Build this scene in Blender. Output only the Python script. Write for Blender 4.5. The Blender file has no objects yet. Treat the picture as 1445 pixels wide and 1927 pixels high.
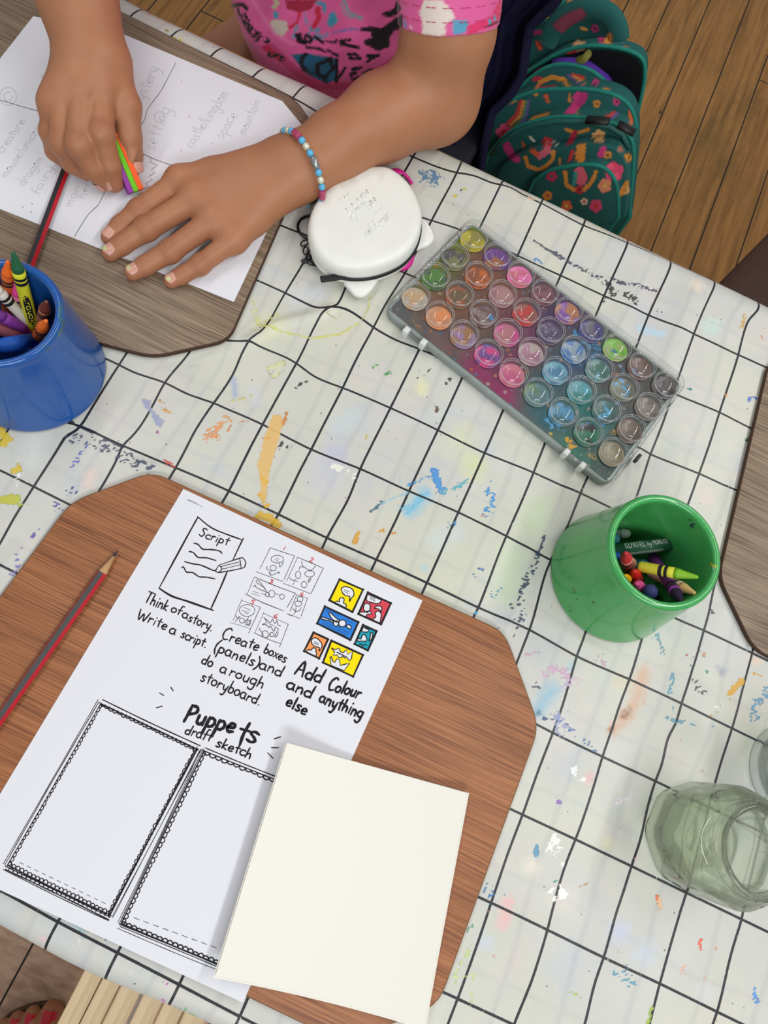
import bpy, bmesh, math, random
import numpy as np
from mathutils import Vector, Matrix

# ------------------------------------------------------------------ camera
random.seed(7); rng = np.random.default_rng(7)
SC = bpy.context.scene; COL = SC.collection
FPX, TILT, ROLL, CAMH = 1386.0, 0.33602904, 0.44657604, 0.57467
_c, _s = math.cos(ROLL), math.sin(ROLL); RZ = np.array([[_c, -_s, 0], [_s, _c, 0], [0, 0, 1]])
_c, _s = math.cos(TILT), math.sin(TILT); RX = np.array([[1, 0, 0], [0, _c, -_s], [0, _s, _c]])
RC = RX @ RZ; CP = np.array([0, 0, CAMH])
cam_d = bpy.data.cameras.new('camera'); cam = bpy.data.objects.new('camera', cam_d); COL.objects.link(cam)
cam.matrix_world = Matrix.Translation(CP) @ Matrix(RC.tolist()).to_4x4()
cam_d.sensor_fit = 'VERTICAL'; cam_d.sensor_height = 36.0; cam_d.lens = FPX / 1927 * 36.0
cam_d.clip_start = 0.01; cam_d.clip_end = 50
SC.camera = cam
# ------------------------------------------------------------------ world, lamps, exposure
world = bpy.data.worlds.new('room_light'); SC.world = world; world.use_nodes = True
world.node_tree.nodes['Background'].inputs[0].default_value = (0.92, 0.96, 1.0, 1)
world.node_tree.nodes['Background'].inputs[1].default_value = 0.30
def area(name, loc, rot, sx, sy, power, col):
    d = bpy.data.lights.new(name, 'AREA'); d.shape = 'RECTANGLE'; d.size = sx; d.size_y = sy
    d.energy = power; d.color = col
    o = bpy.data.objects.new(name, d); COL.objects.link(o); o.location = loc; o.rotation_euler = rot
    return o
def aim(o, t):
    o.rotation_euler = (Vector(t) - o.location).to_track_quat('-Z', 'Y').to_euler()
l1 = area('ceiling_lamp', (0.95, 0.70, 1.60), (0, 0, 0), 0.09, 1.9, 17, (1.0, 0.985, 0.95)); l1.rotation_euler = (0, math.radians(28), 0)
l2 = area('ceiling_lamp', (-0.85, 0.45, 1.75), (0, 0, 0), 0.09, 1.9, 9, (1.0, 0.985, 0.95)); l2.rotation_euler = (0, math.radians(-24), 0)
l3 = area('ceiling_lamp', (0.9, -1.7, 1.9), (0, 0, 0), 1.6, 0.5, 36, (0.95, 0.98, 1.0)); aim(l3, (0, 0.0, -.2))
SC.cycles.transparent_max_bounces = 40
vs = SC.view_settings; vs.view_transform = 'Standard'; vs.look = 'None'; vs.exposure = 0.0; vs.gamma = 1.0
vs.use_curve_mapping = False

# ------------------------------------------------------------------ helpers
def W(px, py, z=0.0):
    "pixel of the photograph -> point of the place on the level plane at height z"
    d = RC @ np.array([(px - 722.5) / FPX, -(py - 963.5) / FPX, -1.0])
    return CP + d * ((z - CAMH) / d[2])
def WY(px, py, Y):
    d = RC @ np.array([(px - 722.5) / FPX, -(py - 963.5) / FPX, -1.0])
    return CP + d * (Y / d[1])
def PX(P):
    q = (np.asarray(P, float) - CP) @ RC
    return np.stack([722.5 + FPX * q[..., 0] / -q[..., 2], 963.5 - FPX * q[..., 1] / -q[..., 2]], -1)
def mmpx(p):
    q = (np.asarray(p, float) - CP) @ RC
    return -q[2] / FPX
def lin(c):
    c = np.asarray(c, float) / 255.0
    return np.where(c <= 0.04045, c / 12.92, ((c + 0.055) / 1.055) ** 2.4)
def L4(c): return tuple(float(x) for x in lin(c)) + (1.0,)

class NT:
    def __init__(s, name):
        s.m = bpy.data.materials.new(name); s.m.use_nodes = True; s.t = s.m.node_tree
        s.b = s.t.nodes['Principled BSDF']; s.out = s.t.nodes['Material Output']
    def n(s, typ, **kw):
        nd = s.t.nodes.new(typ)
        for k, v in kw.items():
            if k.startswith('i_'):
                key = k[2:]; key = int(key) if key.isdigit() else key.replace('_', ' ')
                s.set(nd, key, v)
            else: setattr(nd, k, v)
        return nd
    def set(s, nd, key, v):
        if isinstance(v, bpy.types.NodeSocket): s.t.links.new(v, nd.inputs[key])
        elif isinstance(v, bpy.types.Node): s.t.links.new(v.outputs[0], nd.inputs[key])
        else: nd.inputs[key].default_value = v
    def P(s, **kw):
        for k, v in kw.items(): s.set(s.b, k.replace('_', ' '), v)
    def math(s, op, a, b=0.0, c=0.0, clamp=False):
        nd = s.n('ShaderNodeMath', operation=op, use_clamp=clamp)
        for i, v in enumerate((a, b, c)): s.set(nd, i, v)
        return nd.outputs[0]
    def mix(s, f, a, b, mode='MIX'):
        nd = s.n('ShaderNodeMix', data_type='RGBA', blend_type=mode, clamp_factor=True)
        s.set(nd, 0, f); s.set(nd, 6, a); s.set(nd, 7, b)
        return nd.outputs[2]
    def ramp(s, f, stops):
        nd = s.n('ShaderNodeValToRGB'); r = nd.color_ramp
        while len(r.elements) < len(stops): r.elements.new(0.5)
        for e, (p, c) in zip(r.elements, stops):
            e.position = p; e.color = c if len(c) == 4 else tuple(c) + (1,)
        s.set(nd, 0, f); return nd.outputs[0]
    def coord(s, kind='Object', scale=(1, 1, 1), rot=(0, 0, 0), loc=(0, 0, 0)):
        tc = s.n('ShaderNodeTexCoord')
        mp = s.n('ShaderNodeMapping'); s.set(mp, 0, tc.outputs[kind])
        mp.inputs['Scale'].default_value = scale; mp.inputs['Rotation'].default_value = rot; mp.inputs['Location'].default_value = loc
        return mp.outputs[0]
    def noise(s, vec, scale, detail=3, rough=0.5, dist=0.0):
        nd = s.n('ShaderNodeTexNoise'); s.set(nd, 'Vector', vec); s.set(nd, 'Scale', scale)
        s.set(nd, 'Detail', detail); s.set(nd, 'Roughness', rough); s.set(nd, 'Distortion', dist)
        return nd.outputs[0]
    def bump(s, h, strength=0.3, dist=0.001):
        nd = s.n('ShaderNodeBump'); s.set(nd, 'Height', h); s.set(nd, 'Strength', strength); s.set(nd, 'Distance', dist)
        s.t.links.new(nd.outputs[0], s.b.inputs['Normal']); return nd
    def attr(s, name):
        return s.n('ShaderNodeAttribute', attribute_name=name)
_mats = {}
def plain(c, rough=0.5, spec=0.5, name=None, var=0.0, **kw):
    key = (tuple(c), rough, spec, var, tuple(sorted(kw.items())))
    if key in _mats: return _mats[key]
    t = NT(name or 'plain')
    base = L4(c)
    if var:
        n = t.noise(t.coord('Object'), 90, 4)
        dk = tuple(x * (1 - var) for x in base[:3]) + (1,)
        base = t.mix(t.math('MULTIPLY', n, 1.0), dk, L4([min(255, x * (1 + var * .5)) for x in c]))
    t.P(Base_Color=base, Roughness=rough, Specular_IOR_Level=spec)
    for k, v in kw.items(): t.set(t.b, k.replace('_', ' '), v)
    _mats[key] = t.m
    return t.m

WO = {}
def link(o, parent, wloc):
    COL.objects.link(o)
    WO[o.name] = Vector(wloc)
    if parent is not None:
        o.parent = parent; o.location = Vector(wloc) - WO[parent.name]
    else: o.location = Vector(wloc)
    return o
def mk(name, v, f, mats, parent=None, smooth=True, mi=None, colors=None, base=True):
    "verts in place coordinates -> one mesh object whose origin is at its own base"
    v = np.asarray(v, dtype=np.float32).reshape(-1, 3)
    lo, hi = v.min(0), v.max(0)
    c = Vector(((lo[0] + hi[0]) / 2, (lo[1] + hi[1]) / 2, lo[2]))
    me = bpy.data.meshes.new(name)
    vv = v - np.array(c, dtype=np.float32)
    if isinstance(f, np.ndarray) and f.ndim == 2:
        n = f.shape[1]; nf = len(f)
        me.vertices.add(len(vv)); me.vertices.foreach_set('co', vv.ravel())
        me.loops.add(nf * n); me.loops.foreach_set('vertex_index', f.astype(np.int32).ravel())
        me.polygons.add(nf)
        me.polygons.foreach_set('loop_start', (np.arange(nf) * n).astype(np.int32))
        me.polygons.foreach_set('loop_total', np.full(nf, n, np.int32))
        me.update(calc_edges=True); me.validate()
    else:
        me.from_pydata(vv.tolist(), [], [tuple(int(i) for i in q) for q in f])
    if not isinstance(mats, (list, tuple)): mats = [mats]
    for m in mats: me.materials.append(m)
    if mi is not None and len(me.polygons) == len(mi): me.polygons.foreach_set('material_index', np.asarray(mi, np.int32))
    if smooth: me.polygons.foreach_set('use_smooth', np.ones(len(me.polygons), bool))
    if colors:
        for an, arr in colors.items():
            a = me.attributes.new(an, 'FLOAT_COLOR', 'POINT')
            a.data.foreach_set('color', np.asarray(arr, np.float32).ravel())
    me.update()
    return link(bpy.data.objects.new(name, me), parent, c)
def empty(name, loc, parent=None):
    o = bpy.data.objects.new(name, None); o.empty_display_size = 0.02
    return link(o, parent, loc)
def tag(o, label, cat, group=None, kind=None):
    if label: o['label'] = label
    if cat: o['category'] = cat
    if group: o['group'] = group
    if kind: o['kind'] = kind
    return o
class MB:
    "collects shapes for one mesh"
    def __init__(s): s.v = []; s.f = []; s.m = []
    def add(s, v, f, mi=0):
        o = len(s.v); s.v += [tuple(float(c) for c in p) for p in v]
        s.f += [tuple(i + o for i in q) for q in f]; s.m += [mi] * len(f)
        return s
    def build(s, name, mats, parent=None, smooth=True):
        return mk(name, s.v, s.f, mats, parent, smooth, s.m)
def frame_of(d):
    d = Vector(d).normalized()
    a = Vector((0, 0, 1)) if abs(d.z) < 0.9 else Vector((0, 1, 0))
    u = a.cross(d).normalized(); return u, d.cross(u).normalized(), d
def tube(pts, rad, n=12, cap=True, closed=False, flat=1.0, up=None):
    pts = [Vector(p) for p in pts]; m = len(pts)
    if not hasattr(rad, '__len__'): rad = [rad] * m
    V = []; F = []; pu = None
    for i, p in enumerate(pts):
        if closed: d = pts[(i + 1) % m] - pts[i - 1]
        else: d = pts[min(i + 1, m - 1)] - pts[max(i - 1, 0)]
        if d.length < 1e-9: d = Vector((0, 0, 1))
        d.normalize()
        if pu is None:
            u = Vector(up) if up is not None else frame_of(d)[0]
        else: u = pu
        u = (u - d * u.dot(d))
        if u.length < 1e-6: u = frame_of(d)[0]
        u.normalize(); w = d.cross(u); pu = u
        for k in range(n):
            a = 2 * math.pi * k / n
            V.append(p + u * math.cos(a) * rad[i] + w * math.sin(a) * rad[i] * flat)
    R = m if closed else m - 1
    for i in range(R):
        j = (i + 1) % m
        for k in range(n):
            k2 = (k + 1) % n
            F.append((i * n + k, i * n + k2, j * n + k2, j * n + k))
    if cap and not closed:
        F.append(tuple(range(n))[::-1]); F.append(tuple((m - 1) * n + k for k in range(n)))
    return V, F
def lathe(prof, n=48, c=(0, 0, 0), closed=False, axis=None):
    "prof: (r, h) pairs about +Z (or axis) through c"
    V = []; F = []
    u, w, d = (Vector((1, 0, 0)), Vector((0, 1, 0)), Vector((0, 0, 1))) if axis is None else frame_of(axis)
    c = Vector(c)
    for r, h in prof:
        for k in range(n):
            a = 2 * math.pi * k / n
            V.append(c + u * math.cos(a) * r + w * math.sin(a) * r + d * h)
    m = len(prof)
    for i in range(m if closed else m - 1):
        j = (i + 1) % m
        for k in range(n):
            k2 = (k + 1) % n
            F.append((i * n + k, i * n + k2, j * n + k2, j * n + k))
    if not closed:
        if prof[0][0] > 1e-6: F.append(tuple(range(n))[::-1])
        if prof[-1][0] > 1e-6: F.append(tuple((m - 1) * n + k for k in range(n)))
    return V, F
def spline(pts, n=6, closed=False):
    P = [np.array(p, float) for p in pts]; out = []
    m = len(P)
    for i in range(m if closed else m - 1):
        if closed: a, b, c, d = P[i - 1], P[i], P[(i + 1) % m], P[(i + 2) % m]
        else: a, b, c, d = P[max(i - 1, 0)], P[i], P[i + 1], P[min(i + 2, m - 1)]
        for k in range(n):
            t = k / n
            out.append(0.5 * ((2 * b) + (c - a) * t + (2 * a - 5 * b + 4 * c - d) * t * t + (3 * b - a - 3 * c + d) * t ** 3))
    if not closed: out.append(P[-1])
    return out
def prism(outline, z0, z1, bev=0.0, steps=3):
    "outline (x, y) counter-clockwise; rounded top and bottom rim"
    O = np.array(outline, float)
    area = 0.5 * np.sum(O[:, 0] * np.roll(O[:, 1], -1) - np.roll(O[:, 0], -1) * O[:, 1])
    if area < 0: O = O[::-1]
    n = len(O)
    T = np.roll(O, -1, 0) - np.roll(O, 1, 0); T /= np.linalg.norm(T, axis=1)[:, None] + 1e-12
    N = np.stack([-T[:, 1], T[:, 0]], 1)
    rings = []
    if bev > 0:
        for k in range(steps + 1):
            a = math.pi / 2 * k / steps; rings.append((bev * (1 - math.sin(a)), z0 + bev * (1 - math.cos(a))))
        for k in range(steps + 1):
            a = math.pi / 2 * (1 - k / steps); rings.append((bev * (1 - math.sin(a)), z1 - bev * (1 - math.cos(a))))
    else: rings = [(0, z0), (0, z1)]
    V = []; F = []
    for ins, z in rings:
        for i in range(n): V.append((O[i, 0] + N[i, 0] * ins, O[i, 1] + N[i, 1] * ins, z))
    for r in range(len(rings) - 1):
        for i in range(n):
            j = (i + 1) % n; F.append((r * n + i, r * n + j, (r + 1) * n + j, (r + 1) * n + i))
    F.append(tuple(range(n))[::-1]); F.append(tuple((len(rings) - 1) * n + i for i in range(n)))
    return V, F
def box(lo, hi):
    (x0, y0, z0), (x1, y1, z1) = lo, hi
    V = [(x0, y0, z0), (x1, y0, z0), (x1, y1, z0), (x0, y1, z0), (x0, y0, z1), (x1, y0, z1), (x1, y1, z1), (x0, y1, z1)]
    return V, [(3, 2, 1, 0), (4, 5, 6, 7), (0, 1, 5, 4), (1, 2, 6, 5), (2, 3, 7, 6), (3, 0, 4, 7)]
def rbox(c, u, v, w, hx, hy, hz, b=0.001):
    "box with rounded edges, centre c, axes u v w, half sizes"
    pts = []
    O = []
    for sx, sy, a0 in ((1, 1, 0), (-1, 1, 90), (-1, -1, 180), (1, -1, 270)):
        for k in range(4):
            a = math.radians(a0 + 30 * k); O.append((sx * (hx - b) + b * math.cos(a), sy * (hy - b) + b * math.sin(a)))
    V, F = prism(O, -hz, hz, b, 2)
    c = Vector(c); u = Vector(u); v = Vector(v); w = Vector(w)
    return [c + u * p[0] + v * p[1] + w * p[2] for p in V], F
def dist_poly(X, Y, pts):
    "distance to a polyline"
    D = np.full(X.shape, 1e9)
    P = np.array(pts, float)
    if len(P) == 1: return np.hypot(X - P[0, 0], Y - P[0, 1])
    for a, b in zip(P[:-1], P[1:]):
        ab = b - a; L = ab @ ab + 1e-12
        t = np.clip(((X - a[0]) * ab[0] + (Y - a[1]) * ab[1]) / L, 0, 1)
        D = np.minimum(D, np.hypot(X - a[0] - t * ab[0], Y - a[1] - t * ab[1]))
    return D
def in_poly(X, Y, pts):
    P = np.array(pts, float); ins = np.zeros(X.shape, bool)
    for a, b in zip(P, np.roll(P, -1, 0)):
        c = ((a[1] > Y) != (b[1] > Y))
        with np.errstate(divide='ignore', invalid='ignore'):
            xx = (b[0] - a[0]) * (Y - a[1]) / (b[1] - a[1] + 1e-12) + a[0]
        ins ^= c & (X < xx)
    return ins
def vnoise(X, Y, s, seed=0):
    "smooth value noise in 0..1"
    r = np.random.default_rng(seed); T = r.random((64, 64))
    x = X / s; y = Y / s; xi = np.floor(x).astype(int); yi = np.floor(y).astype(int)
    fx = x - xi; fy = y - yi; fx = fx * fx * (3 - 2 * fx); fy = fy * fy * (3 - 2 * fy)
    g = lambda i, j: T[(xi + i) % 64, (yi + j) % 64]
    return (g(0, 0) * (1 - fx) + g(1, 0) * fx) * (1 - fy) + (g(0, 1) * (1 - fx) + g(1, 1) * fx) * fy
def paint(pos, marks, start=None, rag=1.0):
    """print colours on vertices: marks = (points, width, colour, alpha[, kind]) measured on the photograph;
    kind 'l' line, 'f' filled area, 's' speckle"""
    q = PX(pos); X, Y = q[:, 0], q[:, 1]
    C = np.zeros((len(X), 4)) if start is None else start.copy()
    n1 = vnoise(X, Y, 7, 3) - .5; n2 = vnoise(X, Y, 2.6, 5) - .5
    wob = (n1 * 1.3 + n2 * .9) * rag
    for mk_ in marks:
        pts, w, c, a = mk_[:4]; kind = mk_[4] if len(mk_) > 4 else 'l'
        P = np.array(pts, float); r = w + 8
        sel = np.where((X > P[:, 0].min() - r) & (X < P[:, 0].max() + r) & (Y > P[:, 1].min() - r) & (Y < P[:, 1].max() + r))[0]
        if not len(sel): continue
        x, y = X[sel], Y[sel]; soft = 1.6
        if kind == 'w': soft = w * .9
        if kind == 'f':
            d = dist_poly(x, y, np.vstack([P, P[:1]])); d = np.where(in_poly(x, y, P), -d, d)
            m = np.clip(.5 - (d + wob[sel] * w) / 2.0, 0, 1)
        else:
            d = dist_poly(x, y, P)
            m = np.clip(.5 + (w / 2 - d - wob[sel] * min(w * .45, 7)) / soft, 0, 1)
            if kind == 'd': m = m * np.clip((vnoise(x + 900, y, 3.1, 11) - .30) * 5, 0, 1)
            if kind == 's': m = m * np.clip((vnoise(x + 300, y, 3.4, 9) - .58) * 9, 0, 1)
        m = m * a; src = lin(c)
        oa = C[sel, 3]; na = m + oa * (1 - m)
        C[sel, :3] = (src[None] * m[:, None] + C[sel, :3] * (oa * (1 - m))[:, None]) / np.maximum(na, 1e-6)[:, None]
        C[sel, 3] = na
    return C
def grid_faces(nu, nv):
    i = np.arange(nu - 1)[:, None] * nv + np.arange(nv - 1)[None]
    i = i.ravel(); return np.stack([i, i + nv, i + nv + 1, i + 1], 1)
# ------------------------------------------------------------------ floor
FZ = -0.72
def floor_mat():
    t = NT('floorboards'); co = t.coord('Object')
    sp = t.n('ShaderNodeSeparateXYZ'); t.set(sp, 0, co)
    u = t.math('DIVIDE', t.math('SUBTRACT', sp.outputs[0], 0.1905), 0.0958)
    idx = t.math('FLOOR', u); fr = t.math('SUBTRACT', u, idx)
    wn = t.n('ShaderNodeTexWhiteNoise', noise_dimensions='1D'); t.set(wn, 'W', idx)
    yy = t.math('ADD', t.math('DIVIDE', sp.outputs[1], 1.9), t.math('MULTIPLY', wn.outputs[0], 7.3))
    yi = t.math('FLOOR', yy); yf = t.math('SUBTRACT', yy, yi)
    gx = t.math('MINIMUM', fr, t.math('SUBTRACT', 1.0, fr))
    gy = t.math('MULTIPLY', t.math('MINIMUM', yf, t.math('SUBTRACT', 1.0, yf)), 19.0)
    gap = t.math('LESS_THAN', t.math('MINIMUM', gx, gy), 0.016)
    wn2 = t.n('ShaderNodeTexWhiteNoise', noise_dimensions='2D')
    cb = t.n('ShaderNodeCombineXYZ'); t.set(cb, 0, idx); t.set(cb, 1, yi); t.set(wn2, 'Vector', cb)
    g = t.noise(t.coord('Object', (38, 2.2, 38)), 2.2, 6, .6, .4)
    base = t.ramp(g, [(.3, L4((124, 88, 44))), (.52, L4((166, 118, 62))), (.75, L4((188, 138, 78)))])
    base = t.mix(t.math('MULTIPLY', wn2.outputs[0], .25), base, L4((150, 98, 50)))
    dirt = t.noise(co, 4.3, 6, .62); d2 = t.math('MULTIPLY', t.math('SUBTRACT', dirt, .52), 5.0, clamp=True)
    base = t.mix(t.math('MULTIPLY', d2, .65), base, L4((92, 74, 38)))
    nk = t.n('ShaderNodeTexVoronoi'); t.set(nk, 'Vector', t.coord('Object', (9, 5, 1))); nk.inputs['Scale'].default_value = 1.6
    dent = t.math('LESS_THAN', nk.outputs[0], .055)
    base = t.mix(t.math('MULTIPLY', dent, .8), base, L4((55, 38, 20)))
    # boards on the near side are paler, their brighter light put into the colour
    near_light = t.math('MULTIPLY', t.math('SUBTRACT', t.math('MULTIPLY', sp.outputs[1], -1.0), -0.1), 4.0, clamp=True)
    base = t.mix(t.math('MULTIPLY', near_light, .85), base, t.ramp(t.noise(t.coord('Object', (9, 30, 9)), 3, 5), [(.35, L4((182, 146, 122))), (.6, L4((222, 188, 162)))]))
    base = t.mix(gap, base, L4((38, 30, 24)))
    t.P(Base_Color=base, Roughness=.5, Specular_IOR_Level=.35)
    t.bump(t.math('SUBTRACT', g, t.math('MULTIPLY', gap, 2.0)), .3, .002)
    return t.m
fv, ff = box((-2.6, -1.6, FZ - .03), (2.6, 3.4, FZ))
floor = mk('floor', fv, ff, floor_mat(), smooth=False); tag(floor, 'worn honey brown wooden floorboards', None, kind='structure')

# ------------------------------------------------------------------ table
wood_t = plain((150, 110, 75), .5, name='table_wood')
tr = empty('table', (0.0, 0.21, FZ)); tag(tr, 'long work table hidden under the white grid tablecloth', 'table')
v, f = box((-.80, -.160, -.030), (.80, .572, -.0045)); mk('table_top', v, f, wood_t, tr, False)
for x in (-.74, .74):
    for y in (-.12, .53):
        v, f = box((x - .025, y - .025, FZ), (x + .025, y + .025, -.030)); mk('leg', v, f, plain((70, 70, 72), .4), tr, False)

# ------------------------------------------------------------------ tablecloth
GRID = {(0,0):(224,686.7),(1,0):(310,720),(2,0):(402,757.5),(3,0):(494,798),(4,0):(585.7,845),(5,0):(678,882),(6,0):(769.7,924),(7,0):(862.7,963.5),(8,0):(953.3,1008.3),(12,0):(1324.7,1186.3),(13,0):(1414.7,1229),(0,1):(151.7,801.7),(1,1):(230,838.3),(2,1):(330,879.3),(3,1):(430.5,923.3),(4,1):(524,967.3),(5,1):(615,1011.7),(6,1):(708.3,1052.7),(7,1):(803.3,1096.7),(8,1):(900,1143.3),(9,1):(996.7,1185),(10,1):(1086.3,1234.7),(11,1):(1184.7,1278.3),(12,1):(1282.3,1324),(13,1):(1377.3,1370.7),(0,2):(63.3,915.7),(10,2):(1041.3,1379),(11,2):(1134.7,1424),(12,2):(1233,1470),(10,3):(983.7,1533.3),(11,3):(1083.7,1580),(12,3):(1188,1630),(13,3):(1291.3,1680),(14,3):(1395.3,1730),(10,4):(924,1699),(11,4):(1030,1750),(12,4):(1136.3,1802.3),(13,4):(1242.3,1851.7),(14,4):(1350.7,1905),(10,5):(861.7,1880.7),(11,5):(968,1930),(2,-1):(468.3,643.3),(3,-1):(557.7,683.3),(4,-1):(645,729),(5,-1):(735,766.7),(6,-1):(824,809.3),(7,-1):(911.7,852.7),(8,-1):(1004.3,889),(9,-1):(1092.3,928),(2,-2):(536.7,551),(4,-2):(702.7,615.7),(5,-2):(789.3,656.7),(10,-2):(1225.3,853.7),(11,-2):(1317,890.3),(11,-3):(1353.7,776),(4,-3):(762,514),(7,-4):(1055,518),(8,-4):(1137,556),(9,-4):(1221.3,592),(10,-4):(1305.3,628.7),(11,-4):(1389.7,667.3),(4,-4):(812,415),(4,-5):(859.5,325),(5,-5):(942.6,346.7),(6,-5):(1018.6,380.8),(7,-5):(1098.3,422.8),(8,-5):(1183.5,452.7),(9,-5):(1267.5,484.3),(10,-5):(1351.5,520.2),(11,-5):(1435.7,558.3),(1,-5):(617,221),(3,6):(0,1675),(4,6):(109,1735),(5,6):(221,1793),(6,6):(337,1853),(7,6):(451,1913)}
del GRID[(3,6)]
UP = {-4:[(242,34),(276,0)],-3:[(320,70),(356,36)],-2:[(397,105.6),(431,71.7)],-1:[(477,143),(513.6,106.6),(0,833)],
 0:[(555,179),(586,140),(242,659),(200,724),(175,764),(140,814),(124,819),(112,840),(28,972),(0,1020)],
 1:[(664,179),(639.5,201),(358,661),(290,758),(262,805),(245,825),(222,860),(195,910)],
 2:[(497,620),(490,628),(475,636),(457,660),(440,700),(366,812),(341,860),(569,497.6),(515,590)],
 3:[(650,541),(633,576),(613,584),(600,600),(583,632),(520,750),(462,860),(440,905),(0,1675)],4:[(721,580),(567,880),(550,915),(515,982),(880,277)],
 5:[(655,940),(607,1030),(963,308)],6:[(1037,344)],7:[(1117,380)],8:[(930,1065),(888,1167),(1028,827),(980,948),(1198,415)],
 9:[(1108,892),(1070,985),(1027,1077),(1006,1154),(973,1245),(1275,450)],10:[(1245,802),(1199.7,932),(1099,1198),(1062,1320),(1016,1444),(1356,488)],
 11:[(1425,585),(1410,600),(1339.7,822),(1296,947),(1209.7,1195.7),(1163,1337),(1154.7,1364),(1120,1475),(1060,1640),(1000,1850)],
 12:[(1343,1107),(1334.7,1150.7),(1310,1240),(1270,1365),(1258,1385),(1245,1440),(1217,1525),(1205,1580),(1177,1670),(1160,1720),(1121,1845),(1101,1925)],
 13:[(1358,1430),(1268,1760),(1223,1925)],14:[(1401,1700),(1375,1800),(1343,1925)]}
VP = {-5:[(581,200),(876,327),(894.8,331),(928,345),(965,353),(990,369.6),(1058,402),(1140,437),(1225,468)],
 -4:[(854,428)],-3:[(552.6,434),(1285.7,748),(1421.3,810.3)],-2:[(496.7,532.7),(608,583.5),(632,577.5),(650,581),(745,640),(1208,845)],
 -1:[(426.7,640.7),(440,642),(500,657),(541,674),(590,707),(1081,923)],0:[(188,670),(250,700),(360,745),(425,768),(1031.7,1051.7),(1269.7,1163)],
 1:[(125,795),(180,815)],2:[(0,885),(125,946.7),(1014.7,1365.7)],3:[(0,1063),(38,1082),(961.7,1523)],4:[(900,1688)],5:[(835,1868)],6:[(0,1675)]}
def tps(P, val, lam):
    n = len(P); d = np.linalg.norm(P[:, None] - P[None], axis=2) + 1e-9
    K = d * d * np.log(d) + np.eye(n) * lam
    A = np.zeros((n + 3, n + 3)); A[:n, :n] = K; A[:n, n:] = np.c_[np.ones(n), P]; A[n:, :n] = A[:n, n:].T
    return np.linalg.solve(A, np.r_[val, 0, 0, 0])
def tps_ev(P, w, Q):
    out = np.empty(len(Q)); n = len(P)
    for i in range(0, len(Q), 40000):
        q = Q[i:i + 40000]; d = np.sqrt(((q[:, None] - P[None]) ** 2).sum(2)) + 1e-9
        out[i:i + 40000] = (d * d * np.log(d)) @ w[:n] + w[n] + q @ w[n + 1:]
    return out
pu = [(W(*p)[:2], k[0]) for k, p in GRID.items()] + [(W(*p)[:2], k) for k, L in UP.items() for p in L]
pv = [(W(*p)[:2], k[1]) for k, p in GRID.items()] + [(W(*p)[:2], k) for k, L in VP.items() for p in L]
PU = np.array([a for a, _ in pu]); PV = np.array([a for a, _ in pv])
wu = tps(PU, np.array([b for _, b in pu], float), 2e-5); wv = tps(PV, np.array([b for _, b in pv], float), 2e-5)
# coarse field then bilinear on the fine cloth
XS0, XS1, YS0, YS1 = -.80, .80, -.30, .72
cx = np.linspace(XS0, XS1, 321); cy = np.linspace(YS0, YS1, 205)
CX, CY = np.meshgrid(cx, cy, indexing='ij'); Q = np.c_[CX.ravel(), CY.ravel()]
GU = tps_ev(PU, wu, Q).reshape(CX.shape); GV = tps_ev(PV, wv, Q).reshape(CX.shape)
def bil(G, x, y):
    i = (x - XS0) / (XS1 - XS0) * 320; j = (y - YS0) / (YS1 - YS0) * 204
    i = np.clip(i, 0, 319.999); j = np.clip(j, 0, 203.999); a = i.astype(int); b = j.astype(int); fi = i - a; fj = j - b
    return (G[a, b] * (1 - fi) + G[a + 1, b] * fi) * (1 - fj) + (G[a, b + 1] * (1 - fi) + G[a + 1, b + 1] * fi) * fj
def axis_pts(lo, a, b, hi, fine, coarse):
    return np.r_[np.arange(lo, a, coarse), np.arange(a, b, fine), np.arange(b, hi + coarse * .5, coarse)]
sx = axis_pts(-.80, -.56, .44, .80, .0015, .01)
ss = axis_pts(-.285, -.20, .63, .70, .0015, .005)
SX, SS = np.meshgrid(sx, ss, indexing='ij')
FR, BR, FRR, BRR = -.163, .556, .016, .030
def wrap(s):
    y = s.copy(); z = np.zeros_like(s)
    m = s < FR; a = np.clip((FR - s) / FRR, 0, math.pi / 2); y = np.where(m, FR - FRR * np.sin(a), y); z = np.where(m, -FRR * (1 - np.cos(a)) - np.maximum(FR - s - FRR * math.pi / 2, 0), z)
    m = s > BR; a = np.clip((s - BR) / BRR, 0, math.pi / 2); y = np.where(m, BR + BRR * np.sin(a), y); z = np.where(m, -BRR * (1 - np.cos(a)) - np.maximum(s - BR - BRR * math.pi / 2, 0), z)
    return y, z
YY, ZZ = wrap(SS)
RIDGE = [([(470,640),(520,612),(600,592),(650,560),(700,520)], .0032, .006), ([(140,812),(200,835),(280,882)], .0028, .007), ([(860,268),(900,300),(960,345),(1060,375)], .0030, .009),
         ([(985,375),(1040,352)], .002, .006), ([(1220,480),(1190,560),(1140,680)], .0015, .012), ([(1010,960),(990,1100),(950,1180)], .0012, .008), ([(1300,560),(1250,700)], .0015, .012),
         ([(430,640),(380,690),(360,760)], .0015, .010), ([(1405,1240),(1330,1330),(1240,1460)], .0010, .010)]
zf = np.zeros_like(SX)
for pts, h, w in RIDGE:
    P = [W(*p)[:2] for p in pts]; zf += h * np.exp(-(dist_poly(SX, SS, P) / w) ** 2)
bumpy = (vnoise(SX + 3, SS + 3, .055, 1) - .5) * .0022 + (vnoise(SX + 3, SS + 3, .021, 2) - .5) * .0006
def rect_mask(P, pad=.012):
    d = dist_poly(SX, SS, np.vstack([P, P[:1]])); d = np.where(in_poly(SX, SS, P), -d, d)
    return np.clip(d / pad, 0, 1)
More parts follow.
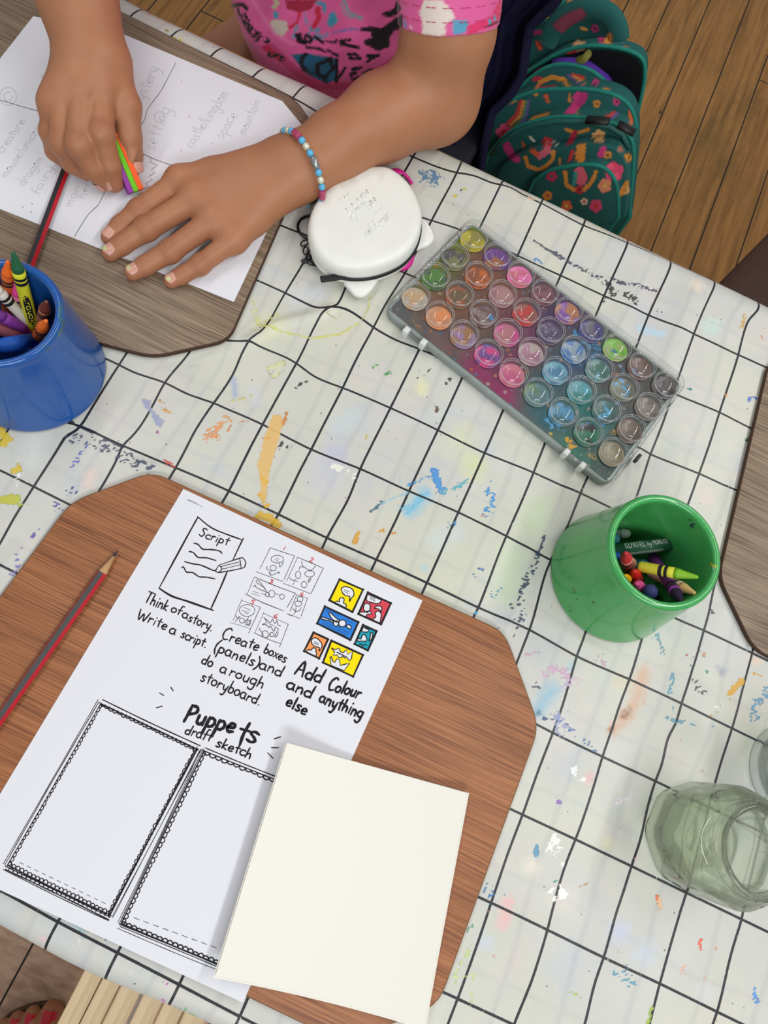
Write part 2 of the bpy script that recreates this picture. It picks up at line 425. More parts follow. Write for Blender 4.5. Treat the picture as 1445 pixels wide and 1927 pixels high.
FLAT = [[(-.80,.18),(-.231,.233),(-.183,.278),(-.21,.511),(-.248,.545),(-.80,.56)], [(-.25,.0),(-.221,.096),(-.18,.145),(.131,.150),(.180,.094),(.174,-.114),(.13,-.152),(-.25,-.155)],
        [(-.05,.505),(.203,.445),(.170,.300),(-.088,.362)], [(.14,.175),(.26,.175),(.26,.30),(.14,.30)], [(.274,.60),(.278,.276),(.34,.228),(.8,.228),(.8,.6)],
        [(.27,.03),(.40,.03),(.40,.18),(.27,.18)], [(-.33,.10),(-.20,.10),(-.20,.235),(-.33,.235)], [(-.20,.36),(-.05,.36),(-.05,.51),(-.20,.51)]]
msk = np.ones_like(SX)
for P in FLAT: msk = np.minimum(msk, rect_mask(np.array(P)))
inner = np.clip((SS - FR) / .03, 0, 1) * np.clip((BR + .02 - SS) / .03, 0, 1)
zf = zf * np.clip(msk * 1.5, 0, 1) + (bumpy - .0006) * msk
ZZ = ZZ + zf * inner
# loose hem: slight swell along the hanging edges
hang = np.clip((FR - SS) / .03, 0, 1) + np.clip((SS - BR) / .04, 0, 1)
YY = YY + hang * (vnoise(SX + 5, SS * .3 + 5, .09, 8) - .5) * .008
pos = np.stack([SX, YY, ZZ], -1).reshape(-1, 3)
flatpos = np.stack([SX, np.where(inner > 0, SS, YY), np.where(inner > 0, 0, ZZ)], -1).reshape(-1, 3)
U = bil(GU, SX, SS).ravel(); V_ = bil(GV, SX, SS).ravel()
YL=(215,185,20); NV=(52,55,85); TB=(88,155,178); WHT=(240,240,236); BLK=(32,32,36)
WASH = [([(172,893),(165,912)],18,(240,205,190),.6,'w'),([(630,855)],40,(185,185,215),.6,'w'),([(613,890)],55,(190,192,215),.5,'w'),([(800,930),(770,960)],24,(120,190,222),.85,'w'),([(793,730)],22,(235,228,170),.6,'w'),
 ([(893,877)],40,(215,222,140),.6,'w'),([(867,833)],55,(225,228,165),.5,'w'),([(667,783),(640,800)],30,(195,212,215),.5,'w'),([(510,620)],50,(222,224,170),.5,'w'),([(797,1067)],12,(150,200,225),.6,'w'),
 ([(967,1050),(955,1110)],50,(200,220,180),.6,'w'),([(1017,950),(1000,990)],40,(205,224,180),.6,'w'),([(1040,1297),(1013,1334)],26,(120,180,208),.7,'w'),([(1013,1341)],10,(50,110,135),.8,'w'),([(1076,1254)],14,(150,200,220),.6,'w'),
 ([(1213,1264),(1196,1324),(1176,1351),(1156,1371)],22,(214,168,138),.8,'w'),([(1176,1347),(1184,1338)],11,(145,90,60),.9,'w'),([(1150,1371)],10,(170,105,75),.8,'w'),([(1170,1284)],28,(225,205,165),.5,'w'),
 ([(1423,1244)],20,(238,200,180),.7,'w'),([(1358,1262)],14,(140,140,160),.7,'w'),([(1110,1465)],20,(225,185,185),.7,'w'),([(963,1695)],14,(232,170,170),.7,'w'),([(1166,1752)],36,(200,206,232),.7,'w'),
 ([(1213,1795)],40,(200,213,232),.5,'w'),([(1143,1585)],20,(220,220,170),.5,'w'),([(913,1775)],26,(195,210,226),.6,'w'),([(1340,615)],26,(195,228,220),.7,'w'),([(1313,535)],20,(242,220,195),.7,'w'),
 ([(1206,619),(1246,629)],12,(175,212,232),.8,'w'),([(1390,900),(1420,860)],16,(236,210,210),.4,'w'),([(1330,935)],24,(238,205,200),.5,'w'),([(80,1768)],10,(232,190,205),.8,'w'),([(144,1741),(160,1761)],8,(130,185,185),.8,'w'),
 ([(560,560),(600,545)],30,(205,212,222),.5,'w'),([(475,735),(480,750)],20,(205,208,222),.5,'w'),([(1000,1630)],30,(238,222,205),.6,'w'),([(1130,1700)],30,(190,188,192),.5,'w'),([(1330,1870)],30,(215,212,225),.4,'w'),
 ([(820,1020),(860,1000)],30,(200,214,218),.5,'w'),([(700,800),(900,770)],20,(205,215,215),.3,'w'),([(1060,1690)],40,(235,215,212),.4,'w'),([(90,700),(60,860)],40,(228,230,222),.5,'w'),([(440,713),(443,743)],10,(150,165,205),.7,'w'),
 ([(953,1698),(947,1740)],20,(235,180,176),.75,'w')]
MARKS = [([(2,815),(14,828),(8,834)],20,YL,1),([(24,888),(38,880)],12,YL,.9),([(35,893),(30,915)],9,WHT,.9,'d'),([(5,941),(32,941)],17,(188,188,40),.95),([(36,938),(47,931)],6,(165,200,85),.8,'d'),([(40,948),(52,950)],5,(165,200,85),.7,'d'),
 ([(163,833),(150,855),(135,882)],9,(95,105,190),.8,'d'),([(272,752),(285,772),(302,798)],12,(150,156,186),.65),([(301,755),(310,765)],6,(210,150,40),.9,'d'),([(306,770),(325,777)],6,(210,150,40),.9,'d'),([(295,813)],7,(180,60,160),.9,'d'),
 ([(420,780),(430,792),(412,795)],9,(228,160,100),.8,'d'),([(395,812),(415,800),(420,805)],13,(226,150,85),.8,'d'),([(386,830),(395,815),(410,822)],13,(226,150,85),.8,'d'),([(434,800),(428,813)],4,(215,130,60),.8),([(450,792),(466,793)],4,(220,120,60),.7,'d'),
 ([(438,752),(458,748),(475,742)],6,(205,195,105),.7,'d'),([(133,822),(190,836),(277,883)],22,(62,74,98),.9,'s'),([(215,850),(270,880)],14,(62,74,98),.9,'s'),([(126,928),(140,922)],16,(60,70,150),.9,'s'),([(100,945),(108,955)],14,(110,90,170),.9,'s'),
 ([(62,1008),(72,1000)],8,(90,80,170),.9,'s'),([(30,1045),(34,1062),(20,1080)],11,(120,110,180),.7,'d'),([(42,1030),(46,1022)],5,(150,60,120),.8,'s'),([(310,865),(328,880)],6,(205,80,60),.9,'d'),([(130,791),(150,803),(180,815)],4.5,(25,25,45),1),([(180,816),(233,843)],1.8,(25,25,45),1),
 ([(512,780),(530,778),(533,800),(523,833),(512,870),(505,905),(500,948),(490,940),(488,893),(483,877),(497,820)],1,(222,180,105),.72,'f'),([(539,777),(533,798)],6,(206,128,45),.9),([(492,820),(505,824)],5,(225,160,30),.7,'d'),([(492,898),(501,909)],6,(225,175,25),.9),([(490,925),(496,945),(503,950)],11,(220,168,20),.85,'d'),
 ([(488,970),(505,973),(522,985)],13,(215,172,20),.95),([(627,873),(645,882),(667,897)],13,(236,234,222),.85,'d'),([(817,888),(822,905),(831,922)],15,(50,135,208),.9,'d'),([(822,890),(828,918)],9,(60,145,210),.8),([(767,912),(790,905),(807,896)],6,(70,150,205),.7,'d'),([(835,926),(855,918),(877,906)],9,(75,170,185),.75,'d'),
 ([(753,880),(753,907)],5,(130,190,215),.5),([(720,948),(745,935),(770,925)],5,(120,190,215),.5),([(762,962),(800,935)],16,(110,185,205),.5,'d'),([(724,935),(712,952),(700,963)],5,(45,105,125),.95,'d'),([(698,962),(700,964)],5,(35,95,115),1),([(706,688),(712,688)],11,(90,170,75),.95,'d'),([(727,704),(733,702)],9,(45,150,55),.95,'d'),
 ([(558,728),(568,721)],5,BLK,.95,'d'),([(566,722)],6,BLK,1),([(575,717),(584,718)],4,BLK,.9,'d'),([(783,711),(800,702),(820,688)],5,BLK,.9,'s'),([(840,720),(846,712)],6,BLK,.95,'d'),([(834,697),(838,700)],3,BLK,.9),([(525,845),(530,833)],5,BLK,.9,'d'),([(541,840)],6,BLK,.95,'d'),([(823,768),(822,773)],6,(88,58,40),1),
 ([(697,557),(693,580),(677,607),(640,628),(587,637),(523,623),(483,610),(473,583)],3.4,(205,206,110),.8),([(490,610),(523,590)],4,(205,208,110),.8,'d'),([(477,567),(487,603)],5,(205,210,120),.8,'d'),([(503,690),(520,684),(537,679),(532,697),(517,711),(507,703),(503,690)],2.2,(175,182,95),.9),([(505,692),(530,684),(516,706)],8,(215,220,165),.5),
 ([(614,590),(630,584),(643,590),(632,600),(614,590)],2,(188,178,130),.8),([(640,731),(637,738)],6,(200,80,115),.8,'d'),([(690,817),(688,827)],3,YL,.8),([(673,1002),(671,1012),(668,1021)],8,(215,158,38),.95),([(714,1001),(722,997)],7,(215,158,38),.9,'d'),([(689,998)],4,(225,150,60),.9,'d'),([(738,1003),(743,1004)],4,(225,140,60),.9),
 ([(920,922),(925,940),(918,966)],16,(50,145,212),.85,'d'),([(917,880),(922,905)],8,(50,130,200),.8,'s'),([(908,971),(914,967)],4,(215,150,110),.9,'d'),([(888,1080),(902,1087)],9,(55,105,170),.9,'s'),([(900,1070),(909,1073)],5,(55,105,170),.8,'d'),([(948,1098),(945,1105),(938,1113)],5,(70,155,205),.9,'d'),([(926,1119),(931,1120)],9,(60,140,190),.9,'s'),
 ([(890,1156),(898,1153)],7,(80,160,205),.7,'d'),([(845,990),(856,978)],16,(75,145,190),.9,'s'),([(1025,1009),(1019,1025),(1013,1043)],6,(38,52,88),.95),([(1012,1042),(1007,1058)],9,(40,55,90),.95,'d'),([(1003,1068),(990,1090),(983,1110)],14,(45,55,92),.95,'s'),([(990,1085),(985,1105)],5,(40,50,85),.95,'d'),([(982,1125),(980,1150)],16,(45,55,92),.95,'s'),
 ([(978,1160),(975,1178)],14,(45,55,92),.95,'s'),([(971,1180),(967,1201)],3,(45,50,80),.8,'d'),([(960,1135),(964,1144)],5,(60,60,95),.9,'d'),([(987,1195),(980,1205)],8,(80,160,170),.6,'s'),([(937,1182),(936,1188)],4,(120,60,100),.8,'d'),([(987,1230),(1000,1232),(1013,1227)],7,(205,160,180),.8,'d'),([(1014,1222),(1012,1232)],5,(160,190,205),.8,'d'),
 ([(1026,1266),(1045,1257),(1062,1264),(1073,1284)],15,(205,165,195),.75,'d'),([(1085,1280),(1095,1285)],12,(210,175,200),.6,'d'),([(1122,1245),(1132,1237),(1138,1250)],10,(190,155,175),.75,'d'),([(1060,1290),(1055,1300)],20,(180,175,205),.5,'d'),([(1050,1348),(1058,1362),(1056,1378)],20,(150,158,196),.75,'d'),([(1016,1351),(1045,1356),(1070,1364)],6,(40,75,130),.95,'s'),
 ([(1076,1374),(1100,1392),(1120,1411)],9,(85,125,180),.9,'s'),([(1008,1284),(1013,1298)],12,(50,60,90),.9,'s'),([(1216,1298),(1208,1330)],4,(225,160,145),.6,'d'),([(1265,1271),(1262,1285),(1260,1302)],9,TB,.85,'d'),([(1256,1351),(1262,1357),(1276,1357),(1313,1364)],7,TB,.9,'d'),([(1333,1367),(1340,1368)],6,TB,.8,'d'),([(1266,1331),(1267,1338)],4,TB,.8),
 ([(1237,1194),(1241,1210),(1246,1230)],8,(85,155,172),.85,'d'),([(1228,1195),(1228,1212)],3,(140,190,195),.5,'d'),([(1396,1282),(1385,1293),(1373,1307)],11,(218,165,45),.95),([(1341,1343),(1349,1339)],7,(220,165,60),.9,'d'),([(1347,1331),(1353,1335)],7,WHT,.9,'d'),([(1410,1266),(1422,1268),(1435,1272)],4,(215,165,60),.8,'d'),([(1091,1196),(1092,1203)],5,(228,215,60),.9),
 ([(1445,1298),(1432,1320),(1420,1334),(1418,1350)],17,(90,150,184),.9,'d'),([(1405,1210),(1404,1225)],5,(140,180,190),.7,'d'),([(1330,1263),(1332,1267)],4,(40,150,115),.95),([(1321,1262)],3,(220,160,60),.9),([(1289,1232),(1303,1236)],7,(180,50,65),.95,'s'),([(1294,1245),(1298,1250)],8,(50,130,120),.9,'s'),([(1300,1285),(1320,1300)],18,(45,55,60),.9,'s'),
 ([(1337,1146),(1343,1154)],7,(50,50,70),.95,'d'),([(1318,1222),(1326,1232)],6,(195,130,95),.8,'d'),([(1048,1503),(1055,1510)],9,(140,105,190),.85,'d'),([(1043,1580),(1047,1592),(1038,1603)],22,WHT,.8,'d'),([(1052,1618),(1060,1628)],9,WHT,.9,'d'),([(1053,1662),(1071,1682),(1063,1693),(1050,1693)],.6,(246,243,238),.98,'f'),([(1041,1668),(1040,1690)],13,WHT,.85,'d'),([(1024,1697),(1036,1692)],6,WHT,.95,'d'),
 ([(1083,1450),(1090,1462),(1097,1470)],16,(236,237,236),.85,'d'),([(1112,1458),(1108,1472)],12,(222,180,180),.6,'d'),([(1012,1592),(1008,1611)],8,(80,148,184),.95),([(1009,1617),(1020,1622)],6,(240,225,215),.9,'d'),([(1041,1661),(1046,1658)],7,(50,155,125),.9,'d'),([(1237,1687),(1239,1696)],7,(228,105,40),.95),([(1241,1695),(1242,1709)],11,(242,196,150),.85,'d'),([(1318,1768),(1321,1792)],7,(232,95,55),.9,'d'),
 ([(1287,1816),(1284,1832)],8,(242,180,140),.8,'d'),([(1325,1843),(1327,1855)],5,(242,160,110),.8,'d'),([(1348,1785),(1352,1792)],5,(242,160,110),.8,'d'),([(1225,1898),(1221,1920)],12,(160,190,60),.9,'d'),([(1421,1858),(1420,1870),(1424,1886)],9,(80,145,215),.8,'d'),([(1077,1866),(1084,1872)],6,(185,205,85),.9,'d'),([(1166,1507)],3.4,(205,15,50),1),([(1194,1616),(1201,1619)],6,(230,120,185),.8,'d'),
 ([(1170,1825),(1185,1845)],26,(80,165,190),.9,'s'),([(1078,1662),(1090,1668),(1105,1664)],4,(190,150,110),.7,'d'),([(1260,1830)],3,(30,90,190),1),([(888,1780),(872,1805),(860,1828),(857,1848)],7,(195,214,135),.75,'d'),([(892,1835),(888,1870),(885,1915)],6,(205,216,130),.7,'d'),([(860,1838),(880,1838),(892,1832)],5,(205,216,140),.7,'d'),([(878,1752),(892,1740)],8,(80,150,110),.7,'d'),
 ([(912,1668),(922,1682)],20,(55,125,180),.95,'s'),([(926,1797),(936,1806)],4,(220,80,70),.9,'d'),([(996.6,446),(1020,462),(1044,477.6)],3.4,(78,78,98),.9),([(1040,475),(1094,504.6),(1133,524)],7,(74,74,96),.95,'d'),([(1120,517),(1133,524)],8,(70,70,92),.9,'d'),([(1152,524),(1176,535)],10,(62,62,84),.95,'d'),([(1187,535),(1205,538),(1236,544)],8,(62,62,84),.95,'d'),([(1145,534),(1158,552)],15,BLK,.95,'s'),
 ([(1150,534),(1150,552)],8,BLK,.9,'d'),([(1180,553),(1196,566)],12,BLK,.9,'d'),([(1236,582),(1258,605)],8,BLK,.95,'s'),([(1138,560),(1133,570)],7,BLK,.9,'s'),([(1009,487),(1016,491)],9,(70,145,208),.95,'d'),([(1422,522),(1426,540)],17,(165,208,168),.75,'d'),([(1418,518),(1424,522)],10,(120,190,140),.8,'d'),([(1396,617),(1402,592)],6,(202,165,85),.8,'d'),([(1369,527),(1373,534)],5,(215,178,100),.8,'d'),
 ([(1412,750),(1420,750)],9,(60,115,205),.95,'d'),([(1433,632),(1437,640)],3,(225,110,90),.8),([(1254,818),(1260,832)],15,WHT,.95,'s'),([(1299,840),(1305,844)],5,WHT,.9,'d'),([(1407,828),(1413,832)],9,(25,105,55),.95,'d'),([(1366,743),(1367,746)],4,(215,150,70),.9),([(1294,731),(1300,733)],4,(40,130,130),.9),([(790,322),(815,326),(829,335)],12,(80,125,160),.8,'d'),([(795,338),(822,345)],11,(80,125,160),.8,'d'),
 ([(855,368),(859,367)],3.5,(200,190,20),1),([(873,355),(876,354)],3,(200,190,20),1),([(866,354),(869,360)],3,BLK,.9,'d'),([(200,1768),(210,1767)],8,(50,148,160),.9,'d'),([(307,1841),(315,1856)],5,(205,80,190),.9,'d'),([(300,1884),(312,1880)],6,(200,90,190),.8,'d'),([(253,1852)],4,(30,100,160),1),([(292,1865),(299,1870)],4,(90,160,200),.8,'d'),([(332,1899),(345,1902),(360,1912)],10,(130,188,130),.7,'d'),
 ([(84,1753)],3,(120,80,220),.9),([(995,372),(1008,377)],5,(235,175,130),.7,'d'),([(965,325),(980,335)],4,(235,195,150),.6,'d'),([(148,1770),(150,1775)],10,(225,220,215),.6),([(300,22),(303,25)],3,(210,120,80),.8),([(265,15),(300,26)],2.5,(205,110,75),.8),([(308,32),(330,42)],3,(210,130,100),.7,'d'),([(330,70),(338,74)],10,(215,205,50),.9,'d'),([(300,61),(303,62)],3,(205,200,40),.9),([(313,56),(316,60)],3,(150,140,60),.9),
 ([(500,112),(505,130)],8,(235,205,150),.5,'d'),([(1160,1510),(1185,1500)],14,(225,225,228),.5,'d')]
wash = paint(flatpos, WASH); marks = paint(flatpos, MARKS)
def cloth_mat():
    t = NT('wipe_clean_cloth'); co = t.coord('Object')
    g = t.attr('gridpos'); sp = t.n('ShaderNodeSeparateXYZ'); t.set(sp, 0, g.outputs['Vector'])
    def dl(s, cell, off=0.0):
        a = t.math('ADD', s, 0.5 + off); a = t.math('FRACT', a)
        return t.math('MULTIPLY', t.math('ABSOLUTE', t.math('SUBTRACT', a, .5)), cell)
    wob = t.math('MULTIPLY', t.math('SUBTRACT', t.noise(co, 260, 2), .5), .0003)
    d1 = dl(sp.outputs[0], .0451); d2 = dl(sp.outputs[1], .0669)
    l1 = t.math('LESS_THAN', t.math('ADD', d1, wob), .00098); l2 = t.math('LESS_THAN', t.math('ADD', d2, wob), .00098)
    lines = t.math('MAXIMUM', l1, l2)
    # faint offset grid: blurred shadow of a second layer painted into the colour
    n1 = t.math('MULTIPLY', t.math('SUBTRACT', t.noise(co, 6, 2), .5), .6)
    def gh(s, cell, off, w):
        d = dl(t.math('ADD', s, n1), cell, off)
        return t.math('SUBTRACT', 1.0, t.math('DIVIDE', d, w), clamp=True)
    ghost = t.math('MAXIMUM', gh(sp.outputs[0], .0451, .38, .0035), t.math('MULTIPLY', gh(sp.outputs[1], .0669, .30, .0035), .6))
    base = t.mix(t.noise(co, 14, 4, .6), L4((190, 192, 184)), L4((216, 213, 203)))
    base = t.mix(t.math('MULTIPLY', t.math('SUBTRACT', t.noise(co, 5.5, 3, .6), .42), 1.5, clamp=True), base, L4((198, 198, 202)))
    base = t.mix(t.math('MULTIPLY', t.math('SUBTRACT', t.noise(t.coord('Object', loc=(3, 1, 0)), 7, 4, .6), .48), 2.4, clamp=True), base, L4((210, 212, 178)))
    base = t.mix(t.math('MULTIPLY', t.math('SUBTRACT', t.noise(t.coord('Object', loc=(7, 5, 0)), 16, 5, .65), .54), 2.4, clamp=True), base, L4((218, 198, 194)))
    base = t.mix(t.math('MULTIPLY', t.math('SUBTRACT', t.noise(t.coord('Object', loc=(1, 9, 0)), 20, 5, .65), .54), 2.6, clamp=True), base, L4((182, 192, 206)))
    base = t.mix(t.math('MULTIPLY', ghost, .16), base, L4((120, 128, 150)))
    wa = t.attr('wash'); base = t.mix(t.math('MULTIPLY', t.math('MULTIPLY', wa.outputs['Alpha'], 1.0), t.math('ADD', .55, t.math('MULTIPLY', t.noise(co, 60, 4), .9), clamp=True)), base, wa.outputs['Color'])
    base = t.mix(lines, base, L4((36, 37, 42)))
    # scuffs over the lines
    sc = t.math('MULTIPLY', t.math('GREATER_THAN', t.noise(t.coord('Object', (60, 20, 1), (0, 0, .6)), 6, 3, .6), .71), .8)
    base = t.mix(sc, base, L4((214, 213, 206)))
    vo = t.n('ShaderNodeTexVoronoi', i_Scale=120.0); t.set(vo, 'Vector', co)
    rn = t.n('ShaderNodeSeparateColor'); t.set(rn, 0, vo.outputs['Color'])
    dots = t.math('MULTIPLY', t.math('LESS_THAN', vo.outputs[0], .085), t.math('GREATER_THAN', rn.outputs[0], .80))
    dc = t.ramp(rn.outputs[1], [(0, L4((45, 45, 50))), (.45, L4((60, 55, 60))), (.6, L4((70, 140, 170))), (.75, L4((190, 120, 70))), (.9, L4((160, 70, 100)))])
    base = t.mix(t.math('MULTIPLY', dots, .75), base, dc)
    ma = t.attr('paint'); e = t.math('MULTIPLY', t.math('SUBTRACT', t.noise(co, 420, 3), .5), .55)
    a = t.math('MULTIPLY', t.math('SUBTRACT', t.math('ADD', ma.outputs['Alpha'], e), .30), 3.0, clamp=True)
    a = t.math('MULTIPLY', a, .9)
    base = t.mix(a, base, ma.outputs['Color'])
    t.P(Base_Color=base, Roughness=t.math('ADD', .30, t.math('MULTIPLY', t.noise(co, 30, 4), .25)), Specular_IOR_Level=.45)
    t.bump(t.math('ADD', t.math('MULTIPLY', t.noise(co, 35, 4), 1.0), t.math('MULTIPLY', a, .12)), .25, .0025)
    return t.m
cloth = mk('tablecloth', pos, grid_faces(len(sx), len(ss))[:, ::-1] if False else grid_faces(len(sx), len(ss)), cloth_mat(), colors={'wash': wash, 'paint': marks})
ga = cloth.data.attributes.new('gridpos', 'FLOAT_VECTOR', 'POINT')
ga.data.foreach_set('vector', np.stack([U, V_, 0 * U], -1).astype(np.float32).ravel())
tag(cloth, 'white wipe-clean tablecloth with thin black grid lines and dried paint stains', 'tablecloth')
# ------------------------------------------------------------------ wooden placemat boards
BT = .0052
def board_mat(name, light, mid, dark, sc):
    t = NT(name); co = t.coord('Object')
    warp = t.noise(t.coord('Object', (3, 9, 1)), 2.0, 3)
    v = t.n('ShaderNodeVectorMath', operation='ADD'); t.set(v, 0, t.coord('Object', (6, 420, 6)))
    cb = t.n('ShaderNodeCombineXYZ'); t.set(cb, 1, t.math('MULTIPLY', warp, sc)); t.set(v, 1, cb.outputs[0])
    g = t.noise(v.outputs[0], 2.0, 4, .62)
    g2 = t.noise(t.coord('Object', (4, 45, 4)), 2.0, 4, .5)
    f = t.math('ADD', t.math('MULTIPLY', g, .72), t.math('MULTIPLY', g2, .28))
    base = t.ramp(f, [(.36, L4(dark)), (.48, L4(mid)), (.62, L4(light))])
    vo = t.n('ShaderNodeTexVoronoi', i_Scale=5.2); t.set(vo, 'Vector', t.coord('Object', (1, 1.8, 1)))
    kn = t.math('SUBTRACT', 1.0, t.math('MULTIPLY', vo.outputs[0], 16.0), clamp=True)
    kn = t.math('MULTIPLY', kn, t.noise(co, 300, 3))
    base = t.mix(kn, base, L4([x * .5 for x in dark]))
    sp = t.attr('paint'); base = t.mix(sp.outputs['Alpha'], base, sp.outputs['Color'])
    t.P(Base_Color=base, Roughness=.46, Specular_IOR_Level=.35)
    t.bump(g, .25, .0006)
    return t.m
def board(name, outline, mat, edge, label, marks=()):
    O = np.array(outline); m = len(O)
    # soften the corners
    pts = []
    for i in range(m):
        a, b, c = O[i - 1], O[i], O[(i + 1) % m]
        r = min(.013, .45 * np.linalg.norm(a - b), .45 * np.linalg.norm(c - b))
        p = b + (a - b) / np.linalg.norm(a - b) * r; q = b + (c - b) / np.linalg.norm(c - b) * r
        for k in range(6):
            t_ = k / 5; pts.append((1 - t_) ** 2 * p + 2 * t_ * (1 - t_) * b + t_ ** 2 * q)
    V, F = prism(pts, 0.0002, BT, .0012, 3)
    mi = [1] * (len(F) - 1) + [0]
    nn = len(pts)
    for i in range(nn): mi[(5 + 1) * nn + i] = 0 if False else 1
    C = paint(np.array(V), marks) if marks else np.zeros((len(V), 4))
    o = mk(name, V, F, [mat, edge], None, True, mi, {'paint': C})
    tag(o, label, 'placemat', 'wooden boards on the table')
    return o
edge_m = plain((70, 48, 36), .6, .3, name='board_edge', var=.3)
edge_b = plain((128, 92, 62), .6, .3, name='board_edge', var=.4)
dark_w = board_mat('grey_brown_wood', (156, 136, 114), (126, 106, 86), (78, 62, 50), 7)
brown_w = board_mat('red_brown_wood', (176, 116, 74), (148, 92, 56), (104, 60, 38), 3)
b1 = [W(*p, BT)[:2] for p in [(286, 886), (950, 1188), (1016, 1368), (826, 1893)]]
b1 = b1 + [np.array([.128, -.150]), np.array([-.205, -.150]), np.array([-.236, -.105]), W(133, 943, BT)[:2]]
board('placemat', b1, brown_w, edge_b, 'reddish brown wooden board with cut corners under the comic worksheet')
b2 = [W(*p, BT)[:2] for p in [(558, 186), (601, 252), (432, 640), (288, 672), (185, 646)]]
b2 = b2 + [np.array([-.60, .20]), np.array([-.66, .26]), np.array([-.66, .50]), np.array([-.60, .552])]
board('placemat', b2, dark_w, edge_m, 'grey brown wooden board under the child\'s hands and drawing')
b3 = [np.array([.70, .535]), np.array([.31, .535]), W(1447, 680, BT)[:2], W(1352, 1085, BT)[:2], W(1418, 1222, BT)[:2], np.array([.70, .226])]
board('placemat', b3, dark_w, edge_m, 'grey brown wooden board cut by the right edge of the photo')

# ------------------------------------------------------------------ ink
INK = plain((28, 28, 30), .6, .2, name='black_ink'); GREYINK = plain((70, 70, 74), .7, .2, name='pencil_line')
REDINK = plain((205, 45, 60), .6, .2, name='red_ink')
class Sheet:
    "one sheet and everything drawn on it"
    def __init__(s, z, mats): s.z = z; s.mb = MB(); s.mats = mats; s.k = 0
    def stroke(s, pts, w, mi=1, smooth=True, n=4, taper=.35, wv=0.12):
        P = [np.array(p, float) for p in pts]
        if smooth and len(P) > 2: P = [np.array(p) for p in spline(P, n)]
        s.k += 1; z = s.z + .00012 + (s.k % 9) * .000006
        m = len(P)
        if m < 2: return
        ph = (s.k * 1.7) % 6
        V = []
        for i in range(m):
            d = P[min(i + 1, m - 1)] - P[max(i - 1, 0)]; L = np.linalg.norm(d)
            if L < 1e-9: d = np.array([1., 0]); L = 1
            nrm = np.array([-d[1], d[0]]) / L
            e = min(i, m - 1 - i); ww = w * (1 - taper * max(0, 1 - e / 1.5)) * (1 + wv * math.sin(i * 1.3 + ph))
            V += [W(*(P[i] + nrm * ww / 2), z), W(*(P[i] - nrm * ww / 2), z)]
        F = [(2 * i, 2 * i + 2, 2 * i + 3, 2 * i + 1) for i in range(m - 1)]
        # round ends
        for e, dr in ((0, -1), (m - 1, 1)):
            d = (P[1] - P[0]) if e == 0 else (P[-1] - P[-2]); L = np.linalg.norm(d) + 1e-9; d = d / L * dr
            nr = np.array([-d[1], d[0]]); ww = w * (1 - taper) / 2; b = len(V)
            for k in range(7):
                a = -math.pi / 2 + math.pi * k / 6
                V.append(W(*(P[e] + d * math.cos(a) * ww + nr * math.sin(a) * ww), z))
            F.append(tuple(range(b, b + 7)))
        s.mb.add(V, F, mi)
    def fill(s, pts, mi, lift=.00006, smooth=False):
        P = [np.array(p, float) for p in pts]
        if smooth: P = spline(P, 4, True)
        V = [W(*p, s.z + lift) for p in P]
        # ear clipping through mathutils
        from mathutils.geometry import tessellate_polygon
        tri = tessellate_polygon([[Vector(v) for v in V]])
        s.mb.add(V, [tuple(t) for t in tri], mi)
A = lambda *p: list(p)
def arc(cx, cy, rx, ry, a0, a1, n=8):
    return [(cx + rx * math.cos(math.radians(a0 + (a1 - a0) * k / n)), cy + ry * math.sin(math.radians(a0 + (a1 - a0) * k / n))) for k in range(n + 1)]
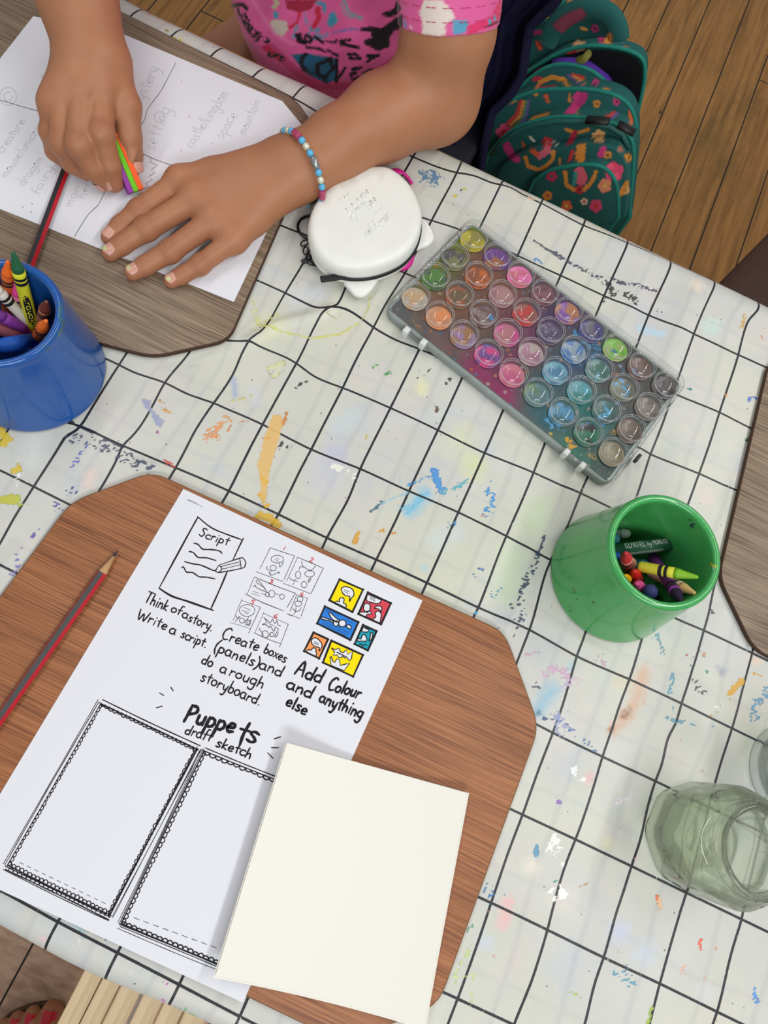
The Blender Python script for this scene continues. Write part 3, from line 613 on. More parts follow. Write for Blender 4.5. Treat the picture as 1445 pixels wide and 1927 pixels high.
GL = {  # hand lettering: strokes on a baseline, x-height 1
 'a': (1.0, [arc(.42, .5, .4, .5, 60, 330), [(.8, .95), (.78, .4), (.95, 0)]]), 'b': (.9, [[(.15, 2), (.12, 1), (.12, .05)], arc(.42, .45, .38, .48, 150, -170)]),
 'c': (.85, [arc(.5, .5, .45, .5, 45, 320)]), 'd': (1.0, [arc(.4, .48, .38, .46, 50, 330), [(.85, 2), (.8, 1), (.82, 0)]]),
 'e': (.9, [[(.12, .5), (.75, .62), (.62, .98), (.3, .95), (.1, .5), (.3, .05), (.8, .15)]]), 'f': (.7, [[(.75, 1.9), (.45, 1.9), (.35, 1.2), (.3, -.1)], [(.05, .9), (.75, .95)]]),
 'g': (.95, [arc(.42, .5, .38, .46, 50, 330), [(.8, .95), (.8, 0), (.7, -.75), (.3, -.9), (.05, -.65)]]), 'h': (.95, [[(.15, 2), (.12, 1), (.1, 0)], [(.12, .55), (.45, .95), (.72, .75), (.78, 0)]]),
 'i': (.4, [[(.2, .95), (.2, 0)], [(.22, 1.5), (.24, 1.58)]]), 'k': (.85, [[(.15, 2), (.12, 1), (.1, 0)], [(.7, 1), (.15, .45), (.8, 0)]]), 'l': (.4, [[(.2, 2), (.18, 1), (.2, 0)]]),
 'n': (.95, [[(.12, 1), (.12, 0)], [(.12, .6), (.45, .98), (.72, .75), (.78, 0)]]), 'm': (1.3, [[(.1, 1), (.1, 0)], [(.1, .6), (.35, .98), (.55, .7), (.58, 0)], [(.58, .6), (.85, .98), (1.05, .7), (1.1, 0)]]),
 'o': (.95, [arc(.45, .48, .4, .48, 80, 450, 10)]), 'p': (.95, [[(.12, 1), (.12, 0), (.1, -.9)], arc(.42, .5, .4, .47, 150, -160)]),
 'r': (.75, [[(.12, 1), (.12, 0)], [(.12, .5), (.35, .92), (.7, .9)]]), 's': (.8, [[(.7, .9), (.35, 1), (.15, .75), (.45, .5), (.65, .25), (.4, 0), (.05, .1)]]),
 't': (.75, [[(.4, 1.7), (.36, .8), (.45, 0)], [(.05, 1.1), (.78, 1.15)]]), 'u': (.95, [[(.12, 1), (.15, .3), (.42, 0), (.75, .35), (.78, 1)], [(.78, .9), (.82, 0)]]),
 'x': (.8, [[(.1, 1), (.75, 0)], [(.72, 1), (.05, 0)]]), 'y': (.9, [[(.1, 1), (.2, .35), (.45, .15), (.75, .5)], [(.8, 1), (.7, 0), (.5, -.8), (.1, -.8)]]), 'v': (.8, [[(.1, 1), (.4, 0), (.75, 1)]]),
 'w': (1.2, [[(.1, 1), (.3, 0), (.55, .8), (.8, 0), (1.1, 1)]]), ',': (.3, [[(.15, .1), (.1, -.2)]]), '.': (.4, [[(.2, .02), (.24, .08)]]), '/': (.6, [[(.05, -.2), (.6, 1.9)]]),
 '(': (.5, [[(.5, 2), (.15, 1.2), (.12, .3), (.4, -.5)]]), ')': (.5, [[(.05, 2), (.42, 1.2), (.4, .3), (.05, -.5)]]),
 'S': (1.1, [[(1, 1.8), (.6, 2.05), (.25, 1.7), (.6, 1.15), (.85, .7), (.55, .05), (.05, .3)]]), 'T': (1.1, [[(.55, 2), (.5, 1), (.5, 0)], [(0, 2), (1.15, 2.02)]]),
 'W': (1.7, [[(.05, 1.9), (.3, .3), (.5, 0), (.85, 1.3), (1.15, 0), (1.35, .4), (1.65, 1.9)]]), 'C': (1.2, [[(1.1, 1.8), (.7, 2.05), (.2, 1.5), (.12, .7), (.45, 0), (1.05, .15)]]),
 'A': (1.3, [[(.1, 0), (.6, 2.05), (1.1, 0)], [(.3, .75), (1, .85)]]), 'P': (1.1, [[(.2, 2), (.2, 1), (.15, 0)], [(.2, 1.95), (.8, 1.9), (.9, 1.3), (.2, .9)]]),
 '1': (.5, [[(.25, 1.6), (.2, 0)]]), '2': (.9, [[(.1, 1.3), (.45, 1.7), (.75, 1.3), (.1, 0)], [(.1, 0), (.85, .05)]]), '3': (.8, [[(.1, 1.5), (.6, 1.6), (.35, .9), (.7, .5), (.1, 0)]]),
 '4': (.9, [[(.5, 1.7), (.1, .6), (.85, .6)], [(.65, 1.1), (.6, 0)]]), '5': (.8, [[(.75, 1.6), (.25, 1.6), (.2, .95), (.65, .8), (.5, .1), (.1, 0)]]), '6': (.8, [[(.65, 1.7), (.2, .9), (.15, .2), (.5, 0), (.7, .5), (.2, .7)]]),
 'K': (1.0, [[(.15, 2), (.1, 0)], [(.9, 2), (.15, .9), (.95, 0)]]), ' ': (.6, [])}
GL.update({'H': (1.0, [[(.1, 2), (.1, 0)], [(.85, 2), (.85, 0)], [(.1, 1), (.85, 1)]]), 'E': (.9, [[(.8, 2), (.1, 2), (.1, 0), (.8, 0)], [(.1, 1), (.7, 1)]]), 'L': (.85, [[(.1, 2), (.1, 0), (.8, 0)]]),
           'O': (1.1, [arc(.5, 1, .45, .98, 90, 450, 14)]), 'I': (.4, [[(.2, 2), (.2, 0)]]), 'Y': (1.0, [[(.1, 2), (.5, 1), (.9, 2)], [(.5, 1), (.5, 0)]]),
 'M': (1.3, [[(.1, 0), (.2, 2), (.65, .7), (1.1, 2), (1.2, 0)]]), 'U': (1.0, [[(.1, 2), (.12, .4), (.5, 0), (.85, .4), (.88, 2)]]), 'N': (1.0, [[(.1, 0), (.12, 2), (.85, 0), (.88, 2)]]), 'G': (1.1, [[(.95, 1.6), (.5, 2), (.1, 1), (.5, 0), (.95, .3), (.95, .9), (.6, .9)]])})
def write(sh, text, p0, p1, h, w, mi=1, up=(.45, -.893)):
    p0 = np.array(p0, float); p1 = np.array(p1, float); up = np.array(up)
    tot = sum(GL[c][0] for c in text) + .12 * (len(text) - 1)
    adv = (p1 - p0) / tot; x = 0; r = random.Random(len(text) * 7 + int(p0[0]))
    for ch in text:
        wd, st = GL[ch]; dy = r.uniform(-.08, .08); sc = r.uniform(.94, 1.08)
        for s_ in st:
            pts = [p0 + adv * (x + px) + up * h * ((py + dy) * sc) for px, py in s_]
            sh.stroke(pts, w * (1.22 if mi == 1 else 1), mi, True, 4, .2)
        x += wd + .12
def cv(pts, ox, oy, k): return [(ox + x / k, oy + y / k) for x, y in pts]

# ------------------------------------------------------------------ comic worksheet
PZ = BT + .0008
paper_m = NT('white_copy_paper'); paper_m.P(Base_Color=L4((226, 226, 232)), Roughness=.75, Specular_IOR_Level=.2); paper_m = paper_m.m
Yel = plain((250, 222, 5), .7, .2, name='yellow_ink'); Red = plain((214, 72, 86), .7, .2); Blu = plain((45, 125, 215), .7, .2); Tea = plain((30, 155, 175), .7, .2); Ora = plain((250, 155, 90), .7, .2)
ws = Sheet(PZ, [paper_m, INK, GREYINK, REDINK, Yel, Red, Blu, Tea, Ora, paper_m])
tl, tr_, br_ = W(345, 920, PZ), W(795, 1130, PZ), W(457, 1887, PZ); bl = tl + (br_ - tr_)
V, F = prism([p[:2] for p in (tl, bl, br_, tr_)], BT + .0001, PZ); ws.mb.add(V, F, 0)
o = (250, 920, 5.78); S1 = lambda L, w, **k: ws.stroke(cv(L, *o), w, 1, **k)
S1([(700,300),(850,420),(1010,490),(1195,557)], 2.6); S1([(1204,535),(1170,600),(1090,770)], 2.6); S1([(1030,890),(950,1080),(845,1312)], 3.0)
S1([(705,312),(600,500),(285,1080)], 3.0); S1([(285,1080),(420,1165),(600,1225),(875,1322)], 3.6)
for L in ([(660,590),(710,605),(760,655),(850,660),(940,675),(970,705)],[(610,680),(660,695),(710,745),(800,750),(905,780)],[(560,790),(650,815),(740,830),(870,885),(905,885)],[(530,860),(550,850),(585,905),(650,910),(720,955),(800,960),(895,980)]): S1(L, 2.5)
for L in ([(935,830),(1160,755),(1200,755),(1228,800),(1215,845),(1180,865),(935,910),(905,880),(935,830)],[(1162,757),(1170,810),(1178,865)],[(950,846),(1155,796)],[(970,873),(1165,826)],[(935,830),(970,870),(930,910)]): S1(L, 2.0, n=2)
write(ws, 'Script', (373,1008), (428,1027), 8.5, 2.0); write(ws, 'Think', (271,1132), (313,1150), 10.5, 2.3); write(ws, 'of', (320,1151), (339,1158), 9, 2.2)
write(ws, 'a', (341,1161), (352,1166), 9, 2.2); write(ws, 'story.', (353,1168), (398,1188), 9.5, 2.2); write(ws, 'Write', (256,1163), (312,1186), 9.5, 2.3)
write(ws, 'a', (317,1191), (329,1195), 10, 2.4); write(ws, 'script.', (339,1199), (387,1219), 9.5, 2.3); write(ws, 'Create', (415,1201), (485,1225), 10.5, 2.4)
write(ws, 'boxes', (495,1228), (537,1247), 9.5, 2.3); write(ws, '(panels)', (401,1224), (484,1257), 11, 2.5); write(ws, 'and', (486,1257), (529,1274), 11, 2.5)
write(ws, 'do', (378,1248), (398,1256), 10, 2.5); write(ws, 'a', (412,1264), (424,1269), 10.5, 2.4); write(ws, 'rough', (430,1270), (494,1296), 11, 2.4); write(ws, 'storyboard.', (376,1280), (488,1328), 11, 2.4)
write(ws, 'Add', (553,1267), (603,1287), 14, 3.6); write(ws, 'Colour', (615,1297), (676,1314), 12, 3.4); write(ws, 'and', (537,1295), (586,1314), 11.5, 3.3)
write(ws, 'anything', (599,1320), (680,1352), 12, 3.4); write(ws, 'else', (536,1327), (575,1346), 12, 3.4)
write(ws, 'Puppe', (344,1356), (438,1381), 17, 5.0); write(ws, 't', (438,1397), (460,1405), 27, 5); write(ws, 's', (461,1394), (481,1402), 21, 4.6)
write(ws, 'draft', (347,1380), (396,1395), 10, 2.4); write(ws, 'sketch', (405,1404), (471,1428), 10, 2.6)
for a, b in (((321.7,1293.6),(325.6,1300)),((300.4,1304),(308,1309)),((294.6,1332),(305,1329)),((516,1390.5),(528,1386.6)),((511,1407),(524,1407)),((504,1417),(513.6,1427))): ws.stroke([a, b], 2.6, 1, taper=.2)
o2 = (420, 1010, 7.225); S2 = lambda L, w=1.1, mi=2, **k: ws.stroke(cv(L, *o2), w, mi, **k)
for L, w in (([(500,435),(640,150)],1.4),([(635,150),(800,205),(970,260)],1.1),([(970,260),(825,585)],1.7),([(445,475),(810,610)],1.5),([(860,605),(1010,285)],1.2),([(1005,278),(1180,350),(1362,430)],1.3),([(1362,425),(1195,770)],1.9),([(820,635),(1190,775)],1.4),([(330,770),(425,545)],1.3),([(425,545),(700,665),(985,770)],1.3),([(978,770),(870,960)],1.8),([(300,775),(500,880),(825,1010)],1.4),([(910,1010),(1000,790)],1.6),([(985,785),(1145,835)],1.1),([(1145,835),(1060,1080)],1.5),([(870,1045),(1050,1115)],1.4),([(885,1060),(935,1080)],1.2),([(135,1135),(255,850)],1.3),([(250,865),(505,960)],1.1),([(505,960),(345,1310)],1.7),([(95,1165),(370,1250)],1.1),([(430,1310),(550,1030)],1.1),([(545,1040),(885,1190)],1.2),([(885,1190),(765,1500)],1.8),([(415,1305),(600,1390),(780,1455)],1.2)): S2(L, w)
for a in ((735,305,85,52),(680,425,42,38),(1175,505,66,42),(1018,520,35,50),(1100,652,38,42),(600,788,27,28),(660,775,42,48),(800,815,32,34),(1045,848,40,36),(1020,910,46,36),(325,1003,105,80),(255,1140,34,34),(325,1165,30,36),(570,1325,44,46),(660,1330,30,28)): S2(arc(*a, 20, 375, 12), 1.1)
for L in ([(770,350),(765,410),(800,380),(820,330)],[(710,290),(760,310)],[(700,310),(750,335)],[(600,400),(585,435),(620,445)],[(620,445),(645,525),(740,490),(765,500),(750,470)],[(650,460),(645,525)],[(1065,330),(1080,390),(1140,440),(1200,455),(1255,400)],[(1090,415),(1045,410),(1035,450)],[(1190,550),(1155,600),(1170,615),(1200,560)],[(900,550),(920,580),(1010,610)],[(980,580),(945,660)],[(445,600),(480,590),(560,700),(600,760)],[(445,605),(480,640),(570,700)],[(405,680),(440,660),(450,690),(600,760)],[(700,770),(775,800)],[(385,770),(500,810)],[(400,740),(480,770)],[(510,770),(570,790)],[(990,950),(985,1010),(960,1060)],[(940,970),(985,1015),(1040,1000),(1060,960)],[(280,960),(370,1000)],[(250,1000),(350,1030)],[(280,1030),(340,1050)],[(170,1070),(200,1110),(230,1080),(200,1110),(160,1160)],[(345,1090),(320,1160),(350,1210),(380,1130),(350,1150)],[(550,1095),(640,1165),(670,1120),(700,1180),(730,1140),(740,1195),(785,1215)],[(550,1095),(590,1160),(530,1195),(590,1200),(620,1240),(640,1210),(690,1290),(710,1230),(760,1270)],[(600,1170),(700,1215)],[(500,1240),(490,1265),(520,1290),(550,1350)],[(740,1270),(700,1360),(730,1350),(750,1290)],[(590,1390),(650,1320)]): S2(L, 1.2)
for ch, x, y in (('1',533-2,1033),('2',581,1056),('3',506,1096),('4',563,1120),('5',470,1135),('6',514,1161)): write(ws, ch, (x, y), (x + 7, y + 3), 4.6, 1.6, 3)
o3 = (560, 1080, 7.605)
def cpanel(poly, mi, over=12):
    P = cv(poly, *o3); ws.fill(P, mi)
    for a, b in zip(P, P[1:] + P[:1]):
        a = np.array(a); b = np.array(b); d = (b - a) / np.linalg.norm(b - a)
        ws.stroke([a - d * .6, (a + b) / 2, b + d * .8], 3.9, 1, smooth=False, taper=.1)
cpanel([(600,80),(935,225),(785,545),(455,378)], 4); cpanel([(1005,265),(1335,420),(1195,720),(870,575)], 5); cpanel([(390,465),(870,690),(755,945),(280,710)], 6)
cpanel([(935,730),(1130,820),(1005,1095),(815,1005)], 7); cpanel([(228,838),(435,935),(308,1210),(92,1105)], 8); cpanel([(482,955),(935,1160),(795,1470),(362,1268)], 4)
def blob(L, w=2.0, closed=True, sm=True):
    P = cv(L, *o3); ws.fill(P, 9, .0001, sm)
    if closed: P = P + [P[0]]
    ws.stroke(P, w, 1, sm, 3, taper=.1)
blob([(622,215),(655,185),(710,185),(770,210),(805,260),(800,315),(770,345),(740,400),(745,325),(690,312),(645,275)]); blob([(540,408),(560,388),(600,400),(597,360),(635,338),(667,365),(655,415),(695,435),(690,478)], closed=False)
blob([(1000,290),(1180,365),(1185,405),(1140,425),(1060,410),(985,375)]); blob([(940,500),(955,440),(1000,420),(1040,460),(1025,530),(980,550)]); blob([(900,545),(960,545),(1030,530),(1055,575),(1000,575),(965,610),(880,565)])
blob([(1100,490),(1130,460),(1190,465),(1205,500),(1195,540),(1165,505)]); blob([(1080,645),(1120,610),(1110,560),(1150,530),(1190,560),(1195,610),(1180,690)], closed=False)
blob([(340,630),(360,618),(500,670),(510,705),(450,670),(350,650)]); blob([(445,560),(465,550),(560,640),(600,670),(560,690),(490,640)]); blob(arc(548,710,36,38,0,345,10)); blob(arc(640,708,52,50,0,345,10)); blob([(690,750),(730,725),(765,755),(755,790),(720,775)])
for L in ([(395,490),(600,585)],[(600,560),(840,665)],[(400,520),(440,540)],[(360,680),(500,740)],[(350,710),(720,870)],[(330,730),(690,890)],[(560,760),(730,840)],[(690,660),(790,705)]): ws.stroke(cv(L, *o3), 1.1, 1)
blob([(940,760),(1020,795),(1000,830),(940,830),(920,815)]); blob([(1040,850),(1070,840),(1065,920),(1020,960),(1040,900)]); blob([(855,940),(870,920),(905,935),(925,880),(960,870),(990,930),(970,965),(920,960),(870,965)])
ws.stroke(cv([(880,1015),(905,1000),(930,1030),(960,1010),(995,1025)], *o3), 1.8, 1)
blob([(195,950),(230,915),(290,930),(345,1000),(345,1050),(305,1105),(310,1055),(250,1040),(205,1000)]); blob([(130,1110),(150,1085),(195,1090),(215,1060),(260,1070),(262,1115),(275,1140),(262,1168)], closed=False)
blob([(485,1060),(540,1085),(590,1060),(610,1110),(650,1130),(700,1085),(715,1150),(785,1110),(770,1210),(745,1245),(700,1190),(690,1210),(640,1180),(620,1200),(580,1195),(570,1160),(510,1165),(530,1120)], sm=False)
blob([(465,1190),(480,1180),(505,1250),(530,1270),(560,1215),(600,1230),(610,1310),(690,1290),(745,1275),(665,1385),(480,1310)], sm=False); ws.stroke(cv([(560,1120),(700,1190)], *o3), 3, 1)
for L in ([(670,225),(745,260)],[(670,250),(720,280)],[(1040,325),(1110,360)],[(1040,350),(1110,390)],[(955,775),(1010,800)],[(235,965),(300,1000)],[(235,990),(295,1020)]): ws.stroke(cv(L, *o3), 1.6, 1)
# puppet frames with scalloped borders
def scal(a, b, side, pitch=8.6, r=4.6, w=1.8, jit=.8):
    a = np.array(a, float); b = np.array(b, float); L = np.linalg.norm(b - a); d = (b - a) / L; nr = np.array([-d[1], d[0]]) * side
    k = int(L / pitch); q = L / k; rr = random.Random(int(L * 10))
    for i in range(k):
        h = r * rr.uniform(.8, 1.2); j = rr.uniform(-jit, jit) * .3
        P = [a + d * (i * q + j), a + d * ((i + .15) * q + j) + nr * h * .8, a + d * ((i + .5) * q + j) + nr * h, a + d * ((i + .85) * q + j) + nr * h * .75, a + d * ((i + 1) * q + j)]
        ws.stroke(P, w, 1, True, 3, taper=.05)
def lines(a, b, offs, w=1.4):
    a = np.array(a, float); b = np.array(b, float); d = (b - a) / np.linalg.norm(b - a); nr = np.array([-d[1], d[0]])
    for k, (o_, wd) in enumerate(offs):
        m = (a + b) / 2 + nr * (o_ + 1.2 * math.sin(k * 2 + a[0])); ws.stroke([a + nr * o_ - d * (3 * (k % 2)), m, b + nr * o_ + d * 2], wd, 1, True, 10, taper=.1)
f1 = [(190,1323),(372,1409),(207,1722),(14,1628)]
lines(f1[0], f1[1], [(-7,2.2),(1,1.8),(2.6,1.6)]); scal(f1[0], f1[1], 1, 8.5, 5.5, 2.2); lines(f1[0], f1[3], [(4.5,1.5),(8,1.3),(0,1.8)]); scal(f1[0], f1[3], -1, 9.2, 4.6)
lines(f1[1], f1[2], [(0,2.4),(2.5,1.8),(-5,1.2),(-7,1.0)]); scal(f1[1], f1[2], 1, 10.5, 5.5, 2.0); lines(f1[3], f1[2], [(0,2.6),(3.5,2.0),(9,2.4),(11,1.6)], 2); scal(f1[3], f1[2], -1, 8.2, 6.5, 1.9); scal((16,1630+7), (205,1727), -1, 8.8, 5.0, 1.9)
f2 = [(384,1413),(530,1472),(440,1826),(228,1738)]
lines(f2[0], f2[1], [(-6,2.0),(0,2.2)]); scal(f2[0], f2[1], 1, 11.5, 6, 2.4); lines(f2[0], f2[3], [(0,2.6),(3,1.6),(6.5,1.2)]); scal(f2[0], f2[3], -1, 10.5, 5.5, 2.0)
lines(f2[3], f2[2], [(0,2.8),(2.5,2.0),(6,1.6),(11,1.2)]); scal(f2[3], f2[2], -1, 10.0, 5.5, 2.6)
for k in range(12):
    t_ = k / 11.0; ws.stroke([(37 + 154 * t_, 1623 + 74 * t_), (44 + 154 * t_, 1626.5 + 74 * t_)], 1.6, 2)
for k in range(9):
    t_ = k / 8.0; ws.stroke([(252 + 145 * t_, 1727 + 53 * t_), (262 + 145 * t_, 1731 + 53 * t_)], 1.8, 2)
wsr = empty('worksheet', tuple((tl + br_) / 2)); WO[wsr.name].z = BT; wsr.location.z = BT
tag(wsr, 'white printed comic worksheet with black lettering and small coloured panels', 'paper')
ws.mb.build('sheet', ws.mats, wsr, False)
st = [W(*p, PZ + .0004) for p in ((353, 940.5), (366, 946), (380, 954))]
V, F = tube([st[0] - np.array([0, 0, .0005])] + st + [st[2] - np.array([0, 0, .0005])], .00032, 8); mk('staple', V, F, plain((190, 190, 195), .3, .5, name='steel', Metallic=.9), wsr)

# ------------------------------------------------------------------ child's drawing
cz = BT + .0006
faint = plain((206, 206, 212), .8, .1, name='show_through'); thin = plain((60, 60, 66), .7, .2, name='fine_pen')
cs = Sheet(cz, [paper_m, thin, faint, GREYINK, plain((220, 90, 110), .7, .2)])
BL = W(440, 568, cz); up_ = (W(572, 250, cz) - BL); ex = (W(0, 393, cz) - BL); ex = ex / np.linalg.norm(ex) * .297
O = [BL[:2], W(500, 440, cz)[:2], W(577, 246, cz)[:2], W(531, 190, cz)[:2], W(470, 165, cz)[:2], W(215, 57, cz)[:2], (BL + ex + np.array([-.012, .206, 0]))[:2], (BL + ex)[:2]]
V, F = prism(O, BT + .0001, cz); cs.mb.add(V, F, 0)
cs.stroke([(331,118),(310,158),(300,175),(278,205),(272,225),(255,252),(247,268)], 1.0, 1); cs.stroke([(247,278),(285,297),(320,310),(345,318)], 1.0, 1); cs.stroke([(0,188),(30,197),(85,213)], 1.0, 1)
cs.stroke([(199,356),(185,385),(165,405),(139,447)], 1.0, 1)
cs.stroke([(284,297),(283,305),(296,311),(284,320),(292,325),(280,332),(287,338),(274,345),(281,351),(267,357),(275,362),(258,366),(265,372),(250,376),(257,381),(240,385),(235,395)], 1.0, 1, smooth=False)
for k in range(4): cs.stroke([(325 + 5 * k, 309 + k), (332 + 4 * k, 318), (331 + 5 * k, 326)], .8, 1)
upm = (-.95, -.35)
for tx, a, b, h in (('castle/kingdom', (362,278), (432,175), 11), ('space', (420,262), (448,215), 11), ('mountain', (462,255), (490,190), 9), ('setting', (290,285), (322,205), 13), ('mystery', (262,205), (300,128), 12),
                    ('creature', (5,288), (48,228), 9), ('mouse/unicorn', (12,335), (84,232), 9), ('dragon', (45,350), (82,298), 9), ('fairy', (72,368), (102,315), 9), ('man', (133,390), (152,352), 8), ('hero', (158,375), (175,330), 8), ('fun', (88,155), (112,120), 8)):
    write(cs, tx, a, b, h, 2.0, 2, upm)
cs.stroke(arc(15, 181, 16, 17, 0, 350, 14), 2.6, 2); cs.stroke(arc(15, 181, 8, 8, 0, 300, 10), 2.6, 2); cs.stroke(arc(300, 220, 9, 10, 0, 350, 10), 2.4, 2)
for x, y in ((340,152),(398,268),(355,218),(339,282)): cs.stroke([(x, y), (x + 2, y + 2.5)], 1.2, 4)
for x, y in ((59,382),(57,397),(41,388)): cs.stroke([(x, y), (x + 3, y + 3)], 1.2, 3)
cd = cs.mb.build('drawing_paper', cs.mats, None, False); tag(cd, 'white sheet with fine pen lines that the child is drawing on', 'paper')

# ------------------------------------------------------------------ pencils
def pencil(a, b, rad, label, sharp_end=True, name='pencil'):
    a = Vector(a); b = Vector(b); d = (b - a).normalized(); L = (b - a).length
    up = Vector((0, 0, 1)); side = d.cross(up).normalized(); up = side.cross(d)
    r = empty(name, (min(a.x, b.x), min(a.y, b.y), min(a.z, b.z) - rad))
    tag(r, label, 'pencil', 'red and black striped pencils')
    rd = plain((190, 28, 46), .3, .5, name='red_lacquer'); bk = plain((34, 34, 38), .3, .5, name='black_lacquer')
    wd = plain((196, 156, 112), .7, .3, name='pencil_wood'); gr = plain((52, 52, 56), .4, .5, name='graphite')
    def ring(t_, rr, hexed=True):
        out = []
        for k in range(18):
            an = 2 * math.pi * (k + .0) / 18; q = rr * (math.cos(math.pi / 6) / math.cos(((an) % (math.pi / 3)) - math.pi / 6) if hexed else 1)
            out.append(a + d * t_ + side * math.cos(an) * q + up * math.sin(an) * q)
        return out
    cone = .020
    V = ring(0, rad) + ring(cone if False else L - cone, rad); F = []; mi = []
    for k in range(18):
        F.append((k, (k + 1) % 18, 18 + (k + 1) % 18, 18 + k)); mi.append(0 if (k // 3) % 2 == 0 else 1)
    F.append(tuple(range(18))[::-1]); mi.append(1)
    mk('barrel', V, F, [rd, bk], r, False, mi)
    V = ring(L - cone, rad * .985) + ring(L - .0055, .0011, False); F = [(k, (k + 1) % 18, 18 + (k + 1) % 18, 18 + k) for k in range(18)] + [tuple(range(18, 36))]
    mk('wood_tip', V, F, wd, r, True)
    V = ring(L - .0056, .0011, False) + ring(L, .0003, False); F = [(k, (k + 1) % 18, 18 + (k + 1) % 18, 18 + k) for k in range(18)] + [tuple(range(18, 36))]
    mk('lead', V, F, gr, r, True)
    return r
pr = .0037
tipv = Vector(W(224, 1035, BT + .0035)); pencil(Vector(W(222, 1036, BT + pr)) + (Vector(W(0, 1352, BT + pr)) - Vector(W(222, 1036, BT + pr))).normalized() * .175, W(222, 1036, BT + pr), pr, 'sharpened red and black pencil beside the comic worksheet')
a_, b_ = Vector(W(57, 497, cz + pr)), Vector(W(128, 306, cz + pr)); dd = (a_ - b_).normalized()
pencil(b_ + dd * .115, b_ - dd * .055, pr, 'red and black pencil lying on the drawing under the child\'s right hand')

# ------------------------------------------------------------------ stack of cream card
card = plain((236, 232, 222), .8, .15, name='cream_card')
Z0 = PZ + .0004
cq = [np.array(W(*p, Z0 + .010)[:2]) for p in ((540,1398),(882,1493),(799,1935),(406,1833))]
for k, (dx, dy, lift, lab) in enumerate(((.0016,.0005,0,'cream card sheet at the bottom of the loose stack'),(-.0008,-.0016,.0009,'cream card sheet in the middle of the loose stack'),(0,0,.0019,'top cream card sheet of the stack on the worksheet'))):
    N = 24; V = []
    for lev in (0, 1):
        for i in range(N + 1):
            for j in range(N + 1):
                u, v = i / N, j / N
                p = (cq[0] * (1 - u) + cq[1] * u) * (1 - v) + (cq[3] * (1 - u) + cq[2] * u) * v
                edge = (abs(u - .62) / .62) ** 2 * .0105 + max(0, v - .5) ** 2 * .006
                V.append((p[0] + dx, p[1] + dy, Z0 + lift + edge + lev * .0006))
    M = (N + 1) ** 2; F = []
    for i in range(N):
        for j in range(N):
            q = i * (N + 1) + j; F.append((M + q, M + q + 1, M + q + N + 2, M + q + N + 1)); F.append((q, q + N + 1, q + N + 2, q + 1))
    rim = [i * (N + 1) for i in range(N + 1)] + [N * (N + 1) + j for j in range(1, N + 1)] + [i * (N + 1) + N for i in range(N - 1, -1, -1)] + [j for j in range(N - 1, 0, -1)]
    for a, b in zip(rim, rim[1:] + rim[:1]): F.append((a, M + a, M + b, b))
    o_ = mk('card_sheet', V, F, card, None, True)
    sm_ = o_.modifiers.new('edges', 'EDGE_SPLIT'); sm_.split_angle = math.radians(50)
    tag(o_, lab, 'card', 'loose cream card sheets')
# ------------------------------------------------------------------ plastic cups
CH = .088
def cup_mat(name, c, stain, inside):
    t = NT(name); co = t.coord('Object')
    base = t.mix(t.noise(co, 22, 4, .6), L4([x * .93 for x in c]), L4([min(255, x * 1.05 + 4) for x in c]))
    sm = t.math('MULTIPLY', t.math('SUBTRACT', t.noise(co, 55, 5, .65), .60), 4.0, clamp=True)
    base = t.mix(t.math('MULTIPLY', sm, .45), base, L4(stain))
    pa = t.attr('paint'); e = t.math('MULTIPLY', t.math('SUBTRACT', t.noise(co, 500, 3), .5), .5)
    a = t.math('MULTIPLY', t.math('SUBTRACT', t.math('ADD', pa.outputs['Alpha'], e), .3), 3.0, clamp=True)
    base = t.mix(a, base, pa.outputs['Color'])
    t.P(Base_Color=base, Roughness=.16, Specular_IOR_Level=.62)
    t.set(t.b, 'Subsurface Weight', .12); t.set(t.b, 'Subsurface Scale', .012)
    t.bump(t.noise(co, 120, 3), .08, .001)
    return t.m
def cup(c, mat, label, marks):
    prof = [(0.0, .0003), (.052, .0003), (.0548, .001), (.0556, .003)]
    for k in range(1, 30):
        u = k / 30; prof.append((.0556 - (.0556 - .0440) * (u ** .92), .003 + (.0815 - .003) * u))
    prof += [(.0440, .0828), (.0440, .0850), (.0434, .0866), (.0422, .0877), (.0408, .0880), (.0392, .0876), (.0382, .0866), (.0378, .085)]
    for k in range(1, 20): prof.append((.0378 - .0002 * k, .085 - (.085 - .006) * k / 20))
    prof += [(.034, .0060), (.0, .0060)]
    prof = [(max(r, 1e-7), h) for r, h in prof]
    V, F = lathe(prof, 120, (c[0], c[1], 0))
    C = paint(np.array(V), marks)
    o = mk('pencil_cup', V, F, mat, None, True, colors={'paint': C}); tag(o, label, 'cup'); return o
gc = cup((.1975, .2372), cup_mat('green_plastic', (66, 160, 84), (40, 96, 84), None), 'green plastic cup holding crayons on the tablecloth',
    [([(1078,1108),(1086,1128)],5,(70,95,45),.8,'d'),([(1082,1112),(1088,1126)],4,(60,80,40),.8,'d'),([(1060,1035),(1120,1022)],2,(45,95,60),.8,'s'),([(1125,1018),(1135,1016)],5,(120,80,60),.6,'s'),([(1070,1140),(1085,1152)],9,(45,110,60),.7,'s'),
     ([(1296,978),(1303,990)],9,(25,60,75),.7,'d'),([(1322,988),(1340,1010)],6,(25,40,80),.9,'s'),([(1346,1040),(1348,1048)],5,(60,120,170),.9,'d'),([(1335,1068),(1338,1062),(1345,1066)],6,(230,205,40),1,'d'),([(1344,1070)],7,(180,220,220),1,'d'),([(1318,1109)],4,(200,190,60),.9),
     ([(1275,945),(1330,975)],9,(70,100,120),.4,'d'),([(1260,1150),(1300,1140)],5,(40,90,110),.5,'s'),([(1080,1058)],3,(30,60,40),.9),([(1115,1135)],4,(35,80,50),.9)])
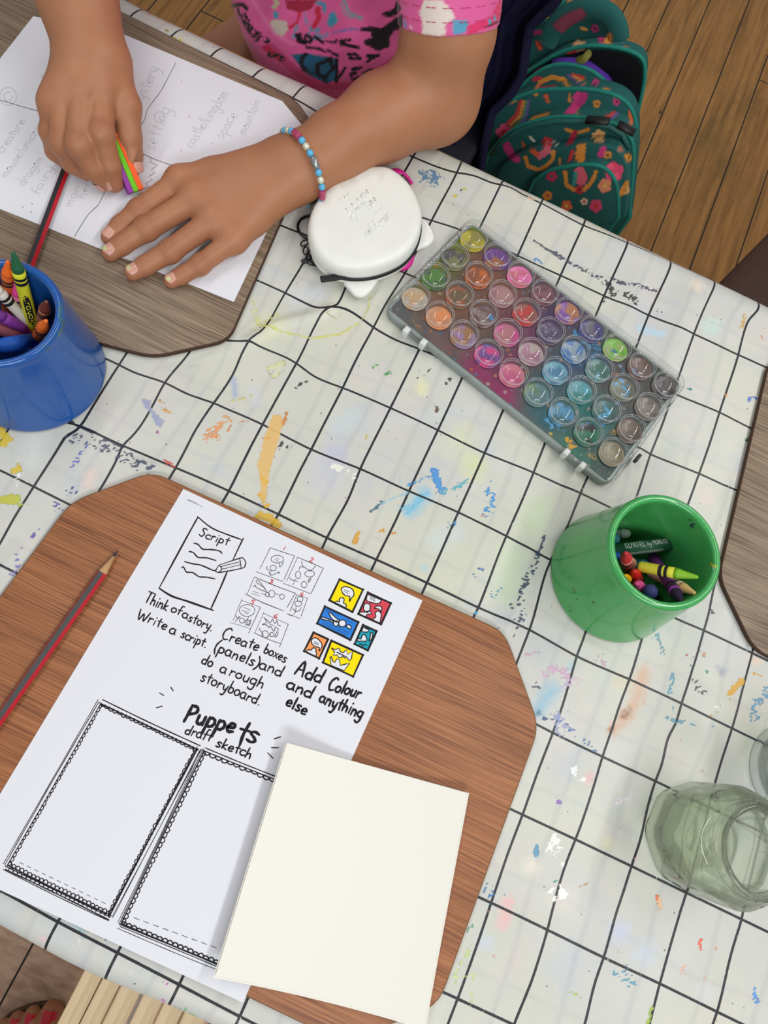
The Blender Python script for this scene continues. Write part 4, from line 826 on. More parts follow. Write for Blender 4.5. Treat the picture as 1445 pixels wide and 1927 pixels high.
bc = cup((-.307, .181), cup_mat('blue_plastic', (24, 84, 160), (36, 84, 96), None), 'blue plastic cup holding crayons on the left of the table',
    [([(112,560),(116,600),(108,640)],12,(70,110,80),.5,'d'),([(85,650),(95,662)],14,(50,90,100),.5,'d'),([(60,722),(70,735)],12,(30,80,100),.5,'s'),([(115,672)],3,(170,205,235),1),([(140,690)],3,(190,210,240),1),([(118,708)],3,(190,210,240),1),([(116,725),(122,728)],3,(110,150,200),.9,'d'),([(88,620),(92,640)],5,(110,175,215),.6,'s')])

# ------------------------------------------------------------------ crayons
BLACKP = plain((28, 28, 32), .55, .3, name='black_band')
def axis(a, b):
    a = Vector(a); b = Vector(b); d = (b - a).normalized(); L = (b - a).length
    s, u, _ = frame_of(d); return a, b, d, L, s, u
def turn(a, d, s, u, prof, n=20):
    V = []; F = []
    for t_, r in prof:
        for k in range(n):
            an = 2 * math.pi * k / n; V.append(a + d * t_ + s * math.cos(an) * r + u * math.sin(an) * r)
    for i in range(len(prof) - 1):
        for k in range(n):
            k2 = (k + 1) % n; F.append((i * n + k, i * n + k2, (i + 1) * n + k2, (i + 1) * n + k))
    F.append(tuple(range(n))[::-1]); F.append(tuple((len(prof) - 1) * n + k for k in range(n)))
    return V, F
def cyl_text(mb, text, a, d, s, u, r, t0, t1, ang, h, w, mi, lift=.0002):
    "writing wrapped on a cylinder: runs along d from t0 to t1, centred on direction ang"
    tot = sum(GL[c][0] for c in text) + .12 * (len(text) - 1); adv = (t1 - t0) / tot; x = 0
    for ch in text:
        wd, st = GL[ch]
        for s_ in st:
            P = [np.array(p) for p in spline([(x + px, py) for px, py in s_], 3)] if len(s_) > 2 else [np.array((x + px, py)) for px, py in s_]
            V = []
            for i, p in enumerate(P):
                dd_ = P[min(i + 1, len(P) - 1)] - P[max(i - 1, 0)]; q = np.array([dd_[0] * adv, dd_[1] * h]); q = q / (np.linalg.norm(q) + 1e-12)
                for sg in (1, -1):
                    tt = t0 + p[0] * adv - q[1] * w * sg / 2; hh = (p[1] - .5) * h + q[0] * w * sg / 2; hh = -hh
                    an = ang + hh / r; V.append(a + d * tt + (s * math.cos(an) + u * math.sin(an)) * (r + lift))
            mb.add(V, [(2 * i, 2 * i + 2, 2 * i + 3, 2 * i + 1) for i in range(len(P) - 1)], mi)
        x += wd + .12
def ang_to_cam(mid, s, u):
    v = Vector(CP.tolist()) - mid; return math.atan2(v.dot(u), v.dot(s))
def crayon(tip, tail, wax, paper, label, group, r=.0042, bands=True, cone=.0135, brand=False, L=None):
    tip = Vector(tip); tail = Vector(tail)
    if L: tail = tip + (tail - tip).normalized() * L
    a, b, d, L, s, u = axis(tail, tip)
    lo = Vector((min(a.x, b.x), min(a.y, b.y), min(a.z, b.z)))
    root = empty('crayon', lo); tag(root, label, 'crayon', group)
    wx = plain(wax, .42, .4, name='wax'); pp = plain(paper, .6, .25, name='crayon_wrapper', var=.1)
    sh = L - cone; wl = sh - .0035
    prof = [(.0, r * .9), (.0015, r), (wl - .0115, r), (wl - .0114, r), (wl - .0085, r), (wl - .0084, r), (wl - .007, r), (wl - .0069, r), (wl - .0045, r), (wl - .0044, r), (wl, r)]
    prof = [(max(0, p), q) for p, q in prof]
    V, F = turn(a, d, s, u, prof, 24); mi = [0] * len(F)
    if bands:
        for seg in (3, 7):
            for k in range(24): mi[seg * 24 + k] = 1
    m = MB(); m.add(V, F, 0); m.m = mi
    if brand:
        an = ang_to_cam((a + b) / 2, s, u)
        V = []; n1 = 14
        for i in range(n1 + 1):
            tt = wl - .020 - .034 * i / n1; hw = .0026 * (1 - abs(2 * i / n1 - 1) ** 6)
            for j in range(7):
                q = an + (j / 3 - 1) * hw / r; V.append(a + d * tt + (s * math.cos(q) + u * math.sin(q)) * (r + .0001))
        m.add(V, [(i * 7 + j, i * 7 + j + 1, i * 7 + 8 + j, i * 7 + 7 + j) for i in range(n1) for j in range(6)], 1)
        cyl_text(m, 'Crayola', a, -d, s, u, r, -(wl - .021), -(wl - .053), an, -.0026, .0006, 0)
    m.build('wrapper', [pp, BLACKP], root)
    V, F = turn(a, d, s, u, [(wl - .001, r * .93), (sh, r * .93), (sh + .0006, r * .84), (L - .0012, r * .34), (L - .0003, r * .27), (L, r * .12)], 24)
    mk('wax_tip', V, F, wx, root)
    return root
def pastel(a, b, r, body, label, group, band=None, text=None, name='oil_pastel'):
    a, b, d, L, s, u = axis(a, b)
    root = empty(name, (min(a.x, b.x), min(a.y, b.y), min(a.z, b.z))); tag(root, label, 'pastel', group)
    V, F = turn(a, d, s, u, [(0, r * .7), (.001, r * .93), (.008, r * .96), (.0081, r), (L - .007, r), (L - .0069, r * .95), (L - .003, r * .9), (L - .0008, r * .6), (L, r * .2)], 24)
    m = MB(); m.add(V, F, 0)
    if text:
        an = ang_to_cam((a + b) / 2, s, u)
        cyl_text(m, text, a, d, s, u, r, .010, L - .010, an - .35, .0022, .0005, 1)
        V = []
        for i in range(9):
            tt = .012 + (L - .026) * i / 8
            for j in range(4): q = an + .55 + j * .14; V.append(a + d * tt + (s * math.cos(q) + u * math.sin(q)) * (r + .00012))
        m.add(V, [(i * 4 + j, i * 4 + j + 1, i * 4 + 5 + j, i * 4 + 4 + j) for i in range(8) for j in range(3)], 2)
    m.build('stick', [plain(body, .55, .3, name='pastel_wax', var=.3), plain((200, 205, 200), .6), plain((120, 140, 125), .6, var=.4)], root)
    return root
GG = 'crayons and pastels in the green cup'; GB = 'crayons in the blue cup'
crayon(W(1313.8,1086.5,.086), W(1203,1066,.058), (128, 182, 40), (205, 200, 62), 'lime crayon in yellow paper lying on top across the green cup', GG)
crayon(W(1308,1117,.0835), W(1225,1078,.030), (238, 196, 130), (214, 190, 165), 'pale peach crayon poking out at the lower right rim of the green cup', GG)
crayon(W(1284,1135,.0845), W(1228,1048,.020), (42, 32, 62), (132, 62, 142), 'dark purple crayon in violet paper leaning in the green cup', GG, r=.0045)
crayon(W(1177.5,1040,.083), W(1180,1075,.030), (186, 48, 58), (206, 120, 112), 'crimson crayon standing highest at the left wall of the green cup', GG, r=.0046, L=.062)
crayon(W(1193,1075,.070), W(1203,1096,.014), (205, 36, 30), (196, 60, 46), 'bright red crayon standing between the yellow and lime ones in the green cup', GG, r=.0044, L=.054)
crayon(W(1176,1083,.073), W(1188,1102,.018), (240, 190, 20), (226, 170, 30), 'small golden yellow crayon standing at the left wall of the green cup', GG, r=.0034, L=.050)
crayon(W(1198,1099,.072), W(1212,1112,.016), (226, 84, 150), (214, 100, 150), 'pink crayon standing in front of the red one in the green cup', GG, r=.0044, L=.052)
pastel(W(1226,1120,.014), W(1223,1112,.070), .0055, (54, 62, 112), 'blunt navy pastel standing upright at the front of the green cup', GG)
pastel(W(1150,1037,.034), W(1274,1022,.040), .0056, (44, 96, 74), 'dark green oil pastel with printed sleeve lying in the green cup', GG, text='OILPASTEL by MUNGYO')
pastel(W(1150,1003,.024), W(1187,1004,.028), .0042, (120, 140, 128), 'short grey pastel stub lying at the back of the green cup', GG)
pastel(W(1142,1010,.030), W(1166,1018,.034), .0050, (44, 110, 124), 'short teal pastel stub against the left wall of the green cup', GG)
pastel(W(1150,1046,.044), W(1163,1049,.055), .0042, (30, 92, 190), 'bright blue pastel stub at the left wall of the green cup', GG)
pastel(W(1190,1058,.022), W(1222,1068,.030), .0052, (60, 130, 140), 'teal pastel under the purple crayon in the green cup', GG)
pastel(W(1180,1068,.040), W(1191,1054,.052), .0046, (178, 130, 100), 'short tan pastel stub behind the crimson crayon in the green cup', GG)
crayon(W(25,475,.108), W(70,640,.018), (28, 92, 58), (208, 208, 46), 'dark green crayon in yellow paper, the tallest in the blue cup', GB, r=.0046, brand=True)
crayon(W(15,491,.100), W(14,600,.022), (238, 110, 34), (206, 96, 40), 'tall orange crayon beside the green one in the blue cup', GB, r=.0046)
crayon(W(30,528,.080), W(44,620,.014), (224, 70, 150), (206, 116, 140), 'pink crayon behind the green one in the blue cup', GB, r=.0042)
crayon(W(-30,520,.086), W(66,618,.030), (226, 222, 210), (206, 202, 190), 'white crayon with dark bands slanting in the blue cup', GB, r=.0042)
crayon(W(-28,578,.070), W(70,632,.022), (110, 48, 130), (132, 58, 150), 'purple crayon slanting low in the blue cup', GB, r=.0046, bands=False)
crayon(W(87.5,567,.083), W(76,620,.020), (112, 58, 46), (176, 112, 92), 'brown crayon against the right wall of the blue cup', GB, r=.0044)
crayon(W(87,603,.083), W(62,650,.018), (240, 116, 36), (228, 104, 40), 'orange crayon nearest the lower right rim of the blue cup', GB, r=.0042)
pastel(W(64,640,.040), W(-6,652,.062), .0056, (30, 88, 180), 'blue pastel lying nearest the front rim of the blue cup', GB)
pastel(W(50,640,.030), W(-14,612,.048), .0050, (150, 80, 92), 'dusky pink pastel between the purple and blue ones in the blue cup', GB)
pastel(W(30,612,.020), W(-20,585,.040), .0046, (176, 84, 44), 'rust pastel under the white crayon in the blue cup', GB)

# ------------------------------------------------------------------ paint palette
def clear_mat(name, tint=(1, 1, 1), edge=(.55, .58, .58), ior=1.47, rough=.03):
    t = NT(name); tr = t.n('ShaderNodeBsdfTransparent'); gl = t.n('ShaderNodeBsdfGlossy'); gl.inputs['Roughness'].default_value = rough
    lw = t.n('ShaderNodeLayerWeight', i_Blend=.32)
    ex_ = t.math('POWER', lw.outputs['Facing'], 2.2)
    t.set(tr, 'Color', t.mix(ex_, tuple(tint) + (1,), tuple(edge) + (1,)))
    l5 = t.n('ShaderNodeLayerWeight', i_Blend=.5); f0 = ((ior - 1) / (ior + 1)) ** 2; fr = t.math('ADD', f0, t.math('MULTIPLY', t.math('POWER', l5.outputs['Facing'], 5.0), .9)); mx = t.n('ShaderNodeMixShader')
    t.set(mx, 0, fr); t.t.links.new(tr.outputs[0], mx.inputs[1]); t.t.links.new(gl.outputs[0], mx.inputs[2])
    t.t.links.new(mx.outputs[0], t.out.inputs['Surface']); return t.m
LZ = .0165
q00, q80, q03, q83 = (W(*p, LZ) for p in ((891.8,446.5), (1254.7,723.2), (782.4,555.9), (1155.6,849.7)))
c_tl, c_tr, c_br, c_bl = (W(*p, LZ)[:2] for p in ((893,404), (1299,712), (1151,916), (718,573)))
cen = (c_tl + c_tr + c_br + c_bl) / 4
ux = (c_tr - c_tl + c_br - c_bl); ux /= np.linalg.norm(ux); uy = np.array([-ux[1], ux[0]])
hx, hy = .1255, .0675
def PL(a, b): return cen + ux * a + uy * b
def rrect(hx, hy, r, n=6):
    out = []
    for sx_, sy_, a0 in ((1, 1, 0), (-1, 1, 90), (-1, -1, 180), (1, -1, 270)):
        for k in range(n + 1):
            a = math.radians(a0 + 90 * k / n); out.append((sx_ * (hx - r) + r * math.cos(a), sy_ * (hy - r) + r * math.sin(a)))
    return out
pal = empty('paint_palette', (cen[0], cen[1], 0)); tag(pal, 'clear plastic palette of round watercolour pans, stained and closed, on the tablecloth', 'paint palette')
def pal_mat():
    t = NT('stained_tray'); co = t.coord('Object'); pa = t.attr('paint')
    n1 = t.noise(co, 70, 5, .65); base = t.mix(t.math('MULTIPLY', n1, .28), pa.outputs['Color'], t.mix(n1, L4((50, 50, 52)), L4((150, 140, 134))))
    vo = t.n('ShaderNodeTexVoronoi', i_Scale=230.0); t.set(vo, 'Vector', co); sc_ = t.n('ShaderNodeSeparateColor'); t.set(sc_, 0, vo.outputs['Color'])
    d = t.math('MULTIPLY', t.math('LESS_THAN', vo.outputs[0], t.math('MULTIPLY', sc_.outputs[2], .42)), t.math('GREATER_THAN', sc_.outputs[0], .62))
    dc = t.ramp(sc_.outputs[1], [(0, L4((190, 180, 165))), (.3, L4((60, 50, 55))), (.5, L4((205, 120, 60))), (.65, L4((170, 160, 150))), (.8, L4((60, 110, 140)))])
    base = t.mix(t.math('MULTIPLY', d, .6), base, dc)
    t.P(Base_Color=base, Roughness=.35, Specular_IOR_Level=.5); t.bump(n1, .3, .002); return t.m
M0 = ([(860,400),(1310,700),(1150,930),(700,570)], 4, (80, 74, 74), 1, 'f')
PB = [M0] + [(p, w * 1.35, tuple(max(0, min(255, x + (x - sum(c) / 3) * .60 - 26)) for x in c), min(1, a * 1.1), 'w') for p, w, c, a in (([(870,430),(800,520)],50,(128,130,62),.95),([(905,420),(850,480)],30,(120,128,50),.8),([(740,570),(780,600)],40,(110,112,112),.9),([(820,570),(900,590)],50,(140,112,96),.8),([(900,500),(960,560)],40,(140,104,88),.8),([(820,640),(870,650)],30,(130,112,110),.8),
    ([(1000,480),(1060,540)],34,(112,84,92),.9),([(1000,600),(960,590)],40,(128,88,104),.8),([(900,690),(950,740)],40,(150,66,112),.9),([(940,700),(1000,640)],36,(132,84,112),.8),([(1040,600),(1100,560)],44,(92,74,104),.9),([(1060,700),(1120,660)],44,(70,100,122),.9),
    ([(1010,740),(1030,790)],40,(62,112,116),.95),([(1090,760),(1130,800)],50,(50,116,112),.95),([(1060,840),(1100,870)],36,(46,120,108),.95),([(1150,640),(1180,620)],26,(96,110,82),.7),([(1200,680),(1250,700)],40,(72,76,70),.9),([(1230,770),(1200,830)],50,(66,76,72),.9),([(1140,890),(1170,860)],40,(56,86,80),.9))]
PBM = [([(1082,625),(1100,635),(1118,640)],7,(62,150,205),.85,'d'),([(1110,635),(1125,660),(1115,680)],10,(66,150,200),.6,'d'),([(1098,640),(1110,655)],8,(70,160,205),.7,'d'),([(1030,790),(1040,803)],7,(90,170,220),.95,'d'),([(1045,800),(1050,806)],8,(90,170,220),.95,'d'),([(1068,828),(1080,838),(1076,842)],9,(235,170,30),1,'d'),([(1036,815),(1039,820)],5,(225,180,30),.9,'d'),([(1108,855),(1118,860)],7,(205,160,50),.8,'d'),
    ([(1150,815),(1165,810),(1172,818)],6,(205,155,60),.8,'d'),([(1160,760),(1175,740)],7,(70,160,210),.6,'d'),([(950,470),(962,490),(950,505)],6,(90,50,140),.8,'d'),([(1168,688),(1172,696)],6,(80,150,200),.8,'d'),([(1135,800),(1125,790)],6,(70,160,215),.8,'d'),([(925,450),(935,455)],6,(100,70,130),.6,'s'),([(1000,580),(1040,590)],10,(120,50,140),.4,'s'),([(760,560),(790,620)],12,(180,120,50),.5,'s'),([(830,640),(850,660)],8,(180,60,60),.6,'s')]
# tray: an outer shell and a stained floor
V, F = prism([PL(*p) for p in rrect(hx, hy, .010)], .0004, .0088, .002, 3)
mk('tray', V, F, plain((138, 146, 142), .3, .5, name='tray_plastic', var=.3), pal)
N1, N2 = 240, 130
gu = np.linspace(-hx + .004, hx - .004, N1); gv = np.linspace(-hy + .004, hy - .004, N2); A1, A2 = np.meshgrid(gu, gv, indexing='ij')
PPt = cen[None, :] + A1.reshape(-1, 1) * ux + A2.reshape(-1, 1) * uy; PPt = np.c_[PPt, np.full(len(PPt), .0094)]
C = paint(PPt, PB); C = paint(PPt, PBM, C)
mk('paint_film', PPt, grid_faces(N1, N2), pal_mat(), pal, colors={'paint': C})
pan_m = NT('dried_watercolour'); _pa = pan_m.attr('paint'); _n = pan_m.noise(pan_m.coord('Object'), 300, 4)
pan_m.P(Base_Color=pan_m.mix(pan_m.math('MULTIPLY', _n, .35), _pa.outputs['Color'], L4((120, 105, 100))), Roughness=.3, Specular_IOR_Level=.5); pan_m.bump(_n, .3, .001); pan_m = pan_m.m
WELL = [[((196,180,36),(150,140,60)),((168,104,66),(110,60,140)),((244,124,186),(215,110,130)),((112,66,80),(140,90,100)),((136,88,168),(190,126,90)),((66,66,128),(110,105,120)),((118,190,56),(160,180,110)),((106,76,66),(120,100,95)),((50,48,50),(90,85,85))],
 [((128,128,82),(76,78,78)),((206,104,24),(150,80,40)),((184,136,134),(160,112,120)),((200,52,54),(150,90,80)),((82,70,106),(120,110,130)),((66,124,182),(150,170,185)),((58,116,104),(110,150,150)),((108,108,88),(130,135,120)),((106,96,86),(130,120,110))],
 [((80,132,52),(60,90,60)),((166,88,52),(110,90,60)),((112,76,68),(140,120,120)),((208,72,146),(190,120,130)),((176,124,146),(190,170,165)),((74,130,166),(110,170,190)),((54,138,132),(90,160,170)),((66,116,108),(60,90,90)),((98,84,72),(120,100,85))],
 [((192,182,166),(205,170,130)),((238,146,84),(210,150,110)),((166,118,74),(160,130,170)),((220,66,136),(120,70,150)),((204,90,134),(215,120,140)),((92,132,138),(90,130,90)),((56,108,116),(80,150,190)),((24,124,92),(30,40,44)),((172,162,132),(150,140,110))]]
BLOBS = [([(918,650),(925,640),(935,655)],9,(62,150,215),1,'d'),([(905,668),(920,676)],7,(96,66,140),.9,'d'),([(922,596),(925,600)],8,(60,150,215),1),([(908,580)],3,(60,110,170),1),([(1168,712),(1180,735),(1176,745)],8,(80,170,225),1,'d'),([(1160,722)],6,(80,170,225),1,'d'),([(1193,700),(1197,704)],8,(90,165,215),1,'d'),([(1135,762),(1145,775),(1130,785)],8,(80,175,225),1,'d'),([(1095,800),(1110,795)],4,(110,150,220),1,'d'),([(1105,803),(1115,812)],9,(30,35,40),1,'d'),
 ([(1047,780),(1055,784)],4,(90,160,210),1,'s'),([(1102,730),(1105,740)],5,(90,180,215),1,'d'),([(1125,700),(1122,715)],5,(90,180,210),.9,'d'),([(1152,658),(1158,662)],3,(60,110,170),1),([(893,533),(905,540)],8,(130,50,50),1,'d'),([(945,505),(958,498)],8,(110,60,160),.9,'d')]
rr_ = random.Random(3)
for j in range(4):
    for i in range(9):
        u, v = i / 8, j / 3
        p = (q00 * (1 - u) + q80 * u) * (1 - v) + (q03 * (1 - u) + q83 * u) * v
        V = []; F = []
        ring = [0, .002, .004, .006, .008, .0098, .0112, .0120]
        zz = [.0098, .0098, .0099, .0100, .0102, .0106, .0112, .0108]
        V.append((p[0], p[1], zz[0]))
        for k in range(1, 8):
            for a in range(28):
                an = 2 * math.pi * a / 28; V.append((p[0] + ring[k] * math.cos(an), p[1] + ring[k] * math.sin(an), zz[k]))
        for a in range(28): F.append((0, 1 + a, 1 + (a + 1) % 28))
        for k in range(6):
            for a in range(28): F.append((1 + k * 28 + a, 1 + (k + 1) * 28 + a, 1 + (k + 1) * 28 + (a + 1) % 28, 1 + k * 28 + (a + 1) % 28))
        V = np.array(V); ca, cb_ = WELL[j][i]
        nz = vnoise(V[:, 0] * 1000 + i * 37 + 999, V[:, 1] * 1000 + j * 91 + 999, 5.5, 21)
        m = np.clip((nz - .5) * 5 + .35, 0, 1)[:, None]
        C = np.c_[lin(ca) * (1 - m) + lin(cb_) * m, np.ones(len(V))]
        C = paint(V, BLOBS, C); C[:, 3] = 1
        mk('paint_pan', V, F, pan_m, pal, colors={'paint': C})
lid_m = clear_mat('clear_plastic_lid', (.985, .99, .99), (.72, .75, .76))
lid = MB()
outer = rrect(hx + .0012, hy + .0012, .011, 8); n_ = len(outer)
def ring_at(ins, z):
    k = (hx + .0012 - ins) / (hx + .0012); k2 = (hy + .0012 - ins) / (hy + .0012)
    return [tuple(PL(x * k, y * k2)) + (z,) for x, y in outer]
rings = [ring_at(0, .0070), ring_at(0, .0140), ring_at(.0004, .0152), ring_at(.0014, .0160), ring_at(.0035, .0163), ring_at(.0040, .0158), ring_at(.0065, .0158)]
V = [p for r in rings for p in r]; F = []
for r in range(len(rings) - 1):
    for k in range(n_): F.append((r * n_ + k, r * n_ + (k + 1) % n_, (r + 1) * n_ + (k + 1) % n_, (r + 1) * n_ + k))
F.append(tuple((len(rings) - 1) * n_ + k for k in range(n_)))
lid.add(V, F, 0)
for j in range(4):
    for i in range(9):
        u, v = i / 8, j / 3
        p = (q00 * (1 - u) + q80 * u) * (1 - v) + (q03 * (1 - u) + q83 * u) * v
        prof = [(.0131, .0158), (.0130, .0176), (.0126, .0182), (.0121, .0182), (.0117, .0176), (.0116, .0168), (.0112, .0168), (.0104, .0178), (.0090, .0192), (.0068, .0204), (.0040, .0211), (.0015, .0213), (1e-6, .0213)]
        V, F = lathe(prof, 40, (p[0], p[1], 0)); lid.add(V, F[:-1] if len(F[-1]) > 4 else F, 0)
ringm = clear_mat('ring_highlight', (.9, .9, .9), (.9, .9, .9)); _nt = ringm.node_tree  # whitish tubes on the moulded rings, their highlight put into the colour
_df = _nt.nodes.new('ShaderNodeBsdfDiffuse'); _df.inputs[0].default_value = (.8, .8, .8, 1); _mx = _nt.nodes.new('ShaderNodeMixShader'); _mx.inputs[0].default_value = .28
_src = _nt.nodes['Material Output'].inputs['Surface'].links[0].from_socket; _nt.links.new(_src, _mx.inputs[1]); _nt.links.new(_df.outputs[0], _mx.inputs[2]); _nt.links.new(_mx.outputs[0], _nt.nodes['Material Output'].inputs['Surface'])
for j in range(4):
    for i in range(9):
        u, v = i / 8, j / 3; p = (q00 * (1 - u) + q80 * u) * (1 - v) + (q03 * (1 - u) + q83 * u) * v
        for rr, zz in ((.01285, .0181), (.0115, .0172)):
            V, F = tube([(p[0] + math.cos(a) * rr, p[1] + math.sin(a) * rr, zz) for a in np.linspace(0, 2 * math.pi, 41)[:-1]], .00026, 6, closed=True); lid.add(V, F, 1)
lid.build('lid', [lid_m, ringm], pal, True)
wh_cl = plain((214, 216, 212), .35, .5, name='latch_plastic')
for (pa_, pb_) in (((764,624),(796,647)), ((1064,853),(1094,878))):
    a = W(*pa_, .012)[:2]; b = W(*pb_, .012)[:2]; m = (a + b) / 2; L = np.linalg.norm(b - a) / 2
    mb = MB()
    V, F = rbox((m[0], m[1], .010), (ux[0], ux[1], 0), (uy[0], uy[1], 0), (0, 0, 1), L * .9, .0016, .0045, .0006); mb.add(V, F, 1)
    for e in (a, b):
        V, F = rbox((e[0], e[1], .011), (ux[0], ux[1], 0), (uy[0], uy[1], 0), (0, 0, 1), .0026, .0032, .0050, .0008); mb.add(V, F, 0)
    mb.build('latch', [wh_cl, lid_m], pal)
h_ = W(1200, 862, .010)[:2]
V, F = rbox((h_[0], h_[1], .009), (uy[0], uy[1], 0), (ux[0], ux[1], 0), (0, 0, 1), .004, .0014, .003, .0004); mk('hinge', V, F, plain((44, 46, 48), .4), pal)
# ------------------------------------------------------------------ smooth solid bodies (signed distance -> one closed mesh)
import openvdb
class Solid:
    def __init__(s, lo, hi, vox):
        s.lo = np.array(lo, float); s.vox = vox; n = np.ceil((np.array(hi) - s.lo) / vox).astype(int) + 1
        s.F = np.full(tuple(n), .03, np.float32)
    def reg(s, lo, hi):
        i0 = np.maximum(np.floor((np.array(lo) - s.lo) / s.vox).astype(int), 0); i1 = np.minimum(np.ceil((np.array(hi) - s.lo) / s.vox).astype(int) + 1, s.F.shape)
        if (i1 <= i0).any(): return None, None
        sl = tuple(slice(a, b) for a, b in zip(i0, i1))
        ax = [s.lo[k] + s.vox * np.arange(i0[k], i1[k], dtype=np.float32) for k in range(3)]
        return sl, np.meshgrid(*ax, indexing='ij', sparse=True)
    def cone(s, a, b, ra, rb, k=.006, flat=None, root=None):
        "round cone a->b joined softly; root=(k_root, reach): softer near a"
        a = np.array(a, float); b = np.array(b, float); pad = max(ra, rb) + .012 + k
        sl, g = s.reg(np.minimum(a, b) - pad, np.maximum(a, b) + pad)
        if sl is None: return
        ab = b - a; L2 = ab @ ab + 1e-12
        dx, dy, dz = g[0] - a[0], g[1] - a[1], g[2] - a[2]
        t = np.clip((dx * ab[0] + dy * ab[1] + dz * ab[2]) / L2, 0, 1)
        ex, ey, ez = dx - t * ab[0], dy - t * ab[1], dz - t * ab[2]
        if flat is not None:
            nx, ny, nz, q = flat; c = ex * nx + ey * ny + ez * nz
            d = np.sqrt(ex ** 2 + ey ** 2 + ez ** 2 + (1 / q ** 2 - 1) * c * c)
        else: d = np.sqrt(ex ** 2 + ey ** 2 + ez ** 2)
        d = d - (ra + (rb - ra) * t)
        kk = k
        if root: kk = k + (root[0] - k) * np.clip(1 - t * math.sqrt(L2) / root[1], 0, 1)
        f = s.F[sl]; h = np.clip(.5 + .5 * (f - d) / kk, 0, 1)
        s.F[sl] = (f * (1 - h) + d * h - kk * h * (1 - h)).astype(np.float32)
    def chain(s, pts, k=.004, root=None):
        for i in range(len(pts) - 1):
            (a, ra), (b, rb) = pts[i], pts[i + 1]
            s.cone(a, b, ra, rb, k, None, root if i == 0 else None)
    def ell(s, c, r, k=.006, sub=False, R=None):
        c = np.array(c, float); r = np.array(r, float); pad = r.max() + .012 + k
        sl, g = s.reg(c - pad, c + pad)
        if sl is None: return
        X = [g[i] - c[i] for i in range(3)]
        if R is not None: X = [sum(R[i][j] * X[j] for j in range(3)) for i in range(3)]
        q = np.sqrt(sum((X[i] / r[i]) ** 2 for i in range(3))); d = (q - 1) * r.min()
        f = s.F[sl]
        if sub:
            h = np.clip(.5 - .5 * (f + d) / k, 0, 1); s.F[sl] = (f * (1 - h) - d * h + k * h * (1 - h)).astype(np.float32)
        else:
            h = np.clip(.5 + .5 * (f - d) / k, 0, 1); s.F[sl] = (f * (1 - h) + d * h - k * h * (1 - h)).astype(np.float32)
    def plane_cut(s, p, n, lo=None, hi=None):
        "remove everything on the +n side of the plane"
        if lo is None: lo = s.lo; hi = s.lo + np.array(s.F.shape) * s.vox
        sl, g = s.reg(lo, hi)
        d = (g[0] - p[0]) * n[0] + (g[1] - p[1]) * n[1] + (g[2] - p[2]) * n[2]
        s.F[sl] = np.maximum(s.F[sl], d)
    def mesh(s):
        g = openvdb.FloatGrid(.03); g.copyFromArray(np.clip(s.F, -.03, .03)); g.transform = openvdb.createLinearTransform(s.vox)
        p, q = g.convertToQuads(0.0)
        return np.asarray(p, float) + s.lo, np.asarray(q)[:, ::-1]
def J(px, py, z, r): return (W(px, py, z), r)

# ------------------------------------------------------------------ the child
def skin_mat():
    t = NT('skin'); co = t.coord('Object'); tn = t.attr('tone')
    n = t.noise(co, 28, 4, .6)
    base = t.mix(n, L4((158, 104, 72)), L4((182, 126, 90)))
    base = t.mix(t.math('MULTIPLY', t.noise(co, 9, 3), .35), base, L4((176, 116, 86)))
    base = t.mix(t.math('MULTIPLY', tn.outputs['Alpha'], .55), base, tn.outputs['Color'])
    vo = t.n('ShaderNodeTexVoronoi', i_Scale=38.0); t.set(vo, 'Vector', co); sc_ = t.n('ShaderNodeSeparateColor'); t.set(sc_, 0, vo.outputs['Color'])
    mole = t.math('MULTIPLY', t.math('LESS_THAN', vo.outputs[0], .030), t.math('GREATER_THAN', sc_.outputs[0], .90))
    base = t.mix(t.math('MULTIPLY', mole, .7), base, L4((84, 50, 38)))
    t.P(Base_Color=base, Roughness=.5, Specular_IOR_Level=.4)
    t.set(t.b, 'Subsurface Weight', .18); t.set(t.b, 'Subsurface Scale', .006); t.b.inputs['Subsurface Radius'].default_value = (1.0, .35, .2)
    v2 = t.n('ShaderNodeTexVoronoi', feature='DISTANCE_TO_EDGE', i_Scale=700.0); t.set(v2, 'Vector', co)
    t.bump(t.math('ADD', t.math('MULTIPLY', v2.outputs[0], .5), t.noise(co, 220, 3)), .12, .0006)
    return t.m
skin = skin_mat()
Lh = Solid((-.34, .27, -.005), (-.03, .80, .34), .00105)
elbL = W(818, 182, .045); wrL = W(572, 314, .034)
upL = W(843, 60, .100); shL = upL + (upL - elbL) / np.linalg.norm(upL - elbL) * .12 + np.array([-.03, .02, 0])
Lh.chain([(shL, .043), (upL, .0375), (elbL, .0385)], .02)
Lh.cone(elbL, W(721, 221, .043), .0385, .0360, .02); Lh.cone(W(721, 221, .043), W(636, 271, .039), .0355, .0295, .012); Lh.cone(W(636, 271, .039), wrL, .0295, .0285, .012, (0, 0, 1, .9))
Lh.ell(W(828, 194, .040), (.028, .028, .026), .01)
MC = [(J(338,342,.0255,.0108)), (J(368,375,.0275,.0110)), (J(400,415,.0250,.0106)), (J(438,452,.0205,.0096))]
WB = [(J(545,296,.030,.0170)), (J(550,310,.032,.0185)), (J(552,328,.031,.0175)), (J(548,346,.027,.0160))]
for (a, ra), (b, rb) in zip(WB, MC):
    Lh.cone(a, b, ra, rb + .0015, .016)
for (a, ra), (b, rb) in zip(MC[:-1], MC[1:]):
    Lh.cone(W(*(np.array(PX(a)) * .7 + np.array(PX(WB[1][0])) * .3), a[2] - .004), W(*(np.array(PX(b)) * .7 + np.array(PX(WB[2][0])) * .3), b[2] - .004), .0115, .0115, .012)
